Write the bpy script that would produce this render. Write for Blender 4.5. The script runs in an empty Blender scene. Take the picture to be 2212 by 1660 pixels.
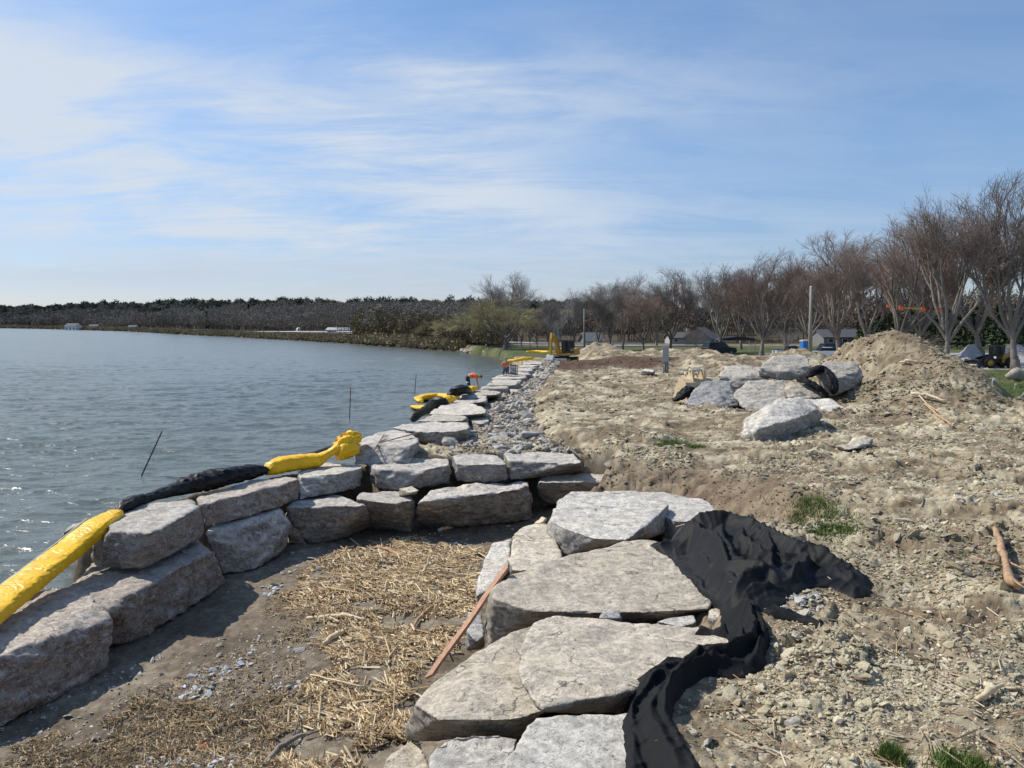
import bpy, bmesh, math, random
import numpy as np
from mathutils import Vector, Matrix
from mathutils.bvhtree import BVHTree
random.seed(7)
sc = bpy.context.scene
COL = sc.collection
# ------------------------------------------------------------------ camera
HC = 5.2                      # eye height above the lake
CAMF, CU, CV, HZ = 1661.0, 1106.0, 830.0, 702.0     # plan of the survey frame used to place things
TH = math.atan((CV - HZ) / CAMF)
cam = bpy.data.cameras.new('camera'); cam.sensor_width = 36; cam.lens = 36 * CAMF / 2212
cam.clip_end = 20000; cam.clip_start = 0.1
camo = bpy.data.objects.new('camera', cam); COL.objects.link(camo)
camo.location = (0, 0, HC); camo.rotation_euler = (math.pi / 2 - TH, 0, 0)
sc.camera = camo
# ------------------------------------------------------------------ light
SUN_EL, SUN_AZ = math.radians(47), math.radians(-66)    # azimuth measured from +Y towards +X
sun = bpy.data.lights.new('sun', 'SUN'); sun.energy = 4.4; sun.angle = math.radians(0.53); sun.color = (1, .945, .855)
suno = bpy.data.objects.new('sun', sun); COL.objects.link(suno)
sd = Vector((math.sin(SUN_AZ) * math.cos(SUN_EL), math.cos(SUN_AZ) * math.cos(SUN_EL), math.sin(SUN_EL)))
suno.rotation_euler = sd.to_track_quat('Z', 'Y').to_euler()
suno.location = (0, 0, 60)
sc.view_settings.view_transform = 'Standard'; sc.view_settings.look = 'None'
sc.view_settings.exposure = 0.13; sc.view_settings.gamma = 1.0
sc.render.engine = 'CYCLES'
try:
    sc.cycles.use_denoising = True
    sc.cycles.max_bounces = 5; sc.cycles.diffuse_bounces = 2; sc.cycles.glossy_bounces = 3
    sc.cycles.transparent_max_bounces = 8; sc.cycles.sample_clamp_direct = 3.0; sc.cycles.sample_clamp_indirect = 3.0
except Exception: pass

# ------------------------------------------------------------------ node helper
class NT:
    def __init__(s, tree): s.t = tree; s.n = tree.nodes; s.l = tree.links
    def node(s, typ, ins=None, **kw):
        nd = s.n.new(typ)
        for k, v in kw.items(): setattr(nd, k, v)
        if ins:
            for k, v in ins.items(): s.put(nd.inputs[k], v)
        return nd
    def put(s, sock, v):
        if isinstance(v, bpy.types.NodeSocket): s.l.new(v, sock)
        else: sock.default_value = v
    def math(s, op, a, b=0.0, c=0.0, clamp=False):
        nd = s.n.new('ShaderNodeMath'); nd.operation = op; nd.use_clamp = clamp
        s.put(nd.inputs[0], a); s.put(nd.inputs[1], b); s.put(nd.inputs[2], c); return nd.outputs[0]
    def mix(s, f, a, b, typ='MIX'):
        nd = s.n.new('ShaderNodeMix'); nd.data_type = 'RGBA'; nd.blend_type = typ
        s.put(nd.inputs[0], f); s.put(nd.inputs[6], c4(a)); s.put(nd.inputs[7], c4(b)); return nd.outputs[2]
    def noise(s, vec, scale, detail=6, rough=.6, dist=0.0):
        nd = s.node('ShaderNodeTexNoise', {'Scale': scale, 'Detail': detail, 'Roughness': rough, 'Distortion': dist})
        if vec is not None: s.l.new(vec, nd.inputs['Vector'])
        return nd.outputs[0]
    def voro(s, vec, scale, feature='F1', out=0):
        nd = s.n.new('ShaderNodeTexVoronoi'); nd.feature = feature; nd.inputs['Scale'].default_value = scale
        if vec is not None: s.l.new(vec, nd.inputs['Vector'])
        return nd.outputs[out]
    def ramp(s, f, stops, interp='LINEAR'):
        nd = s.n.new('ShaderNodeValToRGB'); nd.color_ramp.interpolation = interp
        el = nd.color_ramp.elements
        while len(el) > 1: el.remove(el[-1])
        el[0].position = stops[0][0]; el[0].color = c4(stops[0][1])
        for p, c in stops[1:]:
            e = el.new(p); e.color = c4(c)
        s.put(nd.inputs[0], f); return nd.outputs[0]
    def sstep(s, x, a, b):
        nd = s.n.new('ShaderNodeMapRange'); nd.interpolation_type = 'SMOOTHSTEP'
        s.put(nd.inputs[0], x); nd.inputs[1].default_value = a; nd.inputs[2].default_value = b
        return nd.outputs[0]
    def scale(s, vec, sx, sy, sz, rot=0):
        nd = s.node('ShaderNodeMapping'); nd.inputs['Scale'].default_value = (sx, sy, sz); nd.inputs['Rotation'].default_value = (0, 0, rot)
        s.l.new(vec, nd.inputs['Vector']); return nd.outputs[0]
def c4(c):
    if isinstance(c, bpy.types.NodeSocket): return c
    if isinstance(c, (int, float)): return (c, c, c, 1)
    return tuple(c) if len(c) == 4 else tuple(c) + (1,)
def mat(name):
    m = bpy.data.materials.new(name); m.use_nodes = True
    t = NT(m.node_tree); b = m.node_tree.nodes['Principled BSDF']
    return m, t, b
def bump(t, b, h, strength=.5, dist=.02):
    nd = t.node('ShaderNodeBump', {'Strength': strength, 'Distance': dist, 'Height': h}); t.l.new(nd.outputs[0], b.inputs['Normal']); return nd.outputs[0]

# ------------------------------------------------------------------ sky
w = bpy.data.worlds.new('World'); sc.world = w; w.use_nodes = True
t = NT(w.node_tree); bg = w.node_tree.nodes['Background']
sky = t.node('ShaderNodeTexSky', sky_type='NISHITA', sun_disc=False, sun_elevation=SUN_EL, sun_rotation=SUN_AZ,
             altitude=100, air_density=1.0, dust_density=0.35, ozone_density=2.2)
tc = t.node('ShaderNodeTexCoord').outputs['Generated']
sp = t.node('ShaderNodeSeparateXYZ', {0: tc})
X, Y, Z = sp.outputs
hyp = t.math('SQRT', t.math('ADD', t.math('MULTIPLY', X, X), t.math('MULTIPLY', Y, Y)))
el = t.math('DIVIDE', Z, t.math('MAXIMUM', hyp, .001))
az = t.math('ARCTAN2', X, Y)
zz = t.math('ADD', t.math('MAXIMUM', Z, 0.0), .16)
pl = t.node('ShaderNodeCombineXYZ', {0: t.math('DIVIDE', X, zz), 1: t.math('DIVIDE', Y, zz), 2: 0.0}).outputs[0]
def gauss(a0, e0, sa, se, tilt=0.0):
    da = t.math('SUBTRACT', az, a0)
    de = t.math('SUBTRACT', t.math('SUBTRACT', el, e0), t.math('MULTIPLY', da, tilt))
    q = t.math('ADD', t.math('POWER', t.math('ABSOLUTE', t.math('DIVIDE', da, sa)), 2.0), t.math('POWER', t.math('ABSOLUTE', t.math('DIVIDE', de, se)), 2.0))
    return t.math('EXPONENT', t.math('MULTIPLY', q, -1.0))
n1 = t.noise(t.scale(pl, 1.0, 1.25, 1, .5), .95, 10, .60, .5)
n2 = t.noise(t.scale(pl, .9, 2.6, 1, -.25), 1.6, 9, .66, .9)
n3 = t.noise(t.scale(pl, .35, .6, 1, .2), 1.1, 5, .5, .2)
den = t.math('MULTIPLY', gauss(-.60, .245, .36, .095, -.10), 1.05)
den = t.math('ADD', den, t.math('MULTIPLY', gauss(-.16, .225, .22, .05, -.20), .85))
den = t.math('ADD', den, t.math('MULTIPLY', gauss(-.10, .32, .16, .05, -.25), .55))
den = t.math('ADD', den, t.math('MULTIPLY', gauss(.10, .30, .26, .07, -.1), .34))
den = t.math('ADD', den, t.math('MULTIPLY', gauss(-.30, .12, .55, .05, 0), .75))
den = t.math('ADD', den, t.math('MULTIPLY', gauss(-.2, .05, .8, .035, 0), .35))
den = t.math('ADD', den, .12)
wisp = t.math('ADD', t.math('MULTIPLY', n1, .55), t.math('ADD', t.math('MULTIPLY', n2, .45), t.math('MULTIPLY', n3, .25)))
cl = t.math('MULTIPLY', t.sstep(wisp, .46, .75), den, 0, True)
cl = t.math('ADD', cl, t.math('MULTIPLY', den, .17), 0, True)
cl = t.math('MULTIPLY', t.math('POWER', cl, 1.05), .92, 0, True)
skc = t.mix(1.0, sky.outputs[0], t.ramp(el, [(0.0, (.68, .69, .86)), (.10, (.72, .80, .98)), (.22, (.86, .99, 1.13)), (.45, (.95, 1.11, 1.23))]), 'MULTIPLY')
cc = t.mix(cl, skc, (5.6, 6.15, 6.9, 1))
cc = t.mix(t.math('MULTIPLY', t.math('MULTIPLY', gauss(-.25, .062, .55, .026, 0.0), t.sstep(n1, .30, .60)), .55), cc, (4.3, 4.85, 5.9, 1))
t.l.new(cc, bg.inputs['Color']); bg.inputs['Strength'].default_value = .11

# ------------------------------------------------------------------ survey helper: a bearing/dip pair and a height give a place on the ground
def ray(u, v):
    a = (u - CU) / CAMF; b = (CV - v) / CAMF
    return a, math.cos(TH) + b * math.sin(TH), -math.sin(TH) + b * math.cos(TH)
def P(u, v, z):
    a, b, c = ray(u, v); k = (z - HC) / c
    return Vector((a * k, b * k, z))
def PY(u, v, y):
    a, b, c = ray(u, v); k = y / b
    return Vector((a * k, y, HC + c * k))

# ------------------------------------------------------------------ numpy noise
def _hash(ix, iy, iz, seed):
    h = (ix.astype(np.int64) * 374761393 + iy.astype(np.int64) * 668265263 + iz * 1274126177 + seed * 971215073) & 0xffffffff
    h = ((h ^ (h >> 13)) * 1274126177) & 0xffffffff
    h = ((h ^ (h >> 16)) * 2246822519) & 0xffffffff
    h = h ^ (h >> 15)
    return (h & 0xffffff) / float(0xffffff)
def vn2(x, y, seed=0):
    xi = np.floor(x); yi = np.floor(y); fx = x - xi; fy = y - yi
    fx = fx * fx * fx * (fx * (fx * 6 - 15) + 10); fy = fy * fy * fy * (fy * (fy * 6 - 15) + 10)
    z = 0
    a = _hash(xi, yi, z, seed); b = _hash(xi + 1, yi, z, seed); c = _hash(xi, yi + 1, z, seed); d = _hash(xi + 1, yi + 1, z, seed)
    return (a + (b - a) * fx) * (1 - fy) + (c + (d - c) * fx) * fy
def vn3(x, y, z, seed=0):
    zi = np.floor(z); fz = z - zi; fz = fz * fz * (3 - 2 * fz)
    xi = np.floor(x); yi = np.floor(y); fx = x - xi; fy = y - yi
    fx = fx * fx * (3 - 2 * fx); fy = fy * fy * (3 - 2 * fy)
    zi = zi.astype(np.int64); r = 0
    out = []
    for k in (0, 1):
        a = _hash(xi, yi, zi + k, seed); b = _hash(xi + 1, yi, zi + k, seed); c = _hash(xi, yi + 1, zi + k, seed); d = _hash(xi + 1, yi + 1, zi + k, seed)
        out.append((a + (b - a) * fx) * (1 - fy) + (c + (d - c) * fx) * fy)
    return out[0] + (out[1] - out[0]) * fz
def fbm2(x, y, o=4, seed=0, g=.5):
    s = 0; a = 1; n = 0
    for i in range(o):
        s = s + a * vn2(x * 2 ** i + 17.3 * i, y * 2 ** i - 9.1 * i, seed + i); n += a; a *= g
    return s / n - .5
def fbm3(x, y, z, o=4, seed=0, g=.5):
    s = 0; a = 1; n = 0
    for i in range(o):
        s = s + a * vn3(x * 2 ** i + 17.3 * i, y * 2 ** i - 9.1 * i, z * 2 ** i + 3.3 * i, seed + i); n += a; a *= g
    return s / n - .5
def worley(x, y, seed=0):
    xi = np.floor(x); yi = np.floor(y)
    f1 = np.full(x.shape, 9.); f2 = f1.copy(); r1 = np.zeros(x.shape); r2 = r1.copy(); r3 = r1.copy(); ddx = r1.copy(); ddy = r1.copy()
    for i in (-1, 0, 1):
        for j in (-1, 0, 1):
            cx = xi + i; cy = yi + j
            px = cx + _hash(cx, cy, 1, seed); py = cy + _hash(cx, cy, 2, seed)
            dx = x - px; dy = y - py; d = np.sqrt(dx * dx + dy * dy)
            m = d < f1
            f2 = np.where(m, f1, np.minimum(f2, d)); f1 = np.where(m, d, f1)
            r1 = np.where(m, _hash(cx, cy, 3, seed), r1); r2 = np.where(m, _hash(cx, cy, 4, seed), r2); r3 = np.where(m, _hash(cx, cy, 5, seed), r3)
            ddx = np.where(m, dx, ddx); ddy = np.where(m, dy, ddy)
    return f1, f2, r1, r2, r3, ddx, ddy
def ss(x, a, b):
    k = np.clip((x - a) / (b - a), 0, 1); return k * k * (3 - 2 * k)
def clod(x, y, s, seed):
    f1, f2, r1, r2, r3, dx, dy = worley(x * s, y * s, seed)
    h = (r1 ** 1.3) + (dx * (r2 - .5) + dy * (r3 - .5)) * 1.0
    return h * ss(f2 - f1, 0.0, .12) , r1
def sdist(px, py, poly):
    """signed distance to a polygon, positive inside"""
    d = np.full(px.shape, 1e18); ins = np.zeros(px.shape, bool); n = len(poly)
    for i in range(n):
        ax, ay = poly[i]; bx, by = poly[(i + 1) % n]
        ex, ey = bx - ax, by - ay; wx = px - ax; wy = py - ay
        k = np.clip((wx * ex + wy * ey) / (ex * ex + ey * ey + 1e-12), 0, 1)
        d = np.minimum(d, (wx - ex * k) ** 2 + (wy - ey * k) ** 2)
        c = ((ay > py) != (by > py)) & (px < ex * (py - ay) / ((ey if ey else 1e-12)) + ax)
        ins ^= c
    d = np.sqrt(d); return np.where(ins, d, -d)

# ------------------------------------------------------------------ object helpers
def prop(o, label=None, cat=None, group=None, kind=None):
    if label: o['label'] = label
    if cat: o['category'] = cat
    if group: o['group'] = group
    if kind: o['kind'] = kind
    return o
def link(name, me, m=None, parent=None):
    o = bpy.data.objects.new(name, me); COL.objects.link(o)
    if m is not None and me is not None:
        for q in (m if isinstance(m, (list, tuple)) else [m]): me.materials.append(q)
    if parent: o.parent = parent
    return o
def empty(name, loc, label, cat, rz=0, group=None):
    o = bpy.data.objects.new(name, None); COL.objects.link(o); o.location = loc; o.rotation_euler.z = rz; o.empty_display_size = .1
    return prop(o, label, cat, group)
def mesh_np(name, V, Fq, smooth=False, attrs=None, ftype=4, matidx=None):
    me = bpy.data.meshes.new(name); V = np.asarray(V, dtype=np.float32); Fq = np.asarray(Fq, dtype=np.int32)
    me.vertices.add(len(V)); me.vertices.foreach_set('co', V.ravel())
    me.loops.add(Fq.size); me.loops.foreach_set('vertex_index', Fq.ravel())
    me.polygons.add(len(Fq)); me.polygons.foreach_set('loop_start', np.arange(0, Fq.size, ftype, dtype=np.int32))
    try: me.polygons.foreach_set('loop_total', np.full(len(Fq), ftype, dtype=np.int32))
    except Exception: pass
    me.polygons.foreach_set('use_smooth', np.full(len(Fq), smooth))
    if matidx is not None: me.polygons.foreach_set('material_index', np.asarray(matidx, dtype=np.int32))
    me.update(calc_edges=True)
    for k, a in (attrs or {}).items():
        a = np.asarray(a, dtype=np.float32)
        if a.ndim == 1: at = me.attributes.new(k, 'FLOAT', 'POINT'); at.data.foreach_set('value', a)
        else:
            at = me.attributes.new(k, 'FLOAT_COLOR', 'POINT')
            if a.shape[1] == 3: a = np.hstack([a, np.ones((len(a), 1), np.float32)])
            at.data.foreach_set('color', a.ravel())
    return me
def attr(t, name, out='Fac'):
    nd = t.n.new('ShaderNodeAttribute'); nd.attribute_name = name; return nd.outputs[out]
class MB:
    """collects boxes / tubes / faces for one mesh object"""
    def __init__(s): s.v = []; s.f = []; s.mi = []
    def add(s, V, Fs, mi=0):
        n = len(s.v); s.v += [tuple(p) for p in V]; s.f += [tuple(i + n for i in f) for f in Fs]; s.mi += [mi] * len(Fs)
    def box(s, c, d, rz=0, ry=0, rx=0, taper=1.0, mi=0, bev=0):
        R = Matrix.Rotation(rz, 3, 'Z') @ Matrix.Rotation(ry, 3, 'Y') @ Matrix.Rotation(rx, 3, 'X'); V = []
        for z in (-1, 1):
            k = 1 if z < 0 else taper
            for x, y in ((-1, -1), (1, -1), (1, 1), (-1, 1)): V.append(Vector(c) + R @ Vector((x * d[0] / 2 * k, y * d[1] / 2 * k, z * d[2] / 2)))
        s.add(V, [(0, 3, 2, 1), (4, 5, 6, 7), (0, 1, 5, 4), (1, 2, 6, 5), (2, 3, 7, 6), (3, 0, 4, 7)], mi)
    def tube(s, pts, rad, n=8, mi=0, cap=True):
        pts = [Vector(p) for p in pts]; rad = rad if isinstance(rad, (list, tuple)) else [rad] * len(pts)
        V = []; prev = None
        for i, p in enumerate(pts):
            d = (pts[min(i + 1, len(pts) - 1)] - pts[max(i - 1, 0)]).normalized()
            if prev is None: a = d.orthogonal().normalized()
            else:
                a = prev - d * prev.dot(d); a = a.normalized() if a.length > 1e-6 else d.orthogonal().normalized()
            prev = a; b = d.cross(a)
            for k in range(n):
                q = 2 * math.pi * k / n; V.append(p + (a * math.cos(q) + b * math.sin(q)) * rad[i])
        Fs = [(i * n + k, i * n + (k + 1) % n, (i + 1) * n + (k + 1) % n, (i + 1) * n + k) for i in range(len(pts) - 1) for k in range(n)]
        if cap: Fs += [tuple(range(n - 1, -1, -1)), tuple(range((len(pts) - 1) * n, len(pts) * n))]
        s.add(V, Fs, mi)
    def prism(s, prof, axis, a, b, mi=0):
        """profile of 2D points extruded along axis ('x': prof is (y,z); 'y': prof is (x,z); 'z': (x,y))"""
        n = len(prof); V = []
        for q in (a, b):
            for (p, r) in prof: V.append({'x': (q, p, r), 'y': (p, q, r), 'z': (p, r, q)}[axis])
        s.add(V, [(i, (i + 1) % n, n + (i + 1) % n, n + i) for i in range(n)] + [tuple(range(n - 1, -1, -1)), tuple(range(n, 2 * n))], mi)
    def build(s, name, m, parent=None, smooth=False, bev=0):
        me = bpy.data.meshes.new(name); me.from_pydata(s.v, [], s.f)
        bm = bmesh.new(); bm.from_mesh(me); bmesh.ops.recalc_face_normals(bm, faces=bm.faces)
        if bev: bmesh.ops.bevel(bm, geom=bm.edges[:], offset=bev, segments=2, affect='EDGES', profile=.6)
        bm.to_mesh(me); bm.free()
        if smooth:
            for p in me.polygons: p.use_smooth = True
        o = link(name, me, m, parent)
        if isinstance(m, (list, tuple)) and not bev:
            for p, k in zip(me.polygons, s.mi): p.material_index = k
        return o
def copy_tree(o, parent=None):
    c = o.copy(); COL.objects.link(c); c.parent = parent
    for ch in list(o.children): copy_tree(ch, c)
    return c

# ------------------------------------------------------------------ materials
def simple(name, col, rough=.6, metal=0, nscale=8, var=.25, bumpd=0.0, spec=.5):
    m, t, b = mat(name); oc = t.node('ShaderNodeTexCoord').outputs['Object']
    n = t.noise(oc, nscale, 6, .65)
    lo = tuple(c * (1 - var) for c in col); hi = tuple(min(1, c * (1 + var)) for c in col)
    t.l.new(t.ramp(n, [(.3, lo), (.7, hi)]), b.inputs['Base Color'])
    b.inputs['Roughness'].default_value = rough; b.inputs['Metallic'].default_value = metal
    b.inputs['Specular IOR Level'].default_value = spec
    if bumpd: bump(t, b, n, .6, bumpd)
    return m
def rock_mat(name, top, side, stain, white=.35, veins=.4, sc_=1.0):
    m, t, b = mat(name)
    g = t.node('ShaderNodeNewGeometry'); oc = t.node('ShaderNodeTexCoord').outputs['Object']
    oi = t.node('ShaderNodeObjectInfo').outputs['Random']
    off = t.node('ShaderNodeVectorMath', {0: oc, 1: t.node('ShaderNodeCombineXYZ', {0: t.math('MULTIPLY', oi, 37.0), 1: t.math('MULTIPLY', oi, 91.0), 2: oi}).outputs[0]}, operation='ADD').outputs[0]
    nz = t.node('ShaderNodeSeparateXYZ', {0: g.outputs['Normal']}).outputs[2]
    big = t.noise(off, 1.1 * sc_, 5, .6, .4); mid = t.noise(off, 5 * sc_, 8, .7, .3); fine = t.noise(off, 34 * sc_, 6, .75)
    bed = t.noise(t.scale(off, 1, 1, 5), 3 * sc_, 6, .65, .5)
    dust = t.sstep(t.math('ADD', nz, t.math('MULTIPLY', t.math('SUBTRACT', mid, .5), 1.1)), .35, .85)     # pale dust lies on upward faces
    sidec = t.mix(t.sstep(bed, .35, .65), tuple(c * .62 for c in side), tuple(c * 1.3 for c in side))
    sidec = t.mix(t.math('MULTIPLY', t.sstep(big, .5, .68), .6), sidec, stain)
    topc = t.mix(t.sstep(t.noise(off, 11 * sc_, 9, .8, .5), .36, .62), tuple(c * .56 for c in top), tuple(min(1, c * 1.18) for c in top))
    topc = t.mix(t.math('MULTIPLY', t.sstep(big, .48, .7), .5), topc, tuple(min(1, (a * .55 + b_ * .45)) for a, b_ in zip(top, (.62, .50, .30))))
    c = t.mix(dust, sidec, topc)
    pat = t.noise(t.scale(off, 1, 1.3, 1.6, .6), 2.6 * sc_, 9, .70, 1.2)
    c = t.mix(t.math('MULTIPLY', t.sstep(pat, .48, .58), .72), c, tuple(a * .58 + .02 for a in top))
    c = t.mix(t.math('MULTIPLY', t.sstep(pat, .46, .36), .40), c, tuple(min(.9, a * 1.15 + .03) for a in top))
    crk = t.voro(t.node('ShaderNodeVectorMath', {0: off, 1: t.node('ShaderNodeTexNoise', {'Vector': off, 'Scale': 2.0, 'Detail': 5.0}).outputs[1]}, operation='ADD').outputs[0], 1.15 * sc_, 'DISTANCE_TO_EDGE')
    crm = t.math('MULTIPLY', t.math('SUBTRACT', 1.0, t.sstep(crk, .0, .014)), t.sstep(big, .44, .56))
    c = t.mix(t.math('MULTIPLY', crm, .75), c, (.07, .06, .05))
    wn = t.noise(off, 9 * sc_, 9, .78, .8)
    c = t.mix(t.math('MULTIPLY', t.sstep(wn, .55, .66), white), c, (.82, .80, .76))
    vein = t.math('ABSOLUTE', t.math('SUBTRACT', t.noise(t.scale(off, 1, 1, 2), 2.3 * sc_, 4, .6, 1.4), .5))
    c = t.mix(t.math('MULTIPLY', t.math('SUBTRACT', 1.0, t.sstep(vein, .0, .012)), veins), c, (.80, .79, .77))
    pit = t.sstep(t.noise(off, 20 * sc_, 8, .75, .4), .33, .42)
    c = t.mix(pit, t.mix(.55, c, (.10, .085, .065)), c)
    c = t.mix(t.math('MULTIPLY', t.sstep(fine, .35, .65), .28), t.mix(1.0, c, (1.0, 1.0, 1.0, 1), 'MULTIPLY'), c)
    br = t.node('ShaderNodeMapRange', {0: oi, 3: .86, 4: 1.10}).outputs[0]
    c = t.mix(1.0, c, t.node('ShaderNodeCombineColor', {0: br, 1: br, 2: br}).outputs[0], 'MULTIPLY')
    t.l.new(c, b.inputs['Base Color']); b.inputs['Roughness'].default_value = .9; b.inputs['Specular IOR Level'].default_value = .25
    h = t.math('ADD', t.math('MULTIPLY', mid, 1.0), t.math('ADD', t.math('MULTIPLY', t.noise(off, 16 * sc_, 8, .75, .3), .6), t.math('MULTIPLY', fine, .2)))
    h = t.math('ADD', h, t.math('MULTIPLY', pit, .22)); h = t.math('SUBTRACT', h, t.math('MULTIPLY', crm, .25)); h = t.math('ADD', h, t.math('MULTIPLY', pat, .8))
    bump(t, b, h, 1.0, .036)
    return m
M = {}
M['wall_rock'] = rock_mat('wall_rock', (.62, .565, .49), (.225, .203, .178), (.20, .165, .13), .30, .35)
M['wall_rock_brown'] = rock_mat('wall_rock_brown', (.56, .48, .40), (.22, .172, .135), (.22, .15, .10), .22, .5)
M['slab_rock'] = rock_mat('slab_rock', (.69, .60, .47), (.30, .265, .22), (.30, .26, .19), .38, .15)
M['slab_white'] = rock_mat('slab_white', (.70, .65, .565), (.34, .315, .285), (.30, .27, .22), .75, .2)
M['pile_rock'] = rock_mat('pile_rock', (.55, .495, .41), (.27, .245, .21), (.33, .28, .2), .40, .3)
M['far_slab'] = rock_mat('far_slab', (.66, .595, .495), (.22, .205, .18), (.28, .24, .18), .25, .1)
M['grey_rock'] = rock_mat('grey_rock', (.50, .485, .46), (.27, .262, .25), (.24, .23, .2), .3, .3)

def fabric_mat(name, col, rough, sheen=0, spec=.4, dirt=0.0, dirtcol=(.4, .36, .28), wr=False):
    m, t, b = mat(name); oc = t.node('ShaderNodeTexCoord').outputs['Object']
    n = t.noise(oc, 3, 6, .6); f = t.noise(oc, 60, 4, .7)
    c = t.ramp(n, [(.3, tuple(k * .8 for k in col)), (.7, tuple(min(1, k * 1.12) for k in col))])
    if dirt:
        d = t.math('MULTIPLY', t.sstep(t.noise(t.scale(oc, 1, 2.4, 1, .6), 5, 9, .8, .6), .60, .74), dirt)
        c = t.mix(d, c, dirtcol)
    t.l.new(c, b.inputs['Base Color']); b.inputs['Roughness'].default_value = rough; b.inputs['Specular IOR Level'].default_value = spec
    h = t.math('ADD', t.noise(oc, 7, 5, .6, .6), t.math('MULTIPLY', f, .08))
    bump(t, b, h, .5, .02)
    if wr: bump(t, b, t.math('ADD', t.math('ABSOLUTE', t.math('SUBTRACT', t.noise(t.scale(oc, 1.0, 1.6, 1, .5), 1.9, 3, .5, 1.8), .5)), t.math('MULTIPLY', f, .01)), .6, .10)
    return m
M['black_fabric'] = fabric_mat('black_fabric', (.0085, .009, .0098), .75, spec=.18, dirt=.35)
M['black_fabric_clean'] = fabric_mat('black_fabric_clean', (.007, .0074, .0082), .65, spec=.22, dirt=.06)
M['black_plastic'] = fabric_mat('black_plastic', (.010, .010, .011), .5, spec=.28)
M['yellow_vinyl'] = fabric_mat('yellow_vinyl', (.95, .52, .005), .42, spec=.4, dirt=.10, dirtcol=(.55, .3, .02), wr=True)
M['wood_plank'] = simple('wood_plank', (.42, .235, .145), .75, nscale=14, var=.3, bumpd=.004)
M['wood_pale'] = simple('wood_pale', (.62, .50, .32), .8, nscale=12, var=.25, bumpd=.005)
M['driftwood'] = simple('driftwood', (.40, .25, .14), .85, nscale=15, var=.5, bumpd=.008)
M['bark'] = simple('bark', (.21, .178, .15), .95, nscale=6, var=.45, bumpd=.03)
M['bark_pale'] = simple('bark_pale', (.23, .205, .175), .95, nscale=6, var=.4, bumpd=.03)
M['twig'] = simple('twig', (.235, .185, .155), .95, nscale=3, var=.35)
M['twig_red'] = simple('twig_red', (.255, .188, .155), .95, nscale=3, var=.4)
M['twig_pale'] = simple('twig_pale', (.34, .31, .29), .95, nscale=3, var=.3)
M['twig_olive'] = simple('twig_olive', (.33, .285, .150), .95, nscale=3, var=.3)
M['twig_grey'] = simple('twig_grey', (.26, .225, .20), .95, nscale=3, var=.35)
M['conifer'] = simple('conifer', (.042, .062, .036), .95, nscale=2, var=.4)
M['rust_rod'] = simple('rust_rod', (.03, .024, .022), .8, nscale=30, var=.3)
M['black_paint'] = simple('black_paint', (.018, .018, .02), .45, nscale=5)
M['yellow_paint'] = simple('yellow_paint', (.50, .30, .045), .45, nscale=3, var=.15)
M['tan_paint'] = simple('tan_paint', (.55, .42, .25), .7, nscale=4, var=.25, bumpd=.006)
M['steel'] = simple('steel', (.5, .5, .48), .45, nscale=9, var=.15)
M['grey_box'] = simple('grey_box', (.34, .345, .34), .5, nscale=6, var=.08)
M['pole_wood'] = simple('pole_wood', (.26, .235, .20), .9, nscale=9, var=.25, bumpd=.01)
M['white_paint'] = simple('white_paint', (.80, .80, .79), .4, nscale=3, var=.05)
M['off_white'] = simple('off_white', (.44, .44, .42), .6, nscale=3, var=.1)
M['dark_roof'] = simple('dark_roof', (.10, .10, .105), .85, nscale=5, var=.2)
M['glass_dark'] = simple('glass_dark', (.02, .025, .03), .08, nscale=2, var=.1)
M['blue_plastic'] = simple('blue_plastic', (.02, .16, .52), .45, nscale=3, var=.1)
M['rubber'] = simple('rubber', (.022, .021, .02), .85, nscale=9, var=.2)
M['orange_cloth'] = simple('orange_cloth', (.95, .16, .03), .7, nscale=9, var=.12)
M['orange_faded'] = simple('orange_faded', (.62, .19, .07), .75, nscale=9, var=.2)
M['navy_cloth'] = simple('navy_cloth', (.018, .022, .035), .85, nscale=9, var=.2)
M['denim'] = simple('denim', (.05, .08, .14), .85, nscale=9, var=.2)
M['skin'] = simple('skin', (.50, .29, .20), .6, nscale=6, var=.08)
M['blue_cap'] = simple('blue_cap', (.06, .20, .50), .6, nscale=6, var=.1)
M['silver_tape'] = simple('silver_tape', (.75, .75, .7), .4, nscale=6, var=.05)
M['rake_steel'] = simple('rake_steel', (.14, .12, .11), .55, nscale=20, var=.3)
M['stake_white'] = simple('stake_white', (.75, .78, .76), .6, nscale=6, var=.05)
M['concrete'] = simple('concrete', (.42, .41, .39), .9, nscale=6, var=.15)
M['stump'] = simple('stump', (.36, .30, .235), .9, nscale=7, var=.45, bumpd=.03)
M['cut_wood'] = simple('cut_wood', (.52, .44, .33), .85, nscale=9, var=.2)

def vcol_mat(name, rough=.95, bumpd=.012, bscale=40, spec=.2):
    m, t, b = mat(name); oc = t.node('ShaderNodeTexCoord').outputs['Object']
    n = t.noise(oc, bscale, 6, .7)
    c = t.mix(1.0, attr(t, 'Col', 'Color'), t.ramp(n, [(.3, .72), (.7, 1.2)]), 'MULTIPLY')
    t.l.new(c, b.inputs['Base Color']); b.inputs['Roughness'].default_value = rough; b.inputs['Specular IOR Level'].default_value = spec
    if bumpd: bump(t, b, n, .7, bumpd)
    return m
M['vcol'] = vcol_mat('vcol'); M['vcol_plain'] = vcol_mat('vcol_plain', bumpd=0, bscale=2)

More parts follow.
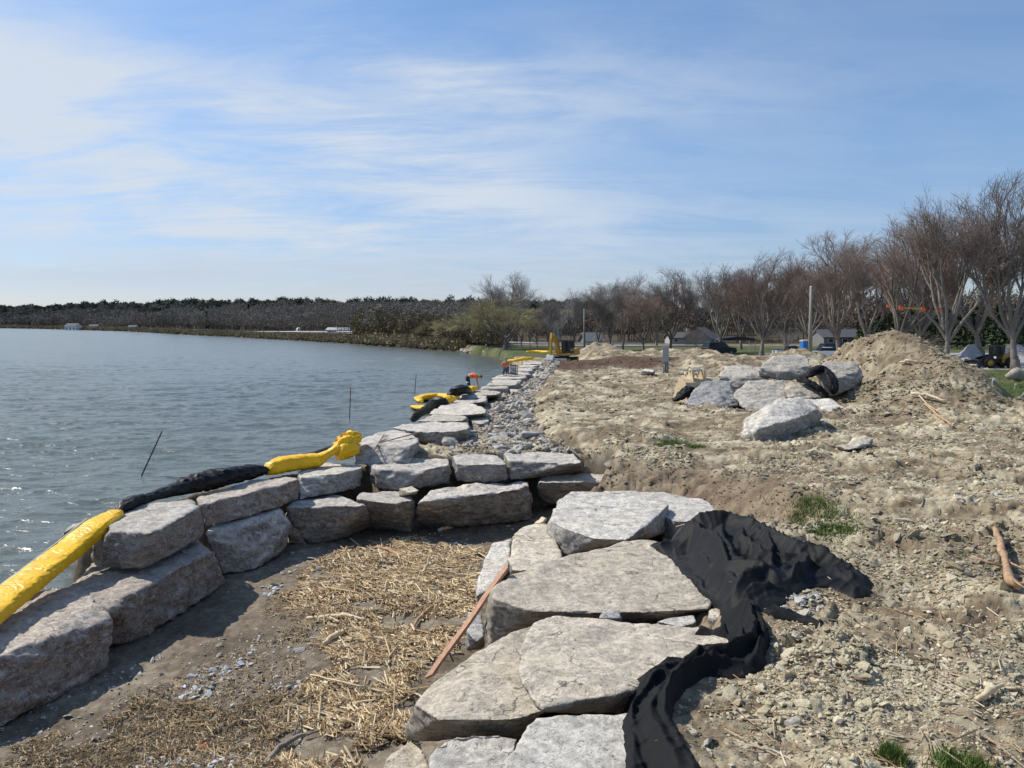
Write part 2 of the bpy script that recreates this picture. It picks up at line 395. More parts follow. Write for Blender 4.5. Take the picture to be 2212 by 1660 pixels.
# ------------------------------------------------------------------ terrain
def PP(pts, z): return [tuple(P(u, v, z))[:2] for u, v in pts]
FARL = [(-1.9, 122), (-8.9, 147), (-21.5, 173), (-37, 201), (-58, 238), (-85, 280), (-121, 334), (-185, 430), (-280, 579), (-583, 965), (-1000, 1400), (-2600, 2200), (-2600, 3)]
LAKE = [(-9, 3), (-7.5, 6), (-7.35, 10.5), (-7.9, 13.5), (-7.4, 16), (-6.2, 18.9), (-4.7, 20.2), (-4.2, 21.5), (-3.7, 24), (-3.4, 27), (-3.2, 32), (-2.2, 39), (-1.3, 44), (-.6, 50), (.2, 57), (.8, 62), (1.4, 70), (.6, 82), (-.5, 100)] + FARL
COVE = [(-14, 3), (-14, 16), (-11, 20.5), (-6.5, 22), (-4.6, 21.0), (-3.4, 19.9), (.6, 21), (2.6, 20.6), (2.2, 18.3), (1.2, 16.2), (.5, 14), (.0, 11.5), (-.3, 9), (-.5, 7.5), (-.7, 6), (-.7, 3)]
BED = PP([(1490, 1800), (1450, 1640), (1410, 1560), (1450, 1505), (1530, 1462), (1650, 1405), (1625, 1345), (1600, 1290), (1540, 1210), (1490, 1145)], 2.1) + PP([(1560, 1128), (1640, 1135), (1740, 1150), (1790, 1120)], 2.15) + PP([(1700, 1050), (1600, 1022), (1520, 1005), (1400, 996), (1330, 985)], 2.1) + [(1.9, 20.6), (1.2, 18), (-.2, 14), (-.6, 9), (-.9, 6), (-1, 3)]
GRASS_R = [(17.6, 27.6), (19.2, 30.5), (21.2, 36), (22.5, 45), (26, 55), (30, 60.5), (120, 60.5), (120, 20), (40, 20), (24, 26.2)]
PAVE = [(30, 61.5), (34, 75), (30, 88), (34, 104), (140, 104), (140, 61.5)]
CORR = [(-4.4, 20.6), (-4, 24), (-3.6, 32), (-2.6, 40), (-1, 50), (.4, 62), (1.0, 74), (3.0, 74), (2.0, 60), (1.3, 46), (.95, 34), (.75, 27), (1.0, 23), (2.3, 21.4), (2.5, 20.8), (0, 20.8)]
DARK = PP([(1165, 800), (1260, 806), (1330, 796), (1430, 800), (1500, 790), (1480, 778), (1330, 772), (1230, 776), (1165, 782)], 1.8)
SPINE = [(-7.75, 13.9), (-7.75, 15.2), (-7.1, 17.3), (-5.9, 19.0), (-4.4, 20.3), (-3.6, 20.6)]
CL1 = [(1405, 1150, 2.05), (1430, 1122, 2.1), (1500, 1112, 2.15), (1560, 1112, 2.2), (1622, 1122, 2.2), (1660, 1146, 2.2), (1740, 1176, 2.25), (1800, 1180, 2.3), (1850, 1196, 2.3), (1888, 1220, 2.3), (1880, 1244, 2.3), (1850, 1246, 2.3), (1790, 1226, 2.3), (1760, 1226, 2.3), (1715, 1246, 2.3), (1695, 1272, 2.3), (1655, 1296, 2.25), (1605, 1310, 2.2), (1575, 1300, 2.15), (1548, 1262, 2.1), (1510, 1235, 2.1), (1470, 1190, 2.1), (1435, 1165, 2.05)]
CL1 = [(u_, v_ + 4, z_ + .13) for u_, v_, z_ in CL1]
CL2 = [(1558, 1318, 2.1), (1575, 1298, 2.15), (1610, 1290, 2.2), (1645, 1325, 2.3), (1664, 1380, 2.3), (1655, 1425, 2.3), (1610, 1446, 2.3), (1530, 1450, 2.25), (1490, 1470, 2.25), (1462, 1510, 2.25), (1458, 1545, 2.25), (1490, 1590, 2.3), (1530, 1660, 2.3), (1570, 1740, 2.3), (1345, 1740, 2.15), (1346, 1560, 2.15), (1350, 1490, 2.15), (1375, 1455, 2.15), (1432, 1414, 2.15), (1530, 1412, 2.15), (1592, 1395, 2.15), (1570, 1368, 2.15), (1500, 1356, 2.15), (1500, 1342, 2.12), (1550, 1342, 2.1)]
CLP = [[tuple(P(*q))[:2] for q in c] for c in (CL1, CL2)]
def cloth_sd(x, y):
    d = np.full(x.shape, -9.); q = (x > .4) & (x < 6.5) & (y < 15)
    if q.any(): d[q] = np.maximum(sdist(x[q], y[q], CLP[0]), sdist(x[q], y[q], CLP[1]))
    return d
def Hmac(x, y):
    zp = 2.26 - .26 * ss(y, 6, 20) - .12 * ss(y, 30, 60) - .6 * ss(y, 78, 96)
    zp = zp + .16 * ss(x, 4, 8) * (1 - ss(y, 12, 30))
    zp = zp + .30 * fbm2(x * .35 + 3, y * .35, 3, 41) * (1 - ss(y, 80, 110))
    gr = sdist(x, y, GRASS_R); g = ss(gr, -.6, .8)
    pv = sdist(x, y, PAVE); pvm = ss(pv, -1.5, .5)
    zp = zp * (1 - g) + 1.55 * g; zp = zp * (1 - pvm) + 1.42 * pvm
    # spoil heap with a lower shoulder towards the camera
    e = ((x - 17.1) / 2.75) ** 2 + ((y - 36) / 3.6) ** 2
    a = 2.15 * np.exp(-(e ** 1.45)) + .22 * np.exp(-e * .45) + .25 * np.exp(-e * 3)
    e2 = ((x - 16.2) / 2.5) ** 2 + ((y - 30.0) / 3.4) ** 2
    b = 1.15 * np.exp(-(e2 ** 1.2))
    e3 = ((x - 18.6) / 2.2) ** 2 + ((y - 31.5) / 4.0) ** 2
    c = .95 * np.exp(-(e3 ** 1.1))
    zp = zp + np.maximum(a, 0) + b * 1.0 + c * .9
    # low berms at the back of the dug area
    rid = .8 + .35 * np.sin(x * .9) + 1.5 * fbm2(x * .5, y * .2, 3, 77)
    zp = zp + np.clip(rid, 0, 2) * np.exp(-((y - 60 - .15 * (x - 12)) / 3.2) ** 2) * ss(x, 10, 14) * (1 - ss(x, 26, 30)) * .95
    zp = zp + (.55 + 1.4 * np.abs(fbm2(x * .45, y * .3, 3, 5))) * np.exp(-((y - 84) / 3.5) ** 2) * ss(x, 7, 9) * (1 - ss(x, 21, 24))
    zp = zp - .75 * np.exp(-(((x - 5.2) / 4.2) ** 2 + ((y - 80) / 7) ** 2))
    # far ground
    zp = zp * (1 - ss(y, 100, 130)) + (1.35) * ss(y, 100, 130)
    sl = sdist(x, y, LAKE)
    r = np.sqrt(x * x + y * y)
    hill = np.clip((r - 300) * .029, 0, 34 + 8 * fbm2(x * .004, y * .004, 3, 9)) * ss(-sl, 25, 260)
    zp = zp + hill + 1.1 * ss(r, 180, 230) * ss(-sl, 4, 14)
    # bed of the foreground slabs, cove floor, corridor of rubble, lake bed
    bed = sdist(x, y, BED); zp = zp + (1.35 + .33 * ss(x, .3, 1.0) * (1 - ss(y, 11, 13)) - zp) * ss(bed, -.05, .60 + .95 * ss(y, 12, 15))
    co = sdist(x, y, CORR); zc = 1.62 + .06 * fbm2(x, y, 3, 2)
    zp = zp + (zc - zp) * ss(co, -1.0, .3)
    cv = sdist(x, y, COVE)
    zcv = .17 + .25 * ss(x, -4.2, -.6) * (1 - ss(y, 13, 18)) + .10 * ss(-y, -9.5, -7.5) + .16 * np.exp(-(((x + 2.5) / 1.6) ** 2 + ((y - 13) / 3.0) ** 2)) + .25 * ss(x, 0, 1.8)
    zp = zp + (zcv - zp) * ss(cv, -.35, .3)
    wd = .7 + 7 * ss(y, 115, 200)
    zp = zp + (-1.1 - zp) * ss(sl / wd, -.25, 1.0)
    dsp = np.full(x.shape, 9.)
    for (ax, ay), (bx, by) in zip(SPINE, SPINE[1:]):
        ex, ey = bx - ax, by - ay; k = np.clip(((x - ax) * ex + (y - ay) * ey) / (ex * ex + ey * ey), 0, 1); dsp = np.minimum(dsp, np.hypot(x - ax - k * ex, y - ay - k * ey))
    zp = np.maximum(zp, 1.38 - (dsp / .42) ** 2 * 1.3)
    return zp
def fields(x, y):
    gr = ss(sdist(x, y, GRASS_R) + .9 * fbm2(x * 1.2, y * 1.2, 3, 8), -.25, .35)
    pv = ss(sdist(x, y, PAVE), -.3, .1)
    sl = sdist(x, y, LAKE)
    farg = ss(y + 10 * fbm2(x * .12, y * .12, 3, 3), 88, 93) * (1 - ss(y, 135, 150)) * (1 - pv)
    bankg = ss(-sl, 4, 9) * (1 - ss(-sl, 16, 22)) * ss(y, 205, 225) * .5
    grass = np.clip(np.maximum(gr, farg) + bankg, 0, 1) * (1 - pv)
    for (gx, gy, rr) in TUFTS: grass = np.maximum(grass, np.exp(-(((x - gx) ** 2 + (y - gy) ** 2) / rr ** 2)) * .9 * ss(fbm2(x * 5, y * 5, 3, 6), -.12, .06))
    cov = ss(sdist(x, y, COVE), -.4, .1)
    corr = ss(sdist(x, y, CORR) + .5 * fbm2(x * 1.5, y * 1.5, 3, 12), -.1, .35)
    dark = ss(sdist(x, y, DARK) + 4 * fbm2(x * .3, y * .3, 3, 15), -2, 2)
    bed = sdist(x, y, BED)
    bank = ss(bed, -.35, .25)
    lit = ss(y, 138, 160) + .0 * x
    return grass, cov, corr, dark, bank, lit, pv, sl
TUFTS = [tuple(P(u, v, z))[:2] + (r,) for u, v, z, r in [(1458, 962, 2.0, .45), (1440, 966, 2.0, .3), (1500, 970, 2.0, .25), (1775, 1110, 2.2, .42), (1735, 1085, 2.2, .35), (1800, 1150, 2.2, .3), (2085, 1590, 2.45, .13), (2190, 1640, 2.45, .22), (1930, 1560, 2.45, .06)]]
def detail(x, y, F):
    grass, cov, corr, dark, bank, lit, pv, sl = F
    wx = x + .25 * fbm2(x * 2.1, y * 2.1, 3, 21); wy = y + .25 * fbm2(x * 2.1 + 9, y * 2.1, 3, 22)
    a, ra = clod(wx, wy * 1.15, 1.5, 31); b, rb = clod(wx, wy, 4.2, 32); c, rc = clod(wx, wy, 10.5, 33); d, rd = clod(wx, wy, 24., 34)
    patch = ss(fbm2(x * .7, y * .7, 3, 35), -.16, .14)
    Hp = 2.0 + 2.0 * np.exp(-(((x - 16.8) / 3.4) ** 2 + ((y - 34) / 5) ** 2))
    dirt = (1 - grass * .93) * (1 - cov) * (1 - corr * .8) * (1 - pv) * (1 - ss(y, 100, 125))
    lump = .085 * a * (.4 + .9 * patch) + .045 * b * (.25 + 1.0 * patch) + .026 * c * (.4 + .7 * patch) + .012 * d
    rough = (.20 + .18 * ss(Hp, 2.5, 3.0)) * fbm2(x * 1.3, y * 1.3, 5, 36) + .22 * np.abs(fbm2(x * .45 + y * .1, y * .16, 3, 136)) * ss(y, 20, 28) + .05 * fbm2(x * 9, y * 9, 4, 37)
    dz = dirt * (lump * 1.05 + rough - .05)
    dz = dz + cov * (.07 * fbm2(x * 1.1, y * 1.1, 3, 38) + .06 * fbm2(x * 6, y * 6, 5, 39, .6) + .02 * c + .01 * d) + corr * (.10 * b + .05 * c)
    dz = dz + grass * .03 * fbm2(x * 9, y * 9, 3, 40)
    dz = dz * (1 - .92 * ss(cloth_sd(x, y), -.16, .05))
    dz = dz + bank * (1 - cov) * ss(y, 12.5, 14) * (.22 * fbm2(x * 2.6, y * 2.6, 5, 46, .6))
    vr = .35 * rb + .30 * rc + .2 * ra + .15 * rd
    return dz, vr
Hmac_cache = [None]
def ground_z(x, y):
    x = np.atleast_1d(np.asarray(x, float)); y = np.atleast_1d(np.asarray(y, float))
    return Hmac(x, y) + detail(x, y, fields(x, y))[0]
def gz(x, y): return float(ground_z(x, y)[0])
def fan(rows, tans, apex):
    yy, tt = np.meshgrid(rows, tans, indexing='ij')
    return tt * (yy + apex), yy
def grid_faces(nr, nc):
    i = np.arange(nr - 1)[:, None] * nc + np.arange(nc - 1)[None, :]
    return np.stack([i, i + 1, i + nc + 1, i + nc], -1).reshape(-1, 4)
rows = [2.6]
while rows[-1] < 3200:
    y0 = rows[-1]; rows.append(y0 * (1 + (.0042 if y0 < 45 else .0062 if y0 < 110 else .02)) + .003)
rows = np.array(rows)
tans = np.concatenate([np.linspace(-3.0, -.72, 40, endpoint=False), np.linspace(-.72, .80, 640), np.linspace(.80, 1.15, 120)[1:], np.linspace(1.15, 3.0, 32)[1:]])
gx, gy = fan(rows, tans, 2.2)
shp = gx.shape; fx, fy = gx.ravel(), gy.ravel()
H0 = Hmac(fx, fy); FL = fields(fx, fy); dz, vr = detail(fx, fy, FL)
Vg = np.stack([fx, fy, H0 + dz], -1)
m, t, b = mat('soil')
oc = t.node('ShaderNodeTexCoord').outputs['Object']
ms = t.node('ShaderNodeSeparateColor', {0: attr(t, 'mask', 'Color')}).outputs; ms2 = t.node('ShaderNodeSeparateColor', {0: attr(t, 'mask2', 'Color')}).outputs
v_ = attr(t, 'vr')
nA = t.noise(oc, .8, 6, .62); nB = t.noise(oc, 5, 7, .7, .3); nC = t.noise(oc, 28, 7, .75); nD = t.noise(oc, 95, 4, .7)
f = t.math('ADD', t.math('MULTIPLY', v_, .55), t.math('ADD', t.math('MULTIPLY', nB, .35), t.math('MULTIPLY', nC, .22)))
hgt = t.node('ShaderNodeSeparateXYZ', {0: oc}).outputs[2]
dry = t.ramp(f, [(.34, (.15, .108, .068)), (.45, (.31, .255, .168)), (.58, (.47, .408, .280)), (.80, (.63, .575, .43))])
moist = t.ramp(f, [(.36, (.11, .080, .050)), (.55, (.20, .153, .098)), (.75, (.33, .270, .175))])
c = t.mix(t.sstep(t.math('ADD', nA, t.math('MULTIPLY', nB, .25)), .53, .68), dry, moist)
c = t.mix(t.math('MULTIPLY', t.sstep(nC, .60, .72), .35), c, (.52, .48, .42))
darks = t.ramp(f, [(.35, (.055, .032, .020)), (.6, (.105, .066, .042)), (.8, (.17, .115, .075))])
c = t.mix(t.math('MULTIPLY', t.sstep(t.math('ADD', hgt, nA), 2.9, 3.8), .6), c, moist)
c = t.mix(ms[1], c, darks)
c = t.mix(t.math('MULTIPLY', ms2[0], .8), c, t.ramp(f, [(.35, (.12, .082, .052)), (.6, (.20, .145, .096)), (.8, (.31, .24, .16))]))
mud = t.ramp(t.math('ADD', t.math('MULTIPLY', nA, .5), t.math('MULTIPLY', nB, .5)), [(.36, (.095, .072, .048)), (.5, (.19, .152, .108)), (.62, (.33, .275, .20))])
mud = t.mix(t.math('MULTIPLY', t.sstep(nC, .55, .66), .4), mud, (.32, .27, .20))
c = t.mix(ms2[1], c, mud)
c = t.mix(ms[2], c, t.ramp(nC, [(.3, (.17, .165, .155)), (.7, (.36, .35, .33))]))
leaf = t.ramp(nB, [(.3, (.065, .050, .034)), (.7, (.12, .098, .062))])
c = t.mix(ms2[2], c, leaf)
gcol = t.ramp(t.math('ADD', t.math('MULTIPLY', nC, .6), t.math('MULTIPLY', nA, .4)), [(.3, (.045, .062, .022)), (.55, (.075, .094, .034)), (.75, (.15, .145, .07))])
gcol = t.mix(t.math('MULTIPLY', t.sstep(t.noise(oc, .25, 6, .7), .48, .62), .55), gcol, (.17, .15, .085))
c = t.mix(ms[0], c, gcol)
c = t.mix(attr(t, 'pave'), c, t.ramp(nB, [(.3, (.26, .255, .245)), (.7, (.38, .37, .35))]))
t.l.new(c, b.inputs['Base Color']); b.inputs['Roughness'].default_value = .95; b.inputs['Specular IOR Level'].default_value = .2
bump(t, b, t.math('ADD', t.math('MULTIPLY', nB, .5), t.math('ADD', t.math('MULTIPLY', nC, .5), t.math('MULTIPLY', nD, .12))), .9, .034)
M['soil'] = m
grass, cov, corr, dark, bank, lit, pv, sl = FL
mask = np.stack([grass, dark * (1 - grass), corr * .4 * (1 - grass) * ss(fy, 22.5, 24.5)], -1)
mask2 = np.stack([bank * (1 - cov), cov, lit], -1)
go = link('ground', mesh_np('ground', Vg, grid_faces(*shp), True, {'mask': mask, 'mask2': mask2, 'vr': vr, 'pave': pv}), M['soil'])
prop(go, kind='structure')

# ------------------------------------------------------------------ lake
m, t, b = mat('water')
oc = t.node('ShaderNodeTexCoord').outputs['Object']
w2 = t.noise(t.scale(oc, .6, 1.5, 1, -.12), 2.0, 4, .55, .5)
w3 = t.noise(t.scale(oc, .8, 1.3, 1, .3), 9, 3, .5, .3)
h = t.math('ADD', t.math('MULTIPLY', w2, .10), t.math('MULTIPLY', w3, .010))
bump(t, b, h, 1.0, 1.0)
b.inputs['Base Color'].default_value = (.112, .130, .112, 1); b.inputs['Roughness'].default_value = .19; b.inputs['IOR'].default_value = 1.333
b.inputs['Specular IOR Level'].default_value = .5
M['water'] = m
wr = [4.0]
while wr[-1] < 3000: wr.append(wr[-1] * (1.0036 if wr[-1] < 90 else 1.008 if wr[-1] < 200 else 1.03))
wr = np.array(wr)
wt = np.concatenate([np.linspace(-3.2, -.72, 40, endpoint=False), np.linspace(-.72, .12, 420), np.linspace(.12, .5, 8)[1:]])
wx_, wy_ = fan(wr, wt, 1.5)
def waves(x, y):
    q = x * .22 + y; wv = 0; rot = [(.10, .55, .80), (-.22, .95, .66), (.32, 1.6, .46), (-.08, 2.7, .27), (.15, 4.6, .14)]
    gust = .65 + 1.0 * vn2(x * .06, y * .05, 91)
    for i, (a_, f_, m_) in enumerate(rot):
        c_, s_ = math.cos(a_), math.sin(a_); u_ = (x * c_ + y * s_) * f_ * .42; v_ = (-x * s_ + y * c_) * f_
        n_ = vn2(u_ + .6 * vn2(u_ * .7, v_ * .7, 95 + i), v_ + .8 * vn2(u_ * .6 + 5, v_ * .6, 99 + i), 80 + i)
        wv = wv + m_ * ((1 - np.abs(2 * n_ - 1)) ** 1.2 - .45) * .75
    return wv * gust
amp_ = .125 * (1 - .55 * ss(wy_, 60, 220)) * (1 - ss(wy_, 400, 900))
wz_ = waves(wx_.ravel(), wy_.ravel()).reshape(wx_.shape) * amp_
wo = link('lake', mesh_np('lake', np.stack([wx_.ravel(), wy_.ravel(), wz_.ravel()], -1), grid_faces(*wx_.shape), True), M['water'])
prop(wo, kind='structure')

# ------------------------------------------------------------------ stones
RAY = []       # (BVH) of stones that cloth can lie on
def stone(name, label, cat, pts, material, vox, amp=.05, bed=1.0, group=None, seed=None, keep=False, chip=.04, cuts=5):
    """hull of world points, voxel remeshed and weathered"""
    seed = seed if seed is not None else random.randint(1, 9999)
    bm = bmesh.new()
    for p in pts: bm.verts.new(p)
    r = bmesh.ops.convex_hull(bm, input=bm.verts[:])
    bmesh.ops.delete(bm, geom=[g for g in r['geom_interior'] if isinstance(g, bmesh.types.BMVert)] , context='VERTS')
    rc = random.Random(seed * 3 + 1)
    for _ in range(cuts):
        d = Vector((rc.gauss(0, 1), rc.gauss(0, 1), rc.gauss(0, .75))).normalized(); cs = [v.co.copy() for v in bm.verts]
        if len(cs) < 5: break
        hi = max(c.dot(d) for c in cs); lo = min(c.dot(d) for c in cs); k_ = hi - (hi - lo) * rc.uniform(.01, .04)
        bmesh.ops.bisect_plane(bm, geom=bm.verts[:] + bm.edges[:] + bm.faces[:], plane_co=d * k_, plane_no=d, clear_outer=True)
        cs = [v.co.copy() for v in bm.verts]; bm.clear()
        for c in cs: bm.verts.new(c)
        r = bmesh.ops.convex_hull(bm, input=bm.verts[:])
        jj = [g for g in r['geom_interior'] if isinstance(g, bmesh.types.BMVert)]
        if jj: bmesh.ops.delete(bm, geom=jj, context='VERTS')
    bmesh.ops.recalc_face_normals(bm, faces=bm.faces)
    me = bpy.data.meshes.new(name); bm.to_mesh(me); bm.free()
    o = bpy.data.objects.new(name, me); COL.objects.link(o)
    md = o.modifiers.new('r', 'REMESH'); md.mode = 'VOXEL'; md.voxel_size = vox; md.adaptivity = 0
    dg = bpy.context.evaluated_depsgraph_get(); ev = o.evaluated_get(dg); nm = bpy.data.meshes.new_from_object(ev)
    o.modifiers.clear(); o.data = nm; bpy.data.meshes.remove(me); nm.name = name
    n = len(nm.vertices); co = np.empty(n * 3, np.float32); nm.vertices.foreach_get('co', co); co = co.reshape(-1, 3).astype(float)
    no = np.empty(n * 3, np.float32); nm.vertices.foreach_get('normal', no); no = no.reshape(-1, 3)
    # relax the edges a little so the hull is not knife sharp
    ne = len(nm.edges); ed = np.empty(ne * 2, np.int32); nm.edges.foreach_get('vertices', ed); ed = ed.reshape(-1, 2)
    deg = np.bincount(ed.ravel(), minlength=n)[:, None]
    for _ in range(1):
        acc = np.zeros((n, 3)); np.add.at(acc, ed[:, 0], co[ed[:, 1]]); np.add.at(acc, ed[:, 1], co[ed[:, 0]])
        co = co * .5 + .5 * acc / np.maximum(deg, 1)
    s = seed * .37; x, y, z = co[:, 0] + s, co[:, 1] - s, co[:, 2] * 1.0
    up = np.abs(no[:, 2])
    d = amp * 2.2 * fbm3(x * 1.6, y * 1.6, z * 2.4, 4, seed)
    a3 = np.abs(fbm3(x * 3.4, y * 3.4, z * 6 * bed, 4, seed + 7)); d -= amp * 1.6 * (a3 * 2) * (1 - .35 * up)
    # stepped breaks: quantised noise gives facets and ledges
    q = fbm3(x * 1.9 + 5, y * 1.9, z * 5 * bed, 3, seed + 3) * 7
    st = (np.floor(q) + ss(q - np.floor(q), .35, .65)) / 7
    d += chip * 2.4 * st * (1 - .35 * up)
    f1, f2, r1, r2, r3, dx, dy = worley((x + .4 * z) * 2.6, (y + .6 * z + z * 1.7) * 2.6, seed)
    d += chip * (r1 - .5) * ss(f2 - f1, 0, .25) * (1 - .5 * up)
    d += amp * .35 * fbm3(x * 14, y * 14, z * 14, 3, seed + 11)
    co = co + no * d[:, None]
    nm.vertices.foreach_set('co', co.astype(np.float32).ravel())
    nm.polygons.foreach_set('use_smooth', np.full(len(nm.polygons), True)); nm.update()
    nm.materials.append(material)
    if keep:
        RAY.append(BVHTree.FromPolygons([Vector(c_) for c_ in co], [tuple(p.vertices) for p in nm.polygons]))
    c0 = co.mean(0); c0[2] = co[:, 2].min()
    nm.transform(Matrix.Translation(-Vector(c0))); o.location = Vector(c0)
    return prop(o, label, cat, group)
def sp_(top, zt, bot=None, zb=None, back=None, push=0.0):
    """top outline seen from the camera (u,v[,z]); bottom points likewise; back of the stone drops straight down"""
    pts = []
    T = [P(q[0], q[1], q[2] if len(q) > 2 else zt) for q in top]
    pts += T
    if bot: pts += [P(q[0], q[1], q[2] if len(q) > 2 else zb) for q in bot]
    cy = sum(p.y for p in T) / len(T)
    for p in T:
        if (bot is None) or p.y > cy: pts.append(Vector((p.x, p.y + push, zb)))
    return pts
WR, WB = M['wall_rock'], M['wall_rock_brown']
G1 = 'stones of the near wall'
def W(label, top, zt, bot, zb, m=WR, vox=.045, **k):
    return stone('wall_stone', label, 'stone block', sp_(top, zt, bot, zb), m, vox, group=None, **k)
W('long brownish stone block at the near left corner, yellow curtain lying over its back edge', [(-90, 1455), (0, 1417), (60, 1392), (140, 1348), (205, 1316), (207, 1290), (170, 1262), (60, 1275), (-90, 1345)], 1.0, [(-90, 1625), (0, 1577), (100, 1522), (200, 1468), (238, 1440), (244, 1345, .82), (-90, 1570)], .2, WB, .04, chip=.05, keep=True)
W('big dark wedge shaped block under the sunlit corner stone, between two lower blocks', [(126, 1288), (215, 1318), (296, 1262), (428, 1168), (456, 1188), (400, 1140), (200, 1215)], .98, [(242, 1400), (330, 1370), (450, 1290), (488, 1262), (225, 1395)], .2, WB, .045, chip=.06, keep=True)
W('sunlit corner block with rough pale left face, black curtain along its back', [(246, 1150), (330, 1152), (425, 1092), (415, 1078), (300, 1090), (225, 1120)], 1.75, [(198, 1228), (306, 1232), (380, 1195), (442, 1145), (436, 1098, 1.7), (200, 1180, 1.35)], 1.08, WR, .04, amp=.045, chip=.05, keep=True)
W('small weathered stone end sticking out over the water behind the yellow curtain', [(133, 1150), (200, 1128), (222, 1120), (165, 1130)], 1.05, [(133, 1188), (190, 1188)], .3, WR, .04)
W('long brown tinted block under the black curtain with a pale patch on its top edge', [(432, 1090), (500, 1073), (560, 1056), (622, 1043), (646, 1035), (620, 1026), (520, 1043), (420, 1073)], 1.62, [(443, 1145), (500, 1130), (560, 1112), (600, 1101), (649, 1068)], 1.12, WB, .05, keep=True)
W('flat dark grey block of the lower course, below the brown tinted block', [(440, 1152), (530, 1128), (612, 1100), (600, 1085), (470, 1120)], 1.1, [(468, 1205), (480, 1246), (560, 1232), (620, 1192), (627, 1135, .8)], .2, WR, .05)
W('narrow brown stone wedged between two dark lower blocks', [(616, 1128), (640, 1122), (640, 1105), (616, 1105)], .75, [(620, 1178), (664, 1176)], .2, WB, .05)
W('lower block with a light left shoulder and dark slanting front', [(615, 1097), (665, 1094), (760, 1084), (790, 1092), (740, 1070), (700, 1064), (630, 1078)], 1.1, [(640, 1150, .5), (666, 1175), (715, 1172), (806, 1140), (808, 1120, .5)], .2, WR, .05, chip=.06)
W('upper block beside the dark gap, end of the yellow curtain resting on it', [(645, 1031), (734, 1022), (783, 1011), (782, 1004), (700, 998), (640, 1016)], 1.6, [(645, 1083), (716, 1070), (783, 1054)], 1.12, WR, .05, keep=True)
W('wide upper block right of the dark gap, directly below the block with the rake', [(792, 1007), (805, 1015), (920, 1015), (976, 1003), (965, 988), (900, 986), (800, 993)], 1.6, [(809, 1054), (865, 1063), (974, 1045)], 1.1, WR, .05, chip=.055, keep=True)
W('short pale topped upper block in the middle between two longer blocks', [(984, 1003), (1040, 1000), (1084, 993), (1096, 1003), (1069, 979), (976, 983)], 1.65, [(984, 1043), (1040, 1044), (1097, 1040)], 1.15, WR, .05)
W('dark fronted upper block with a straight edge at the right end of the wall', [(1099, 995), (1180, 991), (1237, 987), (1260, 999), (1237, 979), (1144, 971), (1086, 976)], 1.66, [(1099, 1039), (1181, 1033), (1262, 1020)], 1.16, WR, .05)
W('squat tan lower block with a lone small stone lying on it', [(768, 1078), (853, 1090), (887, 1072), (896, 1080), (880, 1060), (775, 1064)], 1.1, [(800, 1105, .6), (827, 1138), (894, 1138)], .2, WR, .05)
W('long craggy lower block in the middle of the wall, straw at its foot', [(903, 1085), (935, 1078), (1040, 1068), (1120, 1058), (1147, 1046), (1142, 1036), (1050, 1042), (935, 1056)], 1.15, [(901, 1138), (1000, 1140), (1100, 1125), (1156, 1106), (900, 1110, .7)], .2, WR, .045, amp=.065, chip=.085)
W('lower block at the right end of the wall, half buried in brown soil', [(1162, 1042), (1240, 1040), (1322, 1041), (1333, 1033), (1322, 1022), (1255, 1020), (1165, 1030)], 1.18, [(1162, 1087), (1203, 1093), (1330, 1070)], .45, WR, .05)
stone('small_stone', 'lone small stone lying on the squat tan lower block', 'stone', sp_([(862, 1056), (890, 1050), (905, 1060), (888, 1066)], 1.28, [(862, 1068), (900, 1068)], 1.09), M['slab_rock'], .02, amp=.012, chip=.01)

# receding top row along the lake
SR = M['far_slab']
def R(label, top, zt, bot, zb, vox=.06, m=SR, **k):
    return stone('capstone', label, 'stone block', sp_(top, zt, bot, zb), m, vox, amp=.04, chip=.045, keep=True, **k)
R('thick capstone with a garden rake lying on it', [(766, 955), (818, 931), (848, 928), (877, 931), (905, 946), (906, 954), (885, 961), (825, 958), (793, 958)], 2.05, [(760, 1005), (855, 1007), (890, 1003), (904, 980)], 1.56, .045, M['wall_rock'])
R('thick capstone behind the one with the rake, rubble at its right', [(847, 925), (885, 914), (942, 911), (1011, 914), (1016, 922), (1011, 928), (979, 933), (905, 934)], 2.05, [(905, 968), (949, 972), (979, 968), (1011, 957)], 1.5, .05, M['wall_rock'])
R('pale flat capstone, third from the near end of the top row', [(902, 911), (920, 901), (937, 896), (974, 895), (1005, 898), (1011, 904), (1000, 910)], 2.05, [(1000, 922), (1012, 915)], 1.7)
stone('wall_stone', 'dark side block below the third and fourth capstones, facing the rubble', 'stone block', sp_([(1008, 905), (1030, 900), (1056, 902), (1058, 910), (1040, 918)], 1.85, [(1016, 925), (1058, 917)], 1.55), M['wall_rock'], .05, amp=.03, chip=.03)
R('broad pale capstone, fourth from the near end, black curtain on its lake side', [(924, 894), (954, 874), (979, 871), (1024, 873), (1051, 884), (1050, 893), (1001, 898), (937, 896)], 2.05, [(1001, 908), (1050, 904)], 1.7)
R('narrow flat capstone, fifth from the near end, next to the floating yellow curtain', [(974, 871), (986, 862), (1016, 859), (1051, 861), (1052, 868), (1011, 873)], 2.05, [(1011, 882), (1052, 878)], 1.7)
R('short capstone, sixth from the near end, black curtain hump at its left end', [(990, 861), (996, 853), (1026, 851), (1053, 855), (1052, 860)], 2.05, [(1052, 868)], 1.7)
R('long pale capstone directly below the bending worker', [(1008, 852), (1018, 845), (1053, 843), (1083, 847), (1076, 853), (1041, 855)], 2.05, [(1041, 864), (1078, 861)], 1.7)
LE = [P(1018, 844, 2.05), P(1029, 841, 2.05), P(1045, 831, 2.05), P(1058, 825.5, 2.05), P(1073, 813, 2.05), P(1103, 806, 2.05), P(1118, 795, 2.05), P(1133, 787, 2.05), P(1145, 781, 2.05)]
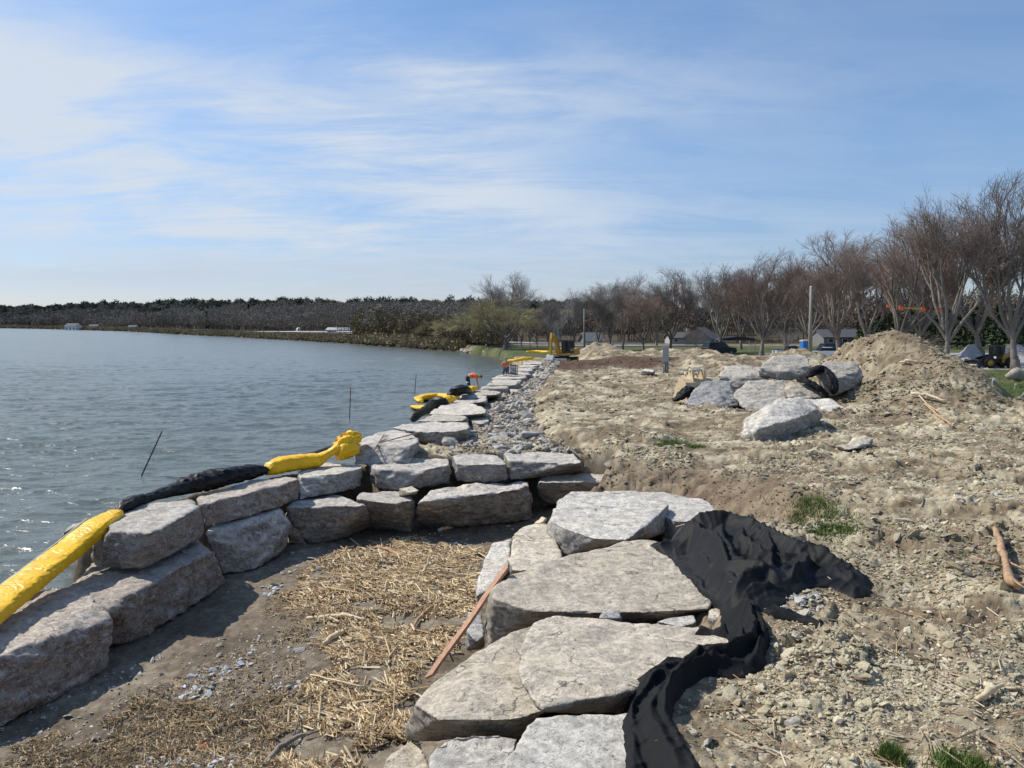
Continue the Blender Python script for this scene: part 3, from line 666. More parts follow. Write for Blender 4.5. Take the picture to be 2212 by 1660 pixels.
RE = [P(1085, 846, 2.05), P(1100, 841, 2.05), P(1113, 832, 2.05), P(1120, 825, 2.05), P(1133, 816, 2.05), P(1145, 808, 2.05), P(1152, 799, 2.05), P(1165, 789, 2.05), P(1176, 782, 2.05)]
def along(L, y):
    for a_, b_ in zip(L, L[1:]):
        if a_.y <= y <= b_.y: k = (y - a_.y) / (b_.y - a_.y); return a_.x + (b_.x - a_.x) * k
    return L[-1].x if y > L[-1].y else L[0].x
yy = 38.3; rr = random.Random(3)
while yy < 66:
    dl = rr.uniform(1.3, 2.1); xl = along(LE, yy) + rr.uniform(-.15, .2); xr = along(RE, yy) + rr.uniform(-.35, .3); z = 2.03 + rr.uniform(-.05, .06)
    xl2 = along(LE, yy + dl) + rr.uniform(-.1, .2); xr2 = along(RE, yy + dl) + rr.uniform(-.3, .2)
    pts = [Vector((x_ + rr.uniform(-.08, .08), y_ + rr.uniform(-.07, .07), z_)) for z_ in (z, z - .5) for x_, y_ in ((xl, yy), (xr, yy + rr.uniform(-.1, .3)), ((xl + xr) / 2, yy - .05), (xr2, yy + dl - .1), (xl2, yy + dl - .1))]
    stone('capstone', 'flat pale capstone in the far part of the row, beyond the bending worker', 'stone block', pts, SR, .09, amp=.03, chip=.04, group='far capstones of the lakeside row')
    yy += dl + .08
# foreground slabs
FR, FW = M['slab_rock'], M['slab_white']
def F(label, top, zt, bot, zb, m=FR, vox=.03, **k):
    k.setdefault('amp', .032); k.setdefault('chip', .034); k.setdefault('cuts', 0)
    pts = sp_(top, zt, bot, zb); c_ = sum(pts, Vector()) / len(pts)
    pts = [Vector((c_.x + (p.x - c_.x) * 1.045, c_.y + (p.y - c_.y) * 1.06, p.z)) for p in pts]
    return stone('stone_slab', label, 'stone slab', pts, m, vox, keep=True, **k)
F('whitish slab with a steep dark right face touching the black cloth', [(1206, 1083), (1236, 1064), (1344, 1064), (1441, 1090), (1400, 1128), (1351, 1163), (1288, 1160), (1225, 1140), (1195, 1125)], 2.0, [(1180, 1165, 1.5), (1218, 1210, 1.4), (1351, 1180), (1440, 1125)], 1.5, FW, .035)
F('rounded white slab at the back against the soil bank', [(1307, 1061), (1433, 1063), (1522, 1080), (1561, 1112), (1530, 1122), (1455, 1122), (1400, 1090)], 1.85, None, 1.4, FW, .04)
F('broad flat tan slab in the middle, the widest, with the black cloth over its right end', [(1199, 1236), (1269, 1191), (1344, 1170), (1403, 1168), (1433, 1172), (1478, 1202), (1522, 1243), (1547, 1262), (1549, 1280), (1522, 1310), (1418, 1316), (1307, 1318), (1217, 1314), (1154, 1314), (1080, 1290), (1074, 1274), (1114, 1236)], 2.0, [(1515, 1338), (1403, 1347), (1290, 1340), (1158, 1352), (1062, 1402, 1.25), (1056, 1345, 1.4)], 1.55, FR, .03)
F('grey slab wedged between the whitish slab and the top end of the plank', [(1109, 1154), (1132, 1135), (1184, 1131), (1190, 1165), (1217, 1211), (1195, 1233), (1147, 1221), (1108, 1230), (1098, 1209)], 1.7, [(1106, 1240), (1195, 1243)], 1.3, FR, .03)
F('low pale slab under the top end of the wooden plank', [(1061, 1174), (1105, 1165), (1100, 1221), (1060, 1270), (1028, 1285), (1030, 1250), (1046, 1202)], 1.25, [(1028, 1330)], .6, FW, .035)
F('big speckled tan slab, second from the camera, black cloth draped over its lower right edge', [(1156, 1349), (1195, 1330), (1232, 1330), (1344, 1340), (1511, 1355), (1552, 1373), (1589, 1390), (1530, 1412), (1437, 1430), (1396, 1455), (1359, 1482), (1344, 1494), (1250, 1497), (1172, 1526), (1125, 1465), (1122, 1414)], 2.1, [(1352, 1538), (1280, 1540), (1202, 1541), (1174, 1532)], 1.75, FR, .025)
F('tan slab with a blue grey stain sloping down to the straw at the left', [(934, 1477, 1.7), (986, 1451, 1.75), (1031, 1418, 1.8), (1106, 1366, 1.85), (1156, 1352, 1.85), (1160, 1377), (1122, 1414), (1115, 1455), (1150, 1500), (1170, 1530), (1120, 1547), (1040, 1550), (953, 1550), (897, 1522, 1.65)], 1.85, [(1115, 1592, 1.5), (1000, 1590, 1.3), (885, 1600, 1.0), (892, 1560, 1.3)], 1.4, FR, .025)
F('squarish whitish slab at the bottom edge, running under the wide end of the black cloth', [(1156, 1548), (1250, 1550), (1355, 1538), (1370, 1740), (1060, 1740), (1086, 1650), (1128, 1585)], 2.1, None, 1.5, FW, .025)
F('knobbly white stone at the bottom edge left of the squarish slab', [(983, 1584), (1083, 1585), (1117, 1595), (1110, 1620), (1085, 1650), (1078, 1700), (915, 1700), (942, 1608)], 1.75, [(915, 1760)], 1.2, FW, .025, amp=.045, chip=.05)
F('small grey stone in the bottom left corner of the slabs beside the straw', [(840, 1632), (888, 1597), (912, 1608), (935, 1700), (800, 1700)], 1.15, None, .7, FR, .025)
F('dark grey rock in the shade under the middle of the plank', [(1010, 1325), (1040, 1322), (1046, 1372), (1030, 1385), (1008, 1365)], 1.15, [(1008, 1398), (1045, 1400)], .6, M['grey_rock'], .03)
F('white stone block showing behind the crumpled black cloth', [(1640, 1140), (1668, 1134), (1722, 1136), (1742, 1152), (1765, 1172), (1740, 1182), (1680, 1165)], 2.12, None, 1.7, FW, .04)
stone('small_stone', 'grey wedge stone in the joint between the two biggest tan slabs', 'stone', sp_([(1293, 1335), (1302, 1320), (1338, 1318), (1344, 1336)], 2.05, [(1293, 1345), (1344, 1345)], 1.8), M['grey_rock'], .02, amp=.015, chip=.012)
stone('small_stone', 'pale broken stone between the end of the widest slab and the cloth', 'stone', sp_([(1552, 1296), (1572, 1290), (1590, 1302), (1580, 1316), (1556, 1316)], 2.0, None, 1.6), M['pile_rock'], .02, amp=.02, chip=.015)
stone('small_stone', 'small tan stone right under the end of the widest slab', 'stone', sp_([(1530, 1318), (1552, 1314), (1562, 1328), (1548, 1340), (1528, 1334)], 1.98, None, 1.6), FR, .02, amp=.02, chip=.015)
stone('small_stone', 'pale flat wedge stone in the slab joint next to the black cloth', 'stone', sp_([(1416, 1342), (1450, 1334), (1500, 1330), (1506, 1346), (1470, 1355)], 2.03, [(1420, 1352), (1500, 1355)], 1.8), FW, .02, amp=.015, chip=.012)
# boulder pile
PR = M['pile_rock']
def Bd(label, top, bot, m=PR, vox=.06, back=1.0, **k):
    T = [P(*q) for q in top]; Bq = [P(*q) for q in bot]
    cy = sum(p.y for p in T) / len(T); zb = min(p.z for p in Bq)
    pts = T + Bq + [Vector((p.x, p.y + back * .4, zb)) for p in T if p.y >= cy]
    k.setdefault('amp', .045); k.setdefault('chip', .06)
    return stone('boulder', label, 'boulder', pts, m, vox, **k)
Bd('long foremost boulder with a chalky white top and dark right side', [(1609, 906, 2.45), (1646, 881, 2.75), (1683, 859, 3.0), (1723, 857, 3.0), (1765, 877, 2.75), (1769, 886, 2.65), (1701, 912, 2.5), (1651, 918, 2.45), (1634, 928, 2.4)], [(1597, 945, 2.05), (1632, 964, 1.9), (1680, 957, 1.9), (1708, 938, 1.95), (1745, 924, 2.0), (1775, 908, 2.1)], FW, .045, amp=.05)
def By(label, top, bot, m=PR, vox=.06, **k):
    T = [PY(*q) for q in top]; Bq = [PY(*q) for q in bot]; zb = min(p.z for p in Bq); cy = sum(p.y for p in T) / len(T)
    pts = T + Bq + [Vector((p.x, p.y + .3, zb)) for p in T if p.y >= cy]
    k.setdefault('amp', .045); k.setdefault('chip', .06)
    return stone('boulder', label, 'boulder', pts, m, vox, **k)
By('pointed grey boulder at the left end of the pile beside the excavator bucket', [(1494, 844, 30.4), (1512, 826, 30.9), (1545, 817, 31.4), (1572, 819, 31.4), (1578, 834, 30.9), (1556, 852, 30.1)], [(1476, 874, 29.9), (1520, 890, 29.3), (1545, 887, 29.3), (1598, 878, 29.8), (1598, 858, 31)], M['grey_rock'])
By('wide grey brown boulder with a sloping face, centre of the pile', [(1582, 850, 29.9), (1612, 822, 30.8), (1651, 817, 31.2), (1694, 821, 31.2), (1700, 845, 30.2)], [(1588, 862, 29.6), (1620, 898, 28.4), (1655, 900, 28.4), (1702, 884, 29)])
By('pale topped boulder in the second tier, upper left of the pile', [(1552, 812, 32), (1566, 791, 33), (1609, 786, 33.4), (1646, 795, 33), (1662, 813, 32.2), (1612, 812, 31.8)], [(1556, 822, 31.9), (1584, 842, 31.5), (1614, 830, 31.6), (1662, 828, 32)])
By('big tan boulder on top of the pile with a dark right end', [(1637, 795, 32), (1668, 768, 33), (1718, 763, 33.4), (1745, 770, 33.2), (1752, 788, 32.4), (1700, 803, 31.6)], [(1650, 815, 31.8), (1693, 824, 31.5), (1740, 812, 31.8), (1753, 801, 32.2)])
By('rounded boulder at the right end of the pile against the soil heap', [(1755, 798, 31.2), (1790, 779, 32), (1842, 779, 32.2), (1862, 795, 31.8), (1842, 806, 31), (1800, 820, 30.4)], [(1797, 856, 30.2), (1844, 840, 30.6), (1866, 818, 31.2)])
By('low pinkish boulder under the black scrap in the middle of the pile', [(1691, 824, 30.4), (1732, 825, 30.6), (1776, 848, 29.8), (1720, 846, 29.6)], [(1701, 862, 29.4), (1745, 866, 29.3), (1778, 859, 29.5)], M['slab_rock'])
Bd('flat cream coloured stone lying behind the foremost boulder', [(1730, 861, 2.4), (1792, 859, 2.45), (1825, 879, 2.2), (1834, 890, 2.1), (1792, 890, 2.1)], [(1768, 897, 1.9), (1835, 899, 1.9)], M['slab_white'])
By('small pale boulder tucked between the two upper boulders', [(1636, 800, 31.9), (1648, 788, 32.4), (1664, 785, 32.6), (1668, 800, 32)], [(1640, 812, 31.8), (1668, 814, 31.8)], PR, .05)
Bd('flat tan slab half buried in the soil right of the foremost boulder', [(1805, 962, 2.2), (1850, 950, 2.25), (1890, 945, 2.25), (1880, 962, 2.15), (1830, 972, 2.12)], [(1805, 978, 1.9), (1880, 972, 1.9)], FR, .04, amp=.03)
Bd('small pale block lying on the soil by the grey utility pedestal', [(1385, 800, 2.25), (1395, 796, 2.35), (1415, 799, 2.3), (1412, 804, 2.2)], [(1384, 811, 1.9), (1414, 812, 1.9)], FW, .06)

# ------------------------------------------------------------------ scattered clods, gravel and chips (uncountable: one object each)
def ico(sub, seed, flat=1.0, jag=.3):
    bm = bmesh.new(); bmesh.ops.create_icosphere(bm, subdivisions=sub, radius=1)
    r = random.Random(seed); pl_ = [(Vector((r.gauss(0, 1), r.gauss(0, 1), r.gauss(0, 1))).normalized(), r.uniform(.45, .8)) for _ in range(7)]
    for v in bm.verts:
        for n_, d_ in pl_:
            k = v.co.dot(n_)
            if k > d_: v.co -= n_ * (k - d_)
        v.co *= 1 + r.uniform(-jag, jag) * .4
        v.co.z *= flat
    V = np.array([v.co[:] for v in bm.verts]); Fq = np.array([[v.index for v in f.verts] for f in bm.faces]); bm.free(); return V, Fq
TPL = [ico(1, k, .55, .55) for k in range(12)]; TPLH = [ico(2, k + 50, .6, .5) for k in range(10)]
rng = np.random.default_rng(11)
def scatter(name, X, Yy, Zz, size, cols, tpl, m, flat=(.6, 1.2), sink=.3, smooth=False):
    Vs, Fs, Cs = [], [], []; off = 0; idx = rng.integers(0, len(tpl), len(X))
    for k in range(len(tpl)):
        q = np.where(idx == k)[0]
        if not len(q): continue
        T, Fq = tpl[k]; n = len(q)
        an = rng.uniform(0, 2 * np.pi, n); ti = rng.normal(0, .35, n); tj = rng.normal(0, .35, n)
        sx = size[q] * rng.uniform(.7, 1.3, n); sy = size[q] * rng.uniform(.6, 1.1, n); sz = size[q] * rng.uniform(flat[0], flat[1], n)
        p = T[None] * np.stack([sx, sy, sz], -1)[:, None]
        ct, st_ = np.cos(ti)[:, None], np.sin(ti)[:, None]; y_ = p[..., 1] * ct - p[..., 2] * st_; z_ = p[..., 1] * st_ + p[..., 2] * ct
        cj, sj = np.cos(tj)[:, None], np.sin(tj)[:, None]; x_ = p[..., 0] * cj + z_ * sj; z_ = -p[..., 0] * sj + z_ * cj
        ca, sa = np.cos(an)[:, None], np.sin(an)[:, None]
        xx = x_ * ca - y_ * sa + X[q][:, None]; y2 = x_ * sa + y_ * ca + Yy[q][:, None]; z2 = z_ + (Zz[q] + sz * (.5 - sink))[:, None]
        Vs.append(np.stack([xx, y2, z2], -1).reshape(-1, 3)); Fs.append((Fq[None] + (np.arange(n) * len(T))[:, None, None]).reshape(-1, 3) + off)
        Cs.append(np.repeat(cols[q], len(T), 0)); off += n * len(T)
    me = mesh_np(name, np.vstack(Vs), np.vstack(Fs), smooth, {'Col': np.vstack(Cs)}, 3)
    return link(name, me, m)
def pick_uv(n, u0, u1, v0, v1, z):
    """even density as seen from the bank: more pieces close by, fewer far away"""
    u = rng.uniform(u0, u1, n); v = rng.uniform(v0, v1, n)
    b = (CV - v) / CAMF; k = (z - HC) / (-math.sin(TH) + b * math.cos(TH))
    return (u - CU) / CAMF * k, (math.cos(TH) + b * math.sin(TH)) * k
def mixcol(n, stops, jit=.12):
    s_ = np.array([c for c, _ in stops]); w_ = np.array([w for _, w in stops]); w_ = w_ / w_.sum()
    i = rng.choice(len(s_), n, p=w_); j = rng.integers(0, len(s_), n); k = rng.uniform(0, .45, n)[:, None]
    return (s_[i] * (1 - k) + s_[j] * k) * (1 + rng.uniform(-jit, jit, (n, 1)))
# soil clods
x, y = pick_uv(150000, 1100, 2900, 765, 1800, 2.1)
x = np.concatenate([x, rng.uniform(11.5, 22, 10000), rng.uniform(1.5, 7, 7000)]); y = np.concatenate([y, rng.uniform(26, 38, 10000), rng.uniform(13.5, 21.5, 7000)])
F_ = fields(x, y); keep = (F_[0] < .3) & (F_[1] < .1) & ((F_[2] < .4) | (y < 23.5)) & (F_[6] < .1) & (y < 92) & ((sdist(x, y, BED) < .12) | ((sdist(x, y, BED) < 1.1) & (y > 13.5))) & (cloth_sd(x, y) < -.02)
bk_ = ss(sdist(x, y, BED), -.3, .1)
dens = ss(fbm2(x * .8, y * .8, 3, 35), -.25, .2)
keep &= rng.uniform(0, 1, len(x)) < (.14 + .86 * dens)
x, y = x[keep], y[keep]; dk = F_[3][keep]; z = ground_z(x, y)
size = np.minimum(.13, (.0062 + .00098 * y) * np.exp(rng.normal(0, .58, len(x)))) * (.75 + .5 * dens[keep])
cols = mixcol(len(x), [((.53, .470, .320), 4), ((.46, .395, .26), 4), ((.39, .325, .21), 2), ((.60, .53, .39), 1.4), ((.30, .225, .14), .5), ((.46, .43, .37), .1)])
cols = cols * 1.03 * (1 - .42 * bk_[keep][:, None]) * (1 - .34 * (x > 11.5) * (y > 25))[:, None] * (1 - .38 * ss(fbm2(x * .8, y * .8, 3, 444), -.03, .12))[:, None]; cols = cols * (1 - dk[:, None]) + cols * dk[:, None] * np.array([.33, .27, .23])
prop(scatter('soil_clods', x, y, z, size, cols, TPL, M['vcol'], (.5, 1.0), .38), 'clods and crumbs of dry broken soil covering the dug up ground', 'soil clods', kind='stuff')
x, y = pick_uv(1300, 1280, 2900, 830, 1800, 2.1)
F_ = fields(x, y); keep = (F_[0] < .3) & (F_[1] < .1) & (F_[2] < .3) & (sdist(x, y, BED) < .05) & (cloth_sd(x, y) < -.05) & (fbm2(x * .9, y * .9, 3, 135) > -.03)
x, y = x[keep], y[keep]; z = ground_z(x, y)
size = np.minimum(.15, (.018 + .0026 * y) * np.exp(rng.normal(0, .45, len(x))))
cols = mixcol(len(x), [((.47, .405, .285), 4), ((.40, .33, .22), 4), ((.56, .51, .39), 1.6), ((.42, .40, .36), .3)])
prop(scatter('dry_lumps', x, y, z, size, cols, TPLH, M['vcol'], (.35, .65), .6), 'larger dry lumps of clay lying in the dug up ground', 'soil lumps', kind='stuff')
# rubble behind the top row and grey gravel at the foot of the wall and in the slab joints
def corridor(n, y0, y1):
    y_ = y0 * (y1 / y0) ** rng.uniform(0, 1, n); a = np.array([along(RE, q) if q > 38.5 else np.interp(q, [20.5, 23, 25, 32, 38], [-2.2, -1.6, -1.3, -.8, -.5]) for q in y_])
    b_ = a + np.interp(y_, [20.5, 22, 24, 30, 45, 66], [3.9, 2.9, 2.3, 1.6, 1.3, 1.2])
    return a + (b_ - a) * rng.uniform(-.02, 1.08, n), y_
GREYS = [((.42, .405, .375), 4), ((.54, .515, .47), 2), ((.28, .265, .24), 3), ((.46, .395, .30), 2), ((.66, .64, .60), .6)]
x, y = corridor(3900, 20.6, 68); z = ground_z(x, y)
size = (.04 + .0011 * y) * np.exp(rng.normal(0, .5, len(x))); prop(scatter('rubble', x, y, z, np.minimum(size, .3), mixcol(len(x), [((.38, .355, .31), 4), ((.50, .465, .405), 2.2), ((.25, .225, .19), 3), ((.42, .345, .25), 3.5), ((.62, .59, .54), .5)]), TPLH, M['vcol'], (.5, .9), .25), 'grey broken stone filling the strip behind the capstones', 'rubble', kind='stuff')
# a few rubble pieces large enough to tell apart
spots = [(1080, 925), (1100, 905), (1118, 958), (1092, 950), (1150, 945), (1068, 948), (1095, 890), (1104, 876), (1120, 870), (1133, 962), (1110, 938), (1075, 880), (1112, 850), (1090, 968)]
for i, (u, v) in enumerate(spots):
    p = P(u, v, 1.75); p.z = gz(p.x, p.y); s_ = random.uniform(.20, .36)
    pts = [p + Vector((random.uniform(-1, 1) * s_ * 1.3, random.uniform(-1, 1) * s_, random.uniform(-.3, .75) * s_)) for _ in range(14)]
    stone('rubble_stone', 'large angular grey stone lying loose in the rubble strip behind the capstones', 'stone', pts, M['grey_rock'] if i % 3 else M['slab_rock'], .04, amp=.02, chip=.02, group='large loose stones in the rubble strip')
def inpoly(x, y, uv, z): return sdist(x, y, PP(uv, z)) > 0
def lit_scatter(name, label, cat, n, regs, z, lo, cols, tpl=TPL, flat=(.35, .8), k_=.0011, cap=.12, edge=9):
    X_, Y_ = [], []
    for uv, w in regs:
        us = [q[0] for q in uv]; vs = [q[1] for q in uv]; x, y = pick_uv(int(n * w), min(us), max(us), min(vs), max(vs), z)
        q = inpoly(x, y, uv, z); X_.append(x[q]); Y_.append(y[q])
    x = np.concatenate(X_); y = np.concatenate(Y_); q = sdist(x, y, BED) < edge; x, y = x[q], y[q]; size = np.minimum(cap, (lo + k_ * y) * np.exp(rng.normal(0, .55, len(x))))
    return prop(scatter(name, x, y, ground_z(x, y), size, mixcol(len(x), cols), tpl, M['vcol'], flat, .2), label, cat, kind='stuff')
lit_scatter('gravel', 'grey gravel and chips lying on the mud between wall and slabs', 'gravel', 1.0, [
    ([(480, 1260), (640, 1190), (820, 1160), (1060, 1130), (1170, 1110), (1160, 1180), (1060, 1200), (900, 1170), (700, 1230), (640, 1330), (600, 1330)], 1500),
    ([(600, 1180), (1050, 1150), (1030, 1400), (900, 1640), (600, 1640), (640, 1300)], 1500),
    ([(240, 1680), (340, 1625), (500, 1628), (570, 1610), (640, 1600), (640, 1700), (240, 1720)], 1900),
    ([(400, 1420), (540, 1370), (700, 1330), (660, 1500), (600, 1560), (420, 1500)], 1200),
    ([(0, 1500), (600, 1330), (600, 1700), (0, 1700)], 2600)], .3, .0045, GREYS, k_=.0009)
lit_scatter('pale_chips', 'small heaps of pale grey stone chips on the mud', 'stone chips', 1.0, [
    ([(385, 1490), (410, 1445), (450, 1430), (500, 1420), (540, 1395), (545, 1415), (500, 1440), (470, 1470), (440, 1500)], 170),
    ([(620, 1500), (650, 1460), (690, 1500), (640, 1530)], 14), ([(550, 1260), (610, 1250), (605, 1275), (560, 1275)], 30),
    ([(250, 1670), (350, 1628), (560, 1640), (560, 1690), (260, 1700)], 420)], .3, .03, [((.55, .56, .56), 3), ((.70, .70, .69), 1.2), ((.38, .39, .40), 1.5)], TPLH, (.3, .6), .0012, .09)
lit_scatter('bank_gravel', 'pale gravel patches in the soil beside the black cloth', 'gravel', 1.0, [
    ([(1640, 1290), (1700, 1275), (1770, 1270), (1780, 1310), (1720, 1330), (1650, 1310)], 420),
    ([(2000, 1180), (2150, 1200), (2140, 1290), (2050, 1260)], 120), ([(2100, 1040), (2200, 1060), (2180, 1110), (2060, 1100)], 60),
    ([(1545, 1290), (1610, 1290), (1600, 1345), (1540, 1345)], 60)], 2.3, .012, GREYS)
lit_scatter('corner_rubble', 'grey stones tumbled behind the right end of the wall', 'rubble', 1.0, [([(1150, 968), (1250, 965), (1320, 985), (1350, 1035), (1262, 1040), (1240, 985)], 900)], 1.8, .03, GREYS, TPLH, (.5, .9), .002, .16, -.25)

# straw and reed litter washed into the cove
def straw(name, label, n, regs, z, cols, L=(.04, .26), wd=(.0035, .0085)):
    X_, Y_ = [], []
    for uv, w_ in regs:
        us = [q[0] for q in uv]; vs = [q[1] for q in uv]; x, y = pick_uv(int(n * w_), min(us), max(us), min(vs), max(vs), z)
        q = (sdist(x, y, PP(uv, z)) > .9 * fbm2(x * 2.2, y * 2.2, 4, 155) + .05) & (fbm2(x * 1.6, y * 1.6, 3, 55) > -.15); X_.append(x[q]); Y_.append(y[q])
    x = np.concatenate(X_); y = np.concatenate(Y_); N = len(x)
    zz_ = ground_z(x, y) + rng.uniform(0.0, .055, N) * (.4 + 1.2 * ss(fbm2(x * 1.3, y * 1.3, 3, 56), -.1, .25))
    L_ = rng.uniform(L[0], L[1], N) * (.6 + rng.exponential(.35, N)); base = 2.2 + 3.5 * fbm2(x * .9, y * .9, 2, 57)
    an = base + rng.normal(0, .75, N); pt = rng.normal(0, .16, N); wz = rng.uniform(wd[0], wd[1], N) * (1 + y * .06)
    d = np.stack([np.cos(an) * np.cos(pt), np.sin(an) * np.cos(pt), np.sin(pt)], -1); s_ = np.stack([-np.sin(an), np.cos(an), np.zeros(N)], -1); u_ = np.cross(d, s_)
    bend = rng.normal(0, .12, N)[:, None]; c0 = np.stack([x, y, zz_], -1)
    V = []
    for k, tt in enumerate((-.5, 0., .5)):
        c_ = c0 + d * (L_ * tt)[:, None] + s_ * bend * (L_ * (1 - abs(tt) * 2))[:, None]
        for a_, b_ in ((-1, 0), (0, 1), (1, 0)): V.append(c_ + s_ * (a_ * wz)[:, None] + u_ * (b_ * wz * .9)[:, None])
    V = np.stack(V, 1)
    Fb = np.array([[0, 1, 4, 3], [1, 2, 5, 4], [3, 4, 7, 6], [4, 5, 8, 7], [2, 0, 3, 5], [5, 3, 6, 8]])
    Fq = (Fb[None] + (np.arange(N) * 9)[:, None, None]).reshape(-1, 4)
    cl = np.repeat(mixcol(N, cols), 9, 0)
    return prop(link(name, mesh_np(name, V.reshape(-1, 3), Fq, False, {'Col': cl}), M['vcol_plain']), label, 'straw', kind='stuff')
SC = [((.64, .49, .28), 4), ((.50, .345, .18), 3), ((.74, .62, .42), 1.8), ((.30, .19, .10), 2.0), ((.17, .11, .065), 1.2)]
straw('straw_litter', 'thick mat of tan straw and reed stalks between the wall and the slabs', 1.0, [
    ([(620, 1240), (700, 1180), (860, 1135), (1040, 1165), (1055, 1200), (1030, 1270), (1010, 1330), (980, 1360), (930, 1450), (880, 1560), (850, 1700), (560, 1700), (640, 1560), (690, 1450), (700, 1350), (640, 1300)], 40000)], .45, SC, (.05, .30))
straw('long_reeds', 'long pale broken reeds tangled on top of the straw mat', 1.0, [
    ([(620, 1240), (700, 1180), (860, 1135), (1040, 1165), (1055, 1200), (1030, 1270), (980, 1360), (930, 1450), (880, 1560), (850, 1700), (600, 1700), (640, 1560), (690, 1450), (700, 1350), (640, 1300)], 1500)], .5, [((.68, .58, .40), 3), ((.56, .43, .26), 3), ((.40, .27, .15), 1.5)], (.20, .75), (.005, .011))
straw('scattered_straw', 'thin scatter of straw bits on the grey mud by the near wall', 1.0, [
    ([(0, 1600), (200, 1520), (420, 1480), (600, 1500), (700, 1480), (650, 1720), (0, 1720)], 14000),
    ([(250, 1500), (640, 1340), (680, 1460), (560, 1560), (300, 1600)], 2200), ([(560, 1300), (680, 1200), (700, 1400), (620, 1420)], 1800)], .35,
    [((.46, .34, .19), 3), ((.33, .23, .13), 3), ((.20, .14, .08), 3), ((.60, .50, .33), 1)], (.03, .16), (.0025, .006))
straw('soil_twigs', 'thin twigs and root bits scattered over the dug up soil', 1.0, [
    ([(1300, 1000), (1800, 900), (2212, 880), (2300, 1700), (1500, 1700), (1680, 1300)], 700), ([(1850, 780), (2000, 800), (2120, 900), (1900, 900)], 500)], 2.3, [((.40, .29, .18), 3), ((.24, .15, .09), 3), ((.56, .48, .36), 1)], (.08, .55), (.003, .006))
# grass blades in the tufts and on the lawn edge
def blades(name, label, X_, Y_, hgt, wd, cols):
    N = len(X_); z_ = ground_z(X_, Y_) - .01; an = rng.uniform(0, 6.283, N); ln = rng.normal(0, .35, (N, 2)); h = hgt * rng.uniform(.5, 1.3, N)
    s_ = np.stack([np.cos(an), np.sin(an), 0 * an], -1) * (wd * rng.uniform(.6, 1.3, N))[:, None]; b0 = np.stack([X_, Y_, z_], -1)
    tip = b0 + np.stack([ln[:, 0] * h, ln[:, 1] * h, h], -1)
    V = np.stack([b0 - s_, b0 + s_, tip], 1).reshape(-1, 3); Fq = np.arange(N * 3).reshape(-1, 3)
    return prop(link(name, mesh_np(name, V, Fq, False, {'Col': np.repeat(mixcol(N, cols), 3, 0)}, 3), M['vcol_plain']), label, 'grass', kind='stuff')
GC = [((.075, .15, .025), 4), ((.12, .19, .045), 2), ((.24, .23, .09), 1)]
bx, by = [], []
for (tx, ty, tr) in TUFTS:
    n = int(1500 if ty < 14 else 900); bx.append(tx + rng.normal(0, tr * .6, n)); by.append(ty + rng.normal(0, tr * .6, n))
blades('grass_tufts', 'small tufts of green grass surviving in the dug up soil', np.concatenate(bx), np.concatenate(by), .085, .006, GC)
x, y = pick_uv(26000, 2030, 2500, 795, 900, 1.55); q = (sdist(x, y, GRASS_R) > .1); blades('lawn_grass', 'short green lawn grass to the right of the soil heap', x[q], y[q], .07, .022, GC)

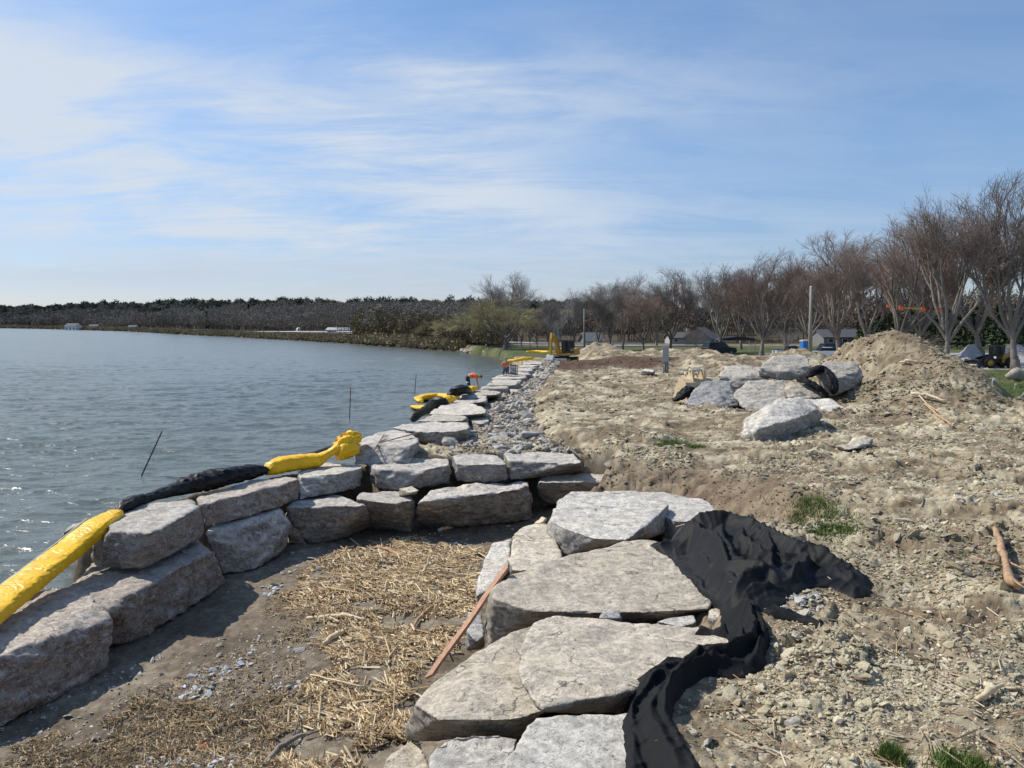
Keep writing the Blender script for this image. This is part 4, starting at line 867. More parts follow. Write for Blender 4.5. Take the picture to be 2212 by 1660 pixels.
# ------------------------------------------------------------------ cloth
def drape(name, label, cat, uvz, thick, folds, m, res=.03, group=None, edge=.18, base_min=None, seedo=0, amp=1.0, mound=None):
    poly = [tuple(P(*q))[:2] for q in uvz]
    xs = [p[0] for p in poly]; ys = [p[1] for p in poly]
    gx_ = np.arange(min(xs) - .06, max(xs) + .06, res); gy_ = np.arange(min(ys) - .06, max(ys) + .06, res)
    XX, YY = np.meshgrid(gx_, gy_, indexing='xy'); sh = XX.shape; fx_, fy_ = XX.ravel(), YY.ravel()
    sdv = sdist(fx_ + .05 * fbm2(fx_ * 4, fy_ * 4, 3, 61), fy_ + .05 * fbm2(fx_ * 4, fy_ * 4, 3, 62), poly)
    bz = ground_z(fx_, fy_)
    for i in np.where(sdv > -.15)[0]:
        for tr in RAY:
            h_ = tr.ray_cast(Vector((fx_[i], fy_[i], 6)), Vector((0, 0, -1)))[0]
            if h_ is not None and h_.z > bz[i]: bz[i] = h_.z
    raw = bz.reshape(sh).copy(); sm = raw.copy()
    for _ in range(int((.35 / res) ** 1.35)):
        pz = np.pad(sm, 1, 'edge'); sm = (pz[:-2, 1:-1] + pz[2:, 1:-1] + pz[1:-1, :-2] + pz[1:-1, 2:] + 2 * pz[1:-1, 1:-1]) / 6
    bs = np.maximum(sm, raw - .05).ravel()
    e_ = ss(sdv, -.01, edge); fz = np.zeros_like(bs)
    wfx = fx_ + .05 * fbm2(fx_ * 3, fy_ * 3, 3, 301) * 2; wfy = fy_ + .05 * fbm2(fx_ * 3, fy_ * 3, 3, 302) * 2
    for j, (fp, fw, fa) in enumerate(folds):
        pp = [tuple(P(u, v + (4 if v < 1296 else 0), 2.36 if v < 1296 else 2.25))[:2] for u, v in fp]; dm = np.full(fx_.shape, 9.); tm = np.zeros(fx_.shape); n_ = len(pp) - 1; sg = np.ones(fx_.shape)
        for i_, ((ax, ay), (bx, by)) in enumerate(zip(pp, pp[1:])):
            ex, ey = bx - ax, by - ay; k = np.clip(((wfx - ax) * ex + (wfy - ay) * ey) / (ex * ex + ey * ey), 0, 1)
            px_, py_ = wfx - ax - k * ex, wfy - ay - k * ey; d_ = np.hypot(px_, py_); q = d_ < dm
            dm = np.where(q, d_, dm); tm = np.where(q, (i_ + k) / n_, tm); sg = np.where(q, np.sign(px_ * ey - py_ * ex), sg)
        tap = np.clip(np.minimum(tm, 1 - tm) * 5, .25, 1); wl_ = fw * np.where(sg > 0, 1.0, .45)     # one flank steep, the other long
        r_ = np.clip(1 - dm / wl_, 0, 1); fz = np.maximum(fz, fa * tap * r_ ** 1.35) + .25 * fa * tap * r_ ** 2
    rn_ = vn2((wfx + wfy * .6) * 1.6, (wfy - wfx * .6) * 7 + 3 * fbm2(wfx * 1.5, wfy * 1.5, 2, 310), 311); fz = fz + .030 * (1 - np.abs(2 * rn_ - 1)) ** 3 + .02 * (1 - np.abs(2 * vn2(wfx * 9, wfy * 3.5, 312) - 1)) ** 3
    md_ = 0 if mound is None else mound(fx_, fy_)
    zt = bs + .012 + e_ * (thick * .55 + md_) + ss(sdv, -.01, .07) * fz * amp + .03 * e_ * fbm2(fx_ * 2.5, fy_ * 2.5, 2, 63)
    zt = np.where(sdv < 0, bs - .05 - np.clip(-sdv * 2.5, 0, .15), zt)
    Fq = grid_faces(*sh); kp = (sdv[Fq] > -.05).any(1); Fq = Fq[kp]
    us, inv = np.unique(Fq, return_inverse=True); V = np.stack([fx_, fy_, zt], -1)[us]; Fq = inv.reshape(Fq.shape)
    c0 = V.mean(0); me = mesh_np(name, V - c0, Fq, True); o = link(name, me, m); o.location = c0
    return prop(o, label, cat, group)
def ribbon(name, label, cat, path, m, wid, hgt, nseg=60, fold=.18, twist=0.0, seedo=0, fr=1.0, taper=(0, 0), group=None, parent=None, N=36, lump=.12, pw=.85, trans=0.0):
    """soft sleeve laid along a path: flattened tube with pulled creases"""
    pts = [Vector(p) for p in path]; n = len(pts)
    def cr(t_):
        i = min(int(t_), n - 2); f_ = t_ - i; p0 = pts[max(i - 1, 0)]; p1 = pts[i]; p2 = pts[i + 1]; p3 = pts[min(i + 2, n - 1)]
        return .5 * ((2 * p1) + (p2 - p0) * f_ + (2 * p0 - 5 * p1 + 4 * p2 - p3) * f_ ** 2 + (3 * p1 - p0 - 3 * p2 + p3) * f_ ** 3)
    C_ = [cr((n - 1) * k / nseg) for k in range(nseg + 1)]; acc = 0; S_ = [0]
    for k in range(nseg): acc += (C_[k + 1] - C_[k]).length; S_.append(acc)
    V = []
    th = np.arange(N) * 2 * np.pi / N
    for k, c_ in enumerate(C_):
        d = (C_[min(k + 1, nseg)] - C_[max(k - 1, 0)]).normalized(); sv = d.cross(Vector((0, 0, 1))).normalized(); uv_ = sv.cross(d).normalized()
        f_ = k / nseg; wk = np.interp(f_, np.linspace(0, 1, len(wid)), wid); hk = np.interp(f_, np.linspace(0, 1, len(hgt)), hgt)
        if taper[0] and f_ < .06: wk *= .35 + .65 * f_ / .06; hk *= .35 + .65 * f_ / .06
        if taper[1] and f_ > .94: wk *= .35 + .65 * (1 - f_) / .06; hk *= .35 + .65 * (1 - f_) / .06
        s_ = S_[k]; tw = twist * s_; q = th + tw
        ca, sa = np.cos(th), np.sin(th)
        n1_ = fbm3(np.cos(q) * 1.1 + seedo, np.sin(q) * 1.1 + s_ * fr * .5, np.full(N, s_ * 1.3 * fr + seedo), 2, 71 + seedo)
        n2_ = fbm3(np.cos(q) * 1.7 + seedo, np.sin(q) * 1.7 + s_ * fr, np.full(N, s_ * 2.6 * fr), 3, 75 + seedo)
        r_ = 1 + lump * 2 * n1_ - fold * (1 - np.clip(np.abs(n2_) * 9, 0, 1)) + fold * .8 * n2_
        if trans: r_ = r_ - trans * (1 - np.clip(np.abs(fbm3(np.cos(th) * .5, np.sin(th) * .5 + s_ * 2.0, np.full(N, s_ * 4.5), 3, 79 + seedo)) * 7, 0, 1)) ** 1.5
        xx_ = np.sign(ca) * np.abs(ca) ** pw * r_ * wk / 2; zz_ = np.sign(sa) * np.abs(sa) ** pw * r_ * hk / 2
        for a_, b_ in zip(xx_, zz_): V.append(c_ + sv * a_ + uv_ * (b_ + hk * .4))
    Fs = [(k * N + i, k * N + (i + 1) % N, (k + 1) * N + (i + 1) % N, (k + 1) * N + i) for k in range(nseg) for i in range(N)]
    c0 = C_[0]; c1 = C_[-1]; V.append(c0 + Vector((0, 0, hgt[0] * .4))); V.append(c1 + Vector((0, 0, hgt[-1] * .4))); e0, e1 = len(V) - 2, len(V) - 1
    Fs += [(e0, (i + 1) % N, i) for i in range(N)] + [(e1, nseg * N + i, nseg * N + (i + 1) % N) for i in range(N)]
    me = bpy.data.meshes.new(name); o0 = sum(V, Vector()) / len(V); me.from_pydata([tuple(v_ - o0) for v_ in V], [], Fs)
    for p in me.polygons: p.use_smooth = True
    o = link(name, me, m, parent); o.location = o0
    return prop(o, label, cat, group)
def top_at(x, y, z0):
    z = z0
    for tr in RAY:
        h_ = tr.ray_cast(Vector((x, y, 6)), Vector((0, 0, -1)))[0]
        if h_ is not None: z = max(z, h_.z)
    return z
def PV(u, v, z, sit=False):
    p = P(u, v, z)
    return p
# big crumpled cloth and the strip that runs to the camera
drape('black_cloth', 'big crumpled heap of black filter cloth between the pale slabs and the soil', 'cloth', CL1,
      .05, [([(1425, 1130), (1500, 1120), (1580, 1122), (1640, 1140), (1720, 1182), (1790, 1196), (1870, 1226)], .30, .17),
            ([(1440, 1150), (1500, 1135), (1545, 1170), (1575, 1218), (1640, 1238), (1700, 1222)], .24, .16),
            ([(1560, 1130), (1560, 1170), (1590, 1210), (1650, 1222)], .20, .13), ([(1600, 1135), (1610, 1165), (1650, 1190), (1700, 1200)], .18, .12),
            ([(1655, 1150), (1668, 1180), (1672, 1212)], .14, .13), ([(1450, 1160), (1510, 1205), (1550, 1255), (1575, 1285)], .22, .12),
            ([(1560, 1275), (1600, 1248), (1650, 1240), (1695, 1255)], .16, .13), ([(1580, 1292), (1620, 1268), (1680, 1262)], .14, .10),
            ([(1730, 1185), (1745, 1205), (1735, 1225), (1700, 1245)], .16, .14), ([(1500, 1150), (1530, 1190), (1580, 1235), (1620, 1250)], .14, .08),
            ([(1620, 1160), (1640, 1182), (1700, 1190), (1740, 1192)], .12, .09), ([(1780, 1215), (1820, 1218), (1860, 1236)], .18, .06)],
      M['black_fabric_clean'], .02, edge=.16)
drape('black_cloth', 'long strip of black filter cloth widening towards the bottom edge, dusted with pale dirt', 'cloth', CL2,
      .06, [([(1565, 1296), (1610, 1320), (1632, 1365), (1625, 1410), (1570, 1428), (1480, 1432), (1430, 1428)], .13, .13),
            ([(1556, 1310), (1570, 1345), (1600, 1375), (1608, 1400)], .12, .12), ([(1620, 1300), (1648, 1345), (1655, 1400), (1630, 1436)], .10, .12),
            ([(1510, 1346), (1550, 1350), (1590, 1372)], .08, .08), ([(1440, 1420), (1400, 1450), (1372, 1500), (1362, 1560)], .12, .08),
            ([(1600, 1440), (1520, 1444), (1470, 1470), (1440, 1520), (1450, 1560)], .10, .12), ([(1460, 1450), (1420, 1500), (1410, 1560), (1440, 1620), (1480, 1700)], .20, .05),
            ([(1360, 1540), (1380, 1620), (1400, 1720)], .16, .04), ([(1450, 1560), (1490, 1620), (1530, 1700)], .12, .06)],
      M['black_fabric'], .014, edge=.08)
drape('black_cloth', 'narrow black cloth tail lying flat on the soil right of the strip', 'cloth', [(1645, 1315, 2.3), (1670, 1303, 2.3), (1720, 1308, 2.35), (1790, 1340, 2.35), (1788, 1352, 2.35), (1720, 1328, 2.35), (1660, 1326, 2.3)], .05, [([(1650, 1314), (1720, 1318), (1785, 1345)], .1, .05)], M['black_fabric'], .014, edge=.05)
# yellow and black silt curtain lying along the wall
def onrock(u, v, z, dz=.02):
    p = P(u, v, z); z2 = top_at(p.x, p.y, -9)
    if z2 > -5: p.z = max(p.z - .4, z2 + dz) if z2 < p.z + .5 else p.z
    return p
Y1 = [P(-90, 1395, 1.10), P(0, 1320, 1.15), P(70, 1265, 1.25), P(150, 1200, 1.4), P(215, 1145, 1.62), P(262, 1108, 1.75)]
r_ = ribbon('silt_curtain', 'yellow vinyl silt curtain sleeve running out of the picture at the near left', 'silt curtain', Y1, M['yellow_vinyl'], [.58, .56, .54, .52, .50, .20], [.27, .25, .25, .24, .22, .12], 200, .04, .0, 1, .7, (0, 1), lump=.06, pw=.58, N=72, trans=.07)
mb = MB(); mb.tube([p + Vector((-.27, .10, .17)) - r_.location for p in Y1[:5]], .018, 6); mb.build('seam_rope', M['steel'], r_, True)
Y1b = [p + Vector((-.36, .08, -.22)) for p in Y1]
ribbon('curtain_skirt', None, None, [p - r_.location for p in Y1b], M['black_fabric_clean'], [.3, .3, .25, .22, .2, .15], [.22, .2, .18, .15, .12, .1], 60, .2, .3, 5, 1.0, parent=r_)
Y2 = [P(255, 1112, 1.72), P(290, 1095, 1.72), P(340, 1078, 1.72), P(385, 1068, 1.66), P(412, 1063, 1.62), P(470, 1050, 1.62), P(530, 1036, 1.64), P(582, 1020, 1.66)]
ribbon('silt_curtain', 'twisted black section of the silt curtain lying on top of the wall', 'silt curtain', Y2, M['black_plastic'], [.28, .34, .28, .38, .48, .60, .58, .50, .24], [.22, .26, .18, .26, .36, .44, .42, .38, .2], 130, .26, 1.5, 2, 1.4, (1, 1), lump=.10)
Y3 = [P(574, 1026, 1.62), P(610, 1018, 1.62), P(650, 1011, 1.62), P(690, 1003, 1.66), P(715, 985, 1.85), P(735, 975, 1.95)]
y3o = ribbon('silt_curtain', 'yellow section of the silt curtain bunched into a knot beside the rake stone', 'silt curtain', Y3, M['yellow_vinyl'], [.34, .50, .54, .50, .26, .30], [.28, .40, .38, .34, .20, .26], 90, .07, .3, 3, .8, (1, 0), lump=.07, pw=.7, trans=.07)
Y3k = [P(722, 990, 1.78), P(735, 968, 1.95), P(742, 952, 2.1), P(730, 962, 2.02)]
ribbon('knot', None, None, [P(728, 994, 1.72) - y3o.location, P(748, 985, 1.80) - y3o.location, P(752, 968, 1.95) - y3o.location, P(738, 956, 2.08) - y3o.location], M['yellow_vinyl'], [.45, .80, .80, .42], [.4, .6, .62, .4], 60, .30, .9, 9, 1.6, (1, 1), parent=y3o, N=48, lump=.22, pw=1.1)
ribbon('skirt', None, None, [P(560, 1020, 1.6) - y3o.location, P(620, 1010, 1.58) - y3o.location, P(680, 990, 1.6) - y3o.location, P(715, 972, 1.7) - y3o.location], M['black_fabric_clean'], [.3, .4, .4, .2], [.15, .2, .2, .12], 50, .2, .4, 12, 1.2, parent=y3o)
# floating part further out
ribbon('silt_curtain', 'floating yellow silt curtain loop, the farther of two in the water', 'silt curtain', [P(912, 871, .05), P(905, 866, .12), P(925, 862, .15), P(960, 861, .2), P(985, 862, .6)], M['yellow_vinyl'], [.3, .7, .8, .8, .6], [.2, .35, .4, .4, .3], 50, .15, .1, 14, .6, (1, 0))
ribbon('silt_curtain', 'floating yellow silt curtain end, the nearer of two in the water', 'silt curtain', [P(890, 880, .0), P(905, 883, .1), P(925, 886, .15), P(945, 886, .3)], M['yellow_vinyl'], [.2, .9, 1.1, .9], [.12, .25, .3, .25], 40, .12, .1, 15, .5, (1, 1))
ribbon('silt_curtain', 'black curtain trailing from the lake up onto the broad capstone', 'silt curtain', [P(893, 912, .9), P(905, 901, 1.2), P(930, 889, 1.6), P(945, 876, 2.0), P(968, 872, 2.1)], M['black_plastic'], [.3, .45, .5, .5, .3], [.25, .3, .4, .4, .2], 60, .2, .8, 16, .8, (1, 1))
ribbon('silt_curtain', 'small yellow fold of curtain pinched between two black humps on the capstones', 'silt curtain', [P(952, 873, 2.05), P(968, 869, 2.1), P(980, 864, 2.15)], M['yellow_vinyl'], [.3, .5, .3], [.2, .3, .2], 24, .2, .5, 17, 1, (1, 1))
ribbon('silt_curtain', 'black hump of curtain left of the bending worker', 'silt curtain', [P(972, 864, 2.0), P(983, 856, 2.15), P(997, 851, 2.25), P(1010, 850, 2.0)], M['black_plastic'], [.35, .6, .7, .4], [.25, .4, .45, .2], 40, .18, .7, 18, .8, (1, 1))
ribbon('silt_curtain', 'yellow piece of curtain at the feet of the bending worker', 'silt curtain', [P(1012, 850, 2.05), P(1018, 846, 2.1), P(1026, 843, 2.1)], M['yellow_vinyl'], [.3, .5, .3], [.2, .3, .2], 20, .2, .3, 19, 1, (1, 1))
ribbon('silt_curtain', 'far yellow silt curtain piece lying on the end of the stone row', 'silt curtain', [P(1098, 781, 2.1), P(1115, 781, 2.15), P(1130, 779, 2.2), P(1152, 777, 2.25)], M['yellow_vinyl'], [.35, .5, .55, .5], [.15, .25, .3, .25], 40, .2, .2, 20, .4, (1, 1))
ribbon('silt_curtain', 'farthest yellow silt curtain roll left of the excavator', 'silt curtain', [P(1136, 762, 2.0), P(1160, 762, 2.0), P(1185, 763, 2.0), P(1202, 762, 2.0)], M['yellow_vinyl'], [.3, .5, .5, .4], [.2, .3, .3, .25], 40, .15, .2, 22, .4, (1, 1))

# ------------------------------------------------------------------ small things
def rod(label, b, tpx):
    p = P(b[0], b[1], 0); q = PY(tpx[0], tpx[1], p.y + .05); mb = MB(); d = (q - p); mb.tube([Vector((0, 0, 0)) - d * .15, d], [.024, .024], 8)
    o = mb.build('steel_rod', M['rust_rod'], smooth=True); o.location = p; prop(o, label, 'steel rod')
rod('leaning dark steel rod standing in the water, the nearest of three', (305, 1030), (350, 932))
rod('upright dark steel rod in the water, the middle one of three', (755, 908), (757.5, 837))
rod('thin dark steel rod farthest out in the water near the floating yellow curtain', (896, 850), (899, 808))
def plank(label, a, b, wd, th, m, tilt=0.0):
    d = (b - a); L = d.length; d.normalize(); s_ = d.cross(Vector((0, 0, 1))).normalized(); s_ = (Matrix.Rotation(tilt, 3, d) @ s_); u_ = s_.cross(d)
    V = []; n = 14; r = random.Random(5)
    for i in range(n + 1):
        c = d * (L * i / n) + u_ * (.006 * math.sin(i * .7)); ww = wd / 2 * (1 + r.uniform(-.03, .03))
        if i == 0: c = c + s_ * .0
        for x_, y_ in ((-1, 0), (1, 0), (1, 1), (-1, 1)): V.append(c + s_ * x_ * ww + u_ * y_ * th + (d * (.05 * x_) if i == 0 else Vector()))
    F_ = [(i * 4 + k, i * 4 + (k + 1) % 4, i * 4 + 4 + (k + 1) % 4, i * 4 + 4 + k) for i in range(n) for k in range(4)] + [(3, 2, 1, 0), (n * 4, n * 4 + 1, n * 4 + 2, n * 4 + 3)]
    mb = MB(); mb.add(V, F_); o = mb.build('wooden_plank', m, bev=0); o.location = a; prop(o, label, 'plank')
plank('reddish brown wooden plank leaning from the straw up to the pale slabs', P(930, 1464, .85), P(1098, 1226, 2.09), .125, .035, M['wood_plank'], -.12)
plank('short sawn off piece of pale wood by the whitish slab', P(1164, 1134, 1.0), P(1178, 1122, 1.1), .16, .05, M['wood_pale'])
# garden rake
a_, b_ = P(829, 940, 2.16), P(805, 978, 1.93); rk = empty('garden_rake', (a_ + b_) / 2, 'garden rake with a dark steel head lying on the thick capstone', 'rake')
o0 = (a_ + b_) / 2; a_ -= o0; b_ -= o0; mb = MB(); mb.tube([a_, b_], .016, 6)
tn = (P(840, 962, 2.02) - P(818, 958, 2.08)); tn = tn.normalized() * .17
for i in range(14): c = a_.lerp(b_, i / 13); mb.tube([c, c + tn * .6, c + tn + Vector((0, 0, -.05))], [.009, .008, .004], 5)
mb.build('rake_head', M['rake_steel'], rk, True)
mb = MB(); mb.tube([Vector((0, 0, .01)), P(908, 934, 2.19) - o0], [.016, .02], 8); mb.build('handle', M['driftwood'], rk, True)
def branch(name, label, cat, pts, rads, m, side=None):
    o0 = Vector(pts[0]); mb = MB(); pts = [Vector(p) - o0 for p in pts]
    fine = []; fr = []
    for i in range(len(pts) - 1):
        for k in range(4): fine.append(pts[i].lerp(pts[i + 1], k / 4) + Vector([random.uniform(-1, 1) * rads[i] * .5 for _ in range(3)])); fr.append((rads[i] + (rads[i + 1] - rads[i]) * k / 4) * random.uniform(.85, 1.15))
    fine.append(pts[-1]); fr.append(rads[-1]); mb.tube(fine, fr, 8)
    for s_ in (side or []):
        s_ = [Vector(p) - o0 for p in s_]; mb.tube(s_, [rads[0] * .5 * (1 - .7 * i / (len(s_) - 1)) for i in range(len(s_))], 6)
    o = mb.build(name, m, smooth=True); o.location = o0; return prop(o, label, cat)
def G(u, v, z0, dz=.03):
    a_, b_, c_ = ray(u, v); ys = 4.5 * (110 / 4.5) ** np.linspace(0, 1, 1500); k = ys / b_; zr = HC + c_ * k
    g = ground_z(a_ * k, ys); i = int(np.argmax(zr <= g)); return Vector((a_ * k[i], ys[i], g[i] + dz))
branch('driftwood_stick', 'reddish brown driftwood stick lying across the straw', 'driftwood', [G(809, 1190, .4, .06), G(835, 1196, .4, .1), G(860, 1204, .4, .08), G(882, 1222, .4, .05)], [.035, .045, .04, .02], M['driftwood'])
branch('driftwood_stick', 'pale smooth driftwood piece at the foot of the long craggy block', 'driftwood', [G(945, 1150, .3, .04), G(965, 1146, .3, .06), G(984, 1139, .3, .04)], [.045, .055, .03], M['wood_pale'])
branch('driftwood_stick', 'long bleached stick at the upper left edge of the straw mat', 'driftwood', [G(662, 1340, .35, .04), G(700, 1343, .35, .07), G(740, 1338, .35, .07), G(790, 1348, .35, .05)], [.02, .035, .035, .02], M['wood_pale'])
branch('driftwood_stick', 'thick frayed driftwood lump in the left part of the straw mat', 'driftwood', [G(698, 1398, .35, .05), G(725, 1385, .35, .08), G(750, 1368, .35, .06)], [.03, .05, .03], M['wood_pale'])
branch('driftwood_stick', 'curved thin stick in the straw left of the plank', 'driftwood', [G(885, 1375, .5, .05), G(905, 1345, .5, .07), G(925, 1325, .5, .06), G(936, 1315, .5, .05)], [.02, .03, .025, .012], M['driftwood'])
branch('driftwood_stick', 'forked grey branch at the bottom edge of the straw', 'driftwood', [G(569, 1665, .5, .04), G(605, 1630, .5, .07), G(640, 1602, .5, .07), G(690, 1592, .5, .06)], [.028, .03, .024, .01], M['bark_pale'], [[G(636, 1604, .5, .07), G(645, 1570, .5, .08), G(642, 1535, .5, .07)]])
branch('driftwood_stick', 'straight pale stick near the bottom of the straw mat', 'driftwood', [G(671, 1465, .45, .05), G(740, 1488, .45, .08), G(842, 1508, .45, .05)], [.010, .014, .010], M['wood_pale'])
branch('driftwood_stick', 'short straight yellowish stick on the mud near the stone chips', 'driftwood', [G(505, 1563, .4, .03), G(530, 1564, .4, .04), G(558, 1562, .4, .03)], [.010, .012, .010], M['wood_pale'])
branch('wood_chip', 'pale split wood chip lying alone on the soil at lower right', 'wood chip', [G(2108, 1521, 2.4, .03), G(2135, 1508, 2.4, .05), G(2166, 1492, 2.4, .04)], [.016, .03, .010], M['wood_pale'])
branch('branch', 'thick peeling branch with a hooked end at the right edge', 'branch', [G(2150, 1158, 2.4, .08), G(2162, 1200, 2.4, .12), G(2172, 1240, 2.4, .12), G(2186, 1282, 2.4, .08), G(2215, 1275, 2.4, .1)], [.035, .045, .04, .05, .02], M['driftwood'], [[G(2168, 1245, 2.4, .1), G(2120, 1232, 2.4, .12), G(2100, 1218, 2.4, .1)], [G(2180, 1270, 2.4, .1), G(2215, 1300, 2.4, .1)], [G(2168, 1230, 2.4, .1), G(2230, 1262, 2.4, .12)]])
branch('branch', 'long root snaking down the side of the soil heap', 'branch', [G(1968, 857, 2.6, .1), G(2000, 868, 2.6, .15), G(2046, 875, 2.4, .12)], [.05, .06, .03], M['wood_pale'], [[G(1985, 862, 2.6, .12), G(2003, 885, 2.5, .15), G(2045, 915, 2.4, .1)]])
branch('branch', 'dark forked root on the lower slope of the soil heap', 'branch', [G(1998, 880, 2.6, .1), G(2015, 898, 2.5, .15), G(2040, 915, 2.4, .1), G(2060, 930, 2.3, .1)], [.04, .05, .04, .02], M['driftwood'], [[G(2012, 893, 2.5, .1), G(2035, 900, 2.5, .14)]])
branch('branch', 'bare stick poking out of the top right side of the soil heap', 'branch', [PY(1985, 775, 35.5), PY(2010, 762, 35.8), PY(2040, 752, 36), PY(2066, 745, 36)], [.035, .03, .022, .01], M['bark_pale'])
branch('branch', 'pale crooked branch leaning up at the right edge above the lawn', 'branch', [PY(2188, 889, 27.5), PY(2196, 868, 27.6), PY(2206, 858, 27.6), PY(2222, 845, 27.6)], [.06, .06, .05, .04], M['bark_pale'])
branch('branch', 'split pale stick on the shoulder of the soil heap', 'branch', [G(1945, 793, 3.4, .1), G(1962, 790, 3.4, .2), G(1985, 786, 3.2, .1)], [.05, .06, .03], M['wood_pale'])
for k in range(60):
    pass
# fallen dry leaf on the mud
mb = MB(); mb.add([(0, -.05, 0), (.035, 0, .015), (0, .055, .03), (-.035, 0, .01), (0, 0, -.004)], [(0, 1, 4), (1, 2, 4), (2, 3, 4), (3, 0, 4)]); o = mb.build('dry_leaf', M['orange_faded']); o.location = G(440, 1622, .4, .03); o.scale = (1.6, 1.3, 1); prop(o, 'single orange dry leaf on the mud at lower left', 'leaf')
# survey flags on the lawn
for lab, u, v in (('small white marker flag on the lawn, the left one of two', 2143, 836), ('small white marker flag on the lawn, the right one of two', 2192, 840)):
    p = G(u, v, 1.6, 0); r_ = empty('marker_flag', p, lab, 'marker flag'); mb = MB(); mb.tube([(0, 0, 0), (0, 0, .3)], .012, 5); mb.build('stem', M['stake_white'], r_)
    mb = MB(); mb.box((.07, 0, .26), (.13, .012, .10), rz=.4); mb.build('flag', M['white_paint'], r_)
# tree stump and log
p = P(2088, 818, 1.5); p.z = gz(p.x, p.y) - .03; st = empty('tree_stump', p, 'wide cut tree stump with flaring roots beside the soil heap', 'tree stump')
V = []; NS = 28; hs = [0, .12, .35, .6, .85, .92]
for i, h_ in enumerate(hs):
    for k in range(NS):
        a = 2 * math.pi * k / NS; r0 = .62 + .55 * math.exp(-h_ * 4.2) * (1 + .5 * math.sin(a * 5 + .7)) + .05 * math.sin(a * 3 + h_) + .03 * math.sin(a * 9)
        V.append((r0 * math.cos(a), r0 * math.sin(a), h_ + (.03 * math.sin(a * 2) if i > 3 else 0)))
mb = MB(); mb.add(V, [(i * NS + k, i * NS + (k + 1) % NS, (i + 1) * NS + (k + 1) % NS, (i + 1) * NS + k) for i in range(len(hs) - 1) for k in range(NS)]); mb.build('trunk_base', M['stump'], st, True)
mb = MB(); mb.add([(.63 * math.cos(2 * math.pi * k / 20), .63 * math.sin(2 * math.pi * k / 20), .925) for k in range(20)] + [(.60 * math.cos(2 * math.pi * k / 20), .60 * math.sin(2 * math.pi * k / 20), .965) for k in range(20)], [(k, (k + 1) % 20, 20 + (k + 1) % 20, 20 + k) for k in range(20)] + [tuple(range(20, 40))]); mb.build('cut_face', M['cut_wood'], st)
branch('log', 'weathered grey log lying on the lawn at the right edge', 'log', [PY(2176, 815, 45) , PY(2192, 811, 45.2), PY(2214, 809, 45.5), PY(2240, 808, 45.6)], [.16, .30, .36, .3], M['stump'])

# utility pedestal
def G2(u, y): p = PY(u, 780, y); p.z = gz(p.x, p.y) - .05; return p
p = P(1438, 803, 2.0); p.z = gz(p.x, p.y) - .05; hp = 5.2 - p.y * 46 / 1661 - p.z
ub = empty('utility_pedestal', p, 'tall grey electrical pedestal standing in the dug up ground', 'utility box', rz=-.35)
mb = MB(); mb.box((0, .02, hp * .5), (.38, .10, hp)); mb.build('mounting_board', M['pole_wood'], ub, bev=.01)
mb = MB(); mb.box((0, -.14, hp * .70), (.40, .24, hp * .56)); cb = mb.build('cabinet', M['grey_box'], ub, bev=.015)
mb = MB(); mb.box((0, -.275, hp * .70), (.34, .02, hp * .48)); mb.box((.1, -.295, hp * .68), (.03, .02, .12)); mb.build('door', M['grey_box'], cb)
mb = MB(); mb.tube([(-.08, -.10, 0), (-.08, -.10, hp * .42)], .035, 8); mb.tube([(.08, -.10, 0), (.08, -.10, hp * .42)], .03, 8); mb.build('conduit', M['grey_box'], ub, True)
def pole(label, u, vtop, y, r0, lean=0.0, top_u=None):
    b = G2(u, y); q = PY(top_u or u, vtop, y); r_ = empty('utility_pole', b, label, 'pole'); mb = MB(); d = q - b
    mb.tube([Vector((0, 0, -.3)), d * .5, d], [r0, r0 * .9, r0 * .78], 10); mb.build('shaft', M['pole_wood'], r_, True)
    mb = MB(); mb.tube([d, d + Vector((0, 0, .10))], [r0 * .9, r0 * .5], 8); mb.build('cap', M['steel'], r_)
    mb = MB(); mb.tube([Vector((r0 + .02, 0, .2)), d * .45 + Vector((r0 + .02, 0, 0))], .03, 6); mb.build('conduit', M['grey_box'], r_)
pole('tall bare wooden pole behind the boulder pile', 1749, 621, 72, .17, top_u=1752.5)
pole('thin wooden pole right behind the excavator', 1262, 669, 112, .13)
pole('short thin pole just right of the one behind the excavator', 1284, 728, 118, .10)

# excavator bucket on the ground
p = P(1500, 868, 2.0); p.z = gz(p.x, p.y) - .05
bk = empty('excavator_bucket', p, 'tan excavator bucket lying by the left end of the boulder pile', 'excavator bucket', rz=.25)
prof = [(-.55, .02), (-.68, .25), (-.66, .55), (-.50, .82), (-.25, .96), (.05, .98), (.28, .90)]
def shell(mb, x0, x1, prof, th):
    V = []; n = len(prof)
    for x_ in (x0, x1):
        for (y_, z_) in prof: V.append((x_, y_, z_))
        for (y_, z_) in prof: V.append((x_, y_ * (1 - th) + th * .0 + .06, z_ * (1 - th)))
    m2 = 2 * n; F_ = []
    for i in range(n - 1): F_ += [(i, i + 1, m2 + i + 1, m2 + i), (n + i, m2 + n + i, m2 + n + i + 1, n + i + 1)]
    F_ += [(0, m2, m2 + n, n), (n - 1, 2 * n - 1, m2 + 2 * n - 1, m2 + n - 1)]
    for i in range(n - 1): F_ += [(i, n + i, n + i + 1, i + 1), (m2 + i, m2 + i + 1, m2 + n + i + 1, m2 + n + i)]
    mb.add(V, F_)
mb = MB(); shell(mb, -.66, .66, prof, .07); mb.build('shell', M['tan_paint'], bk)
for sx in (-.66, .66):
    mb = MB(); mb.prism([(-.55, .0), (-.68, .25), (-.66, .55), (-.50, .82), (-.25, .96), (.05, .98), (.45, .55), (.62, .10), (.3, .0)], 'x', sx - .02, sx + .02); mb.build('side_plate', M['tan_paint'], bk)
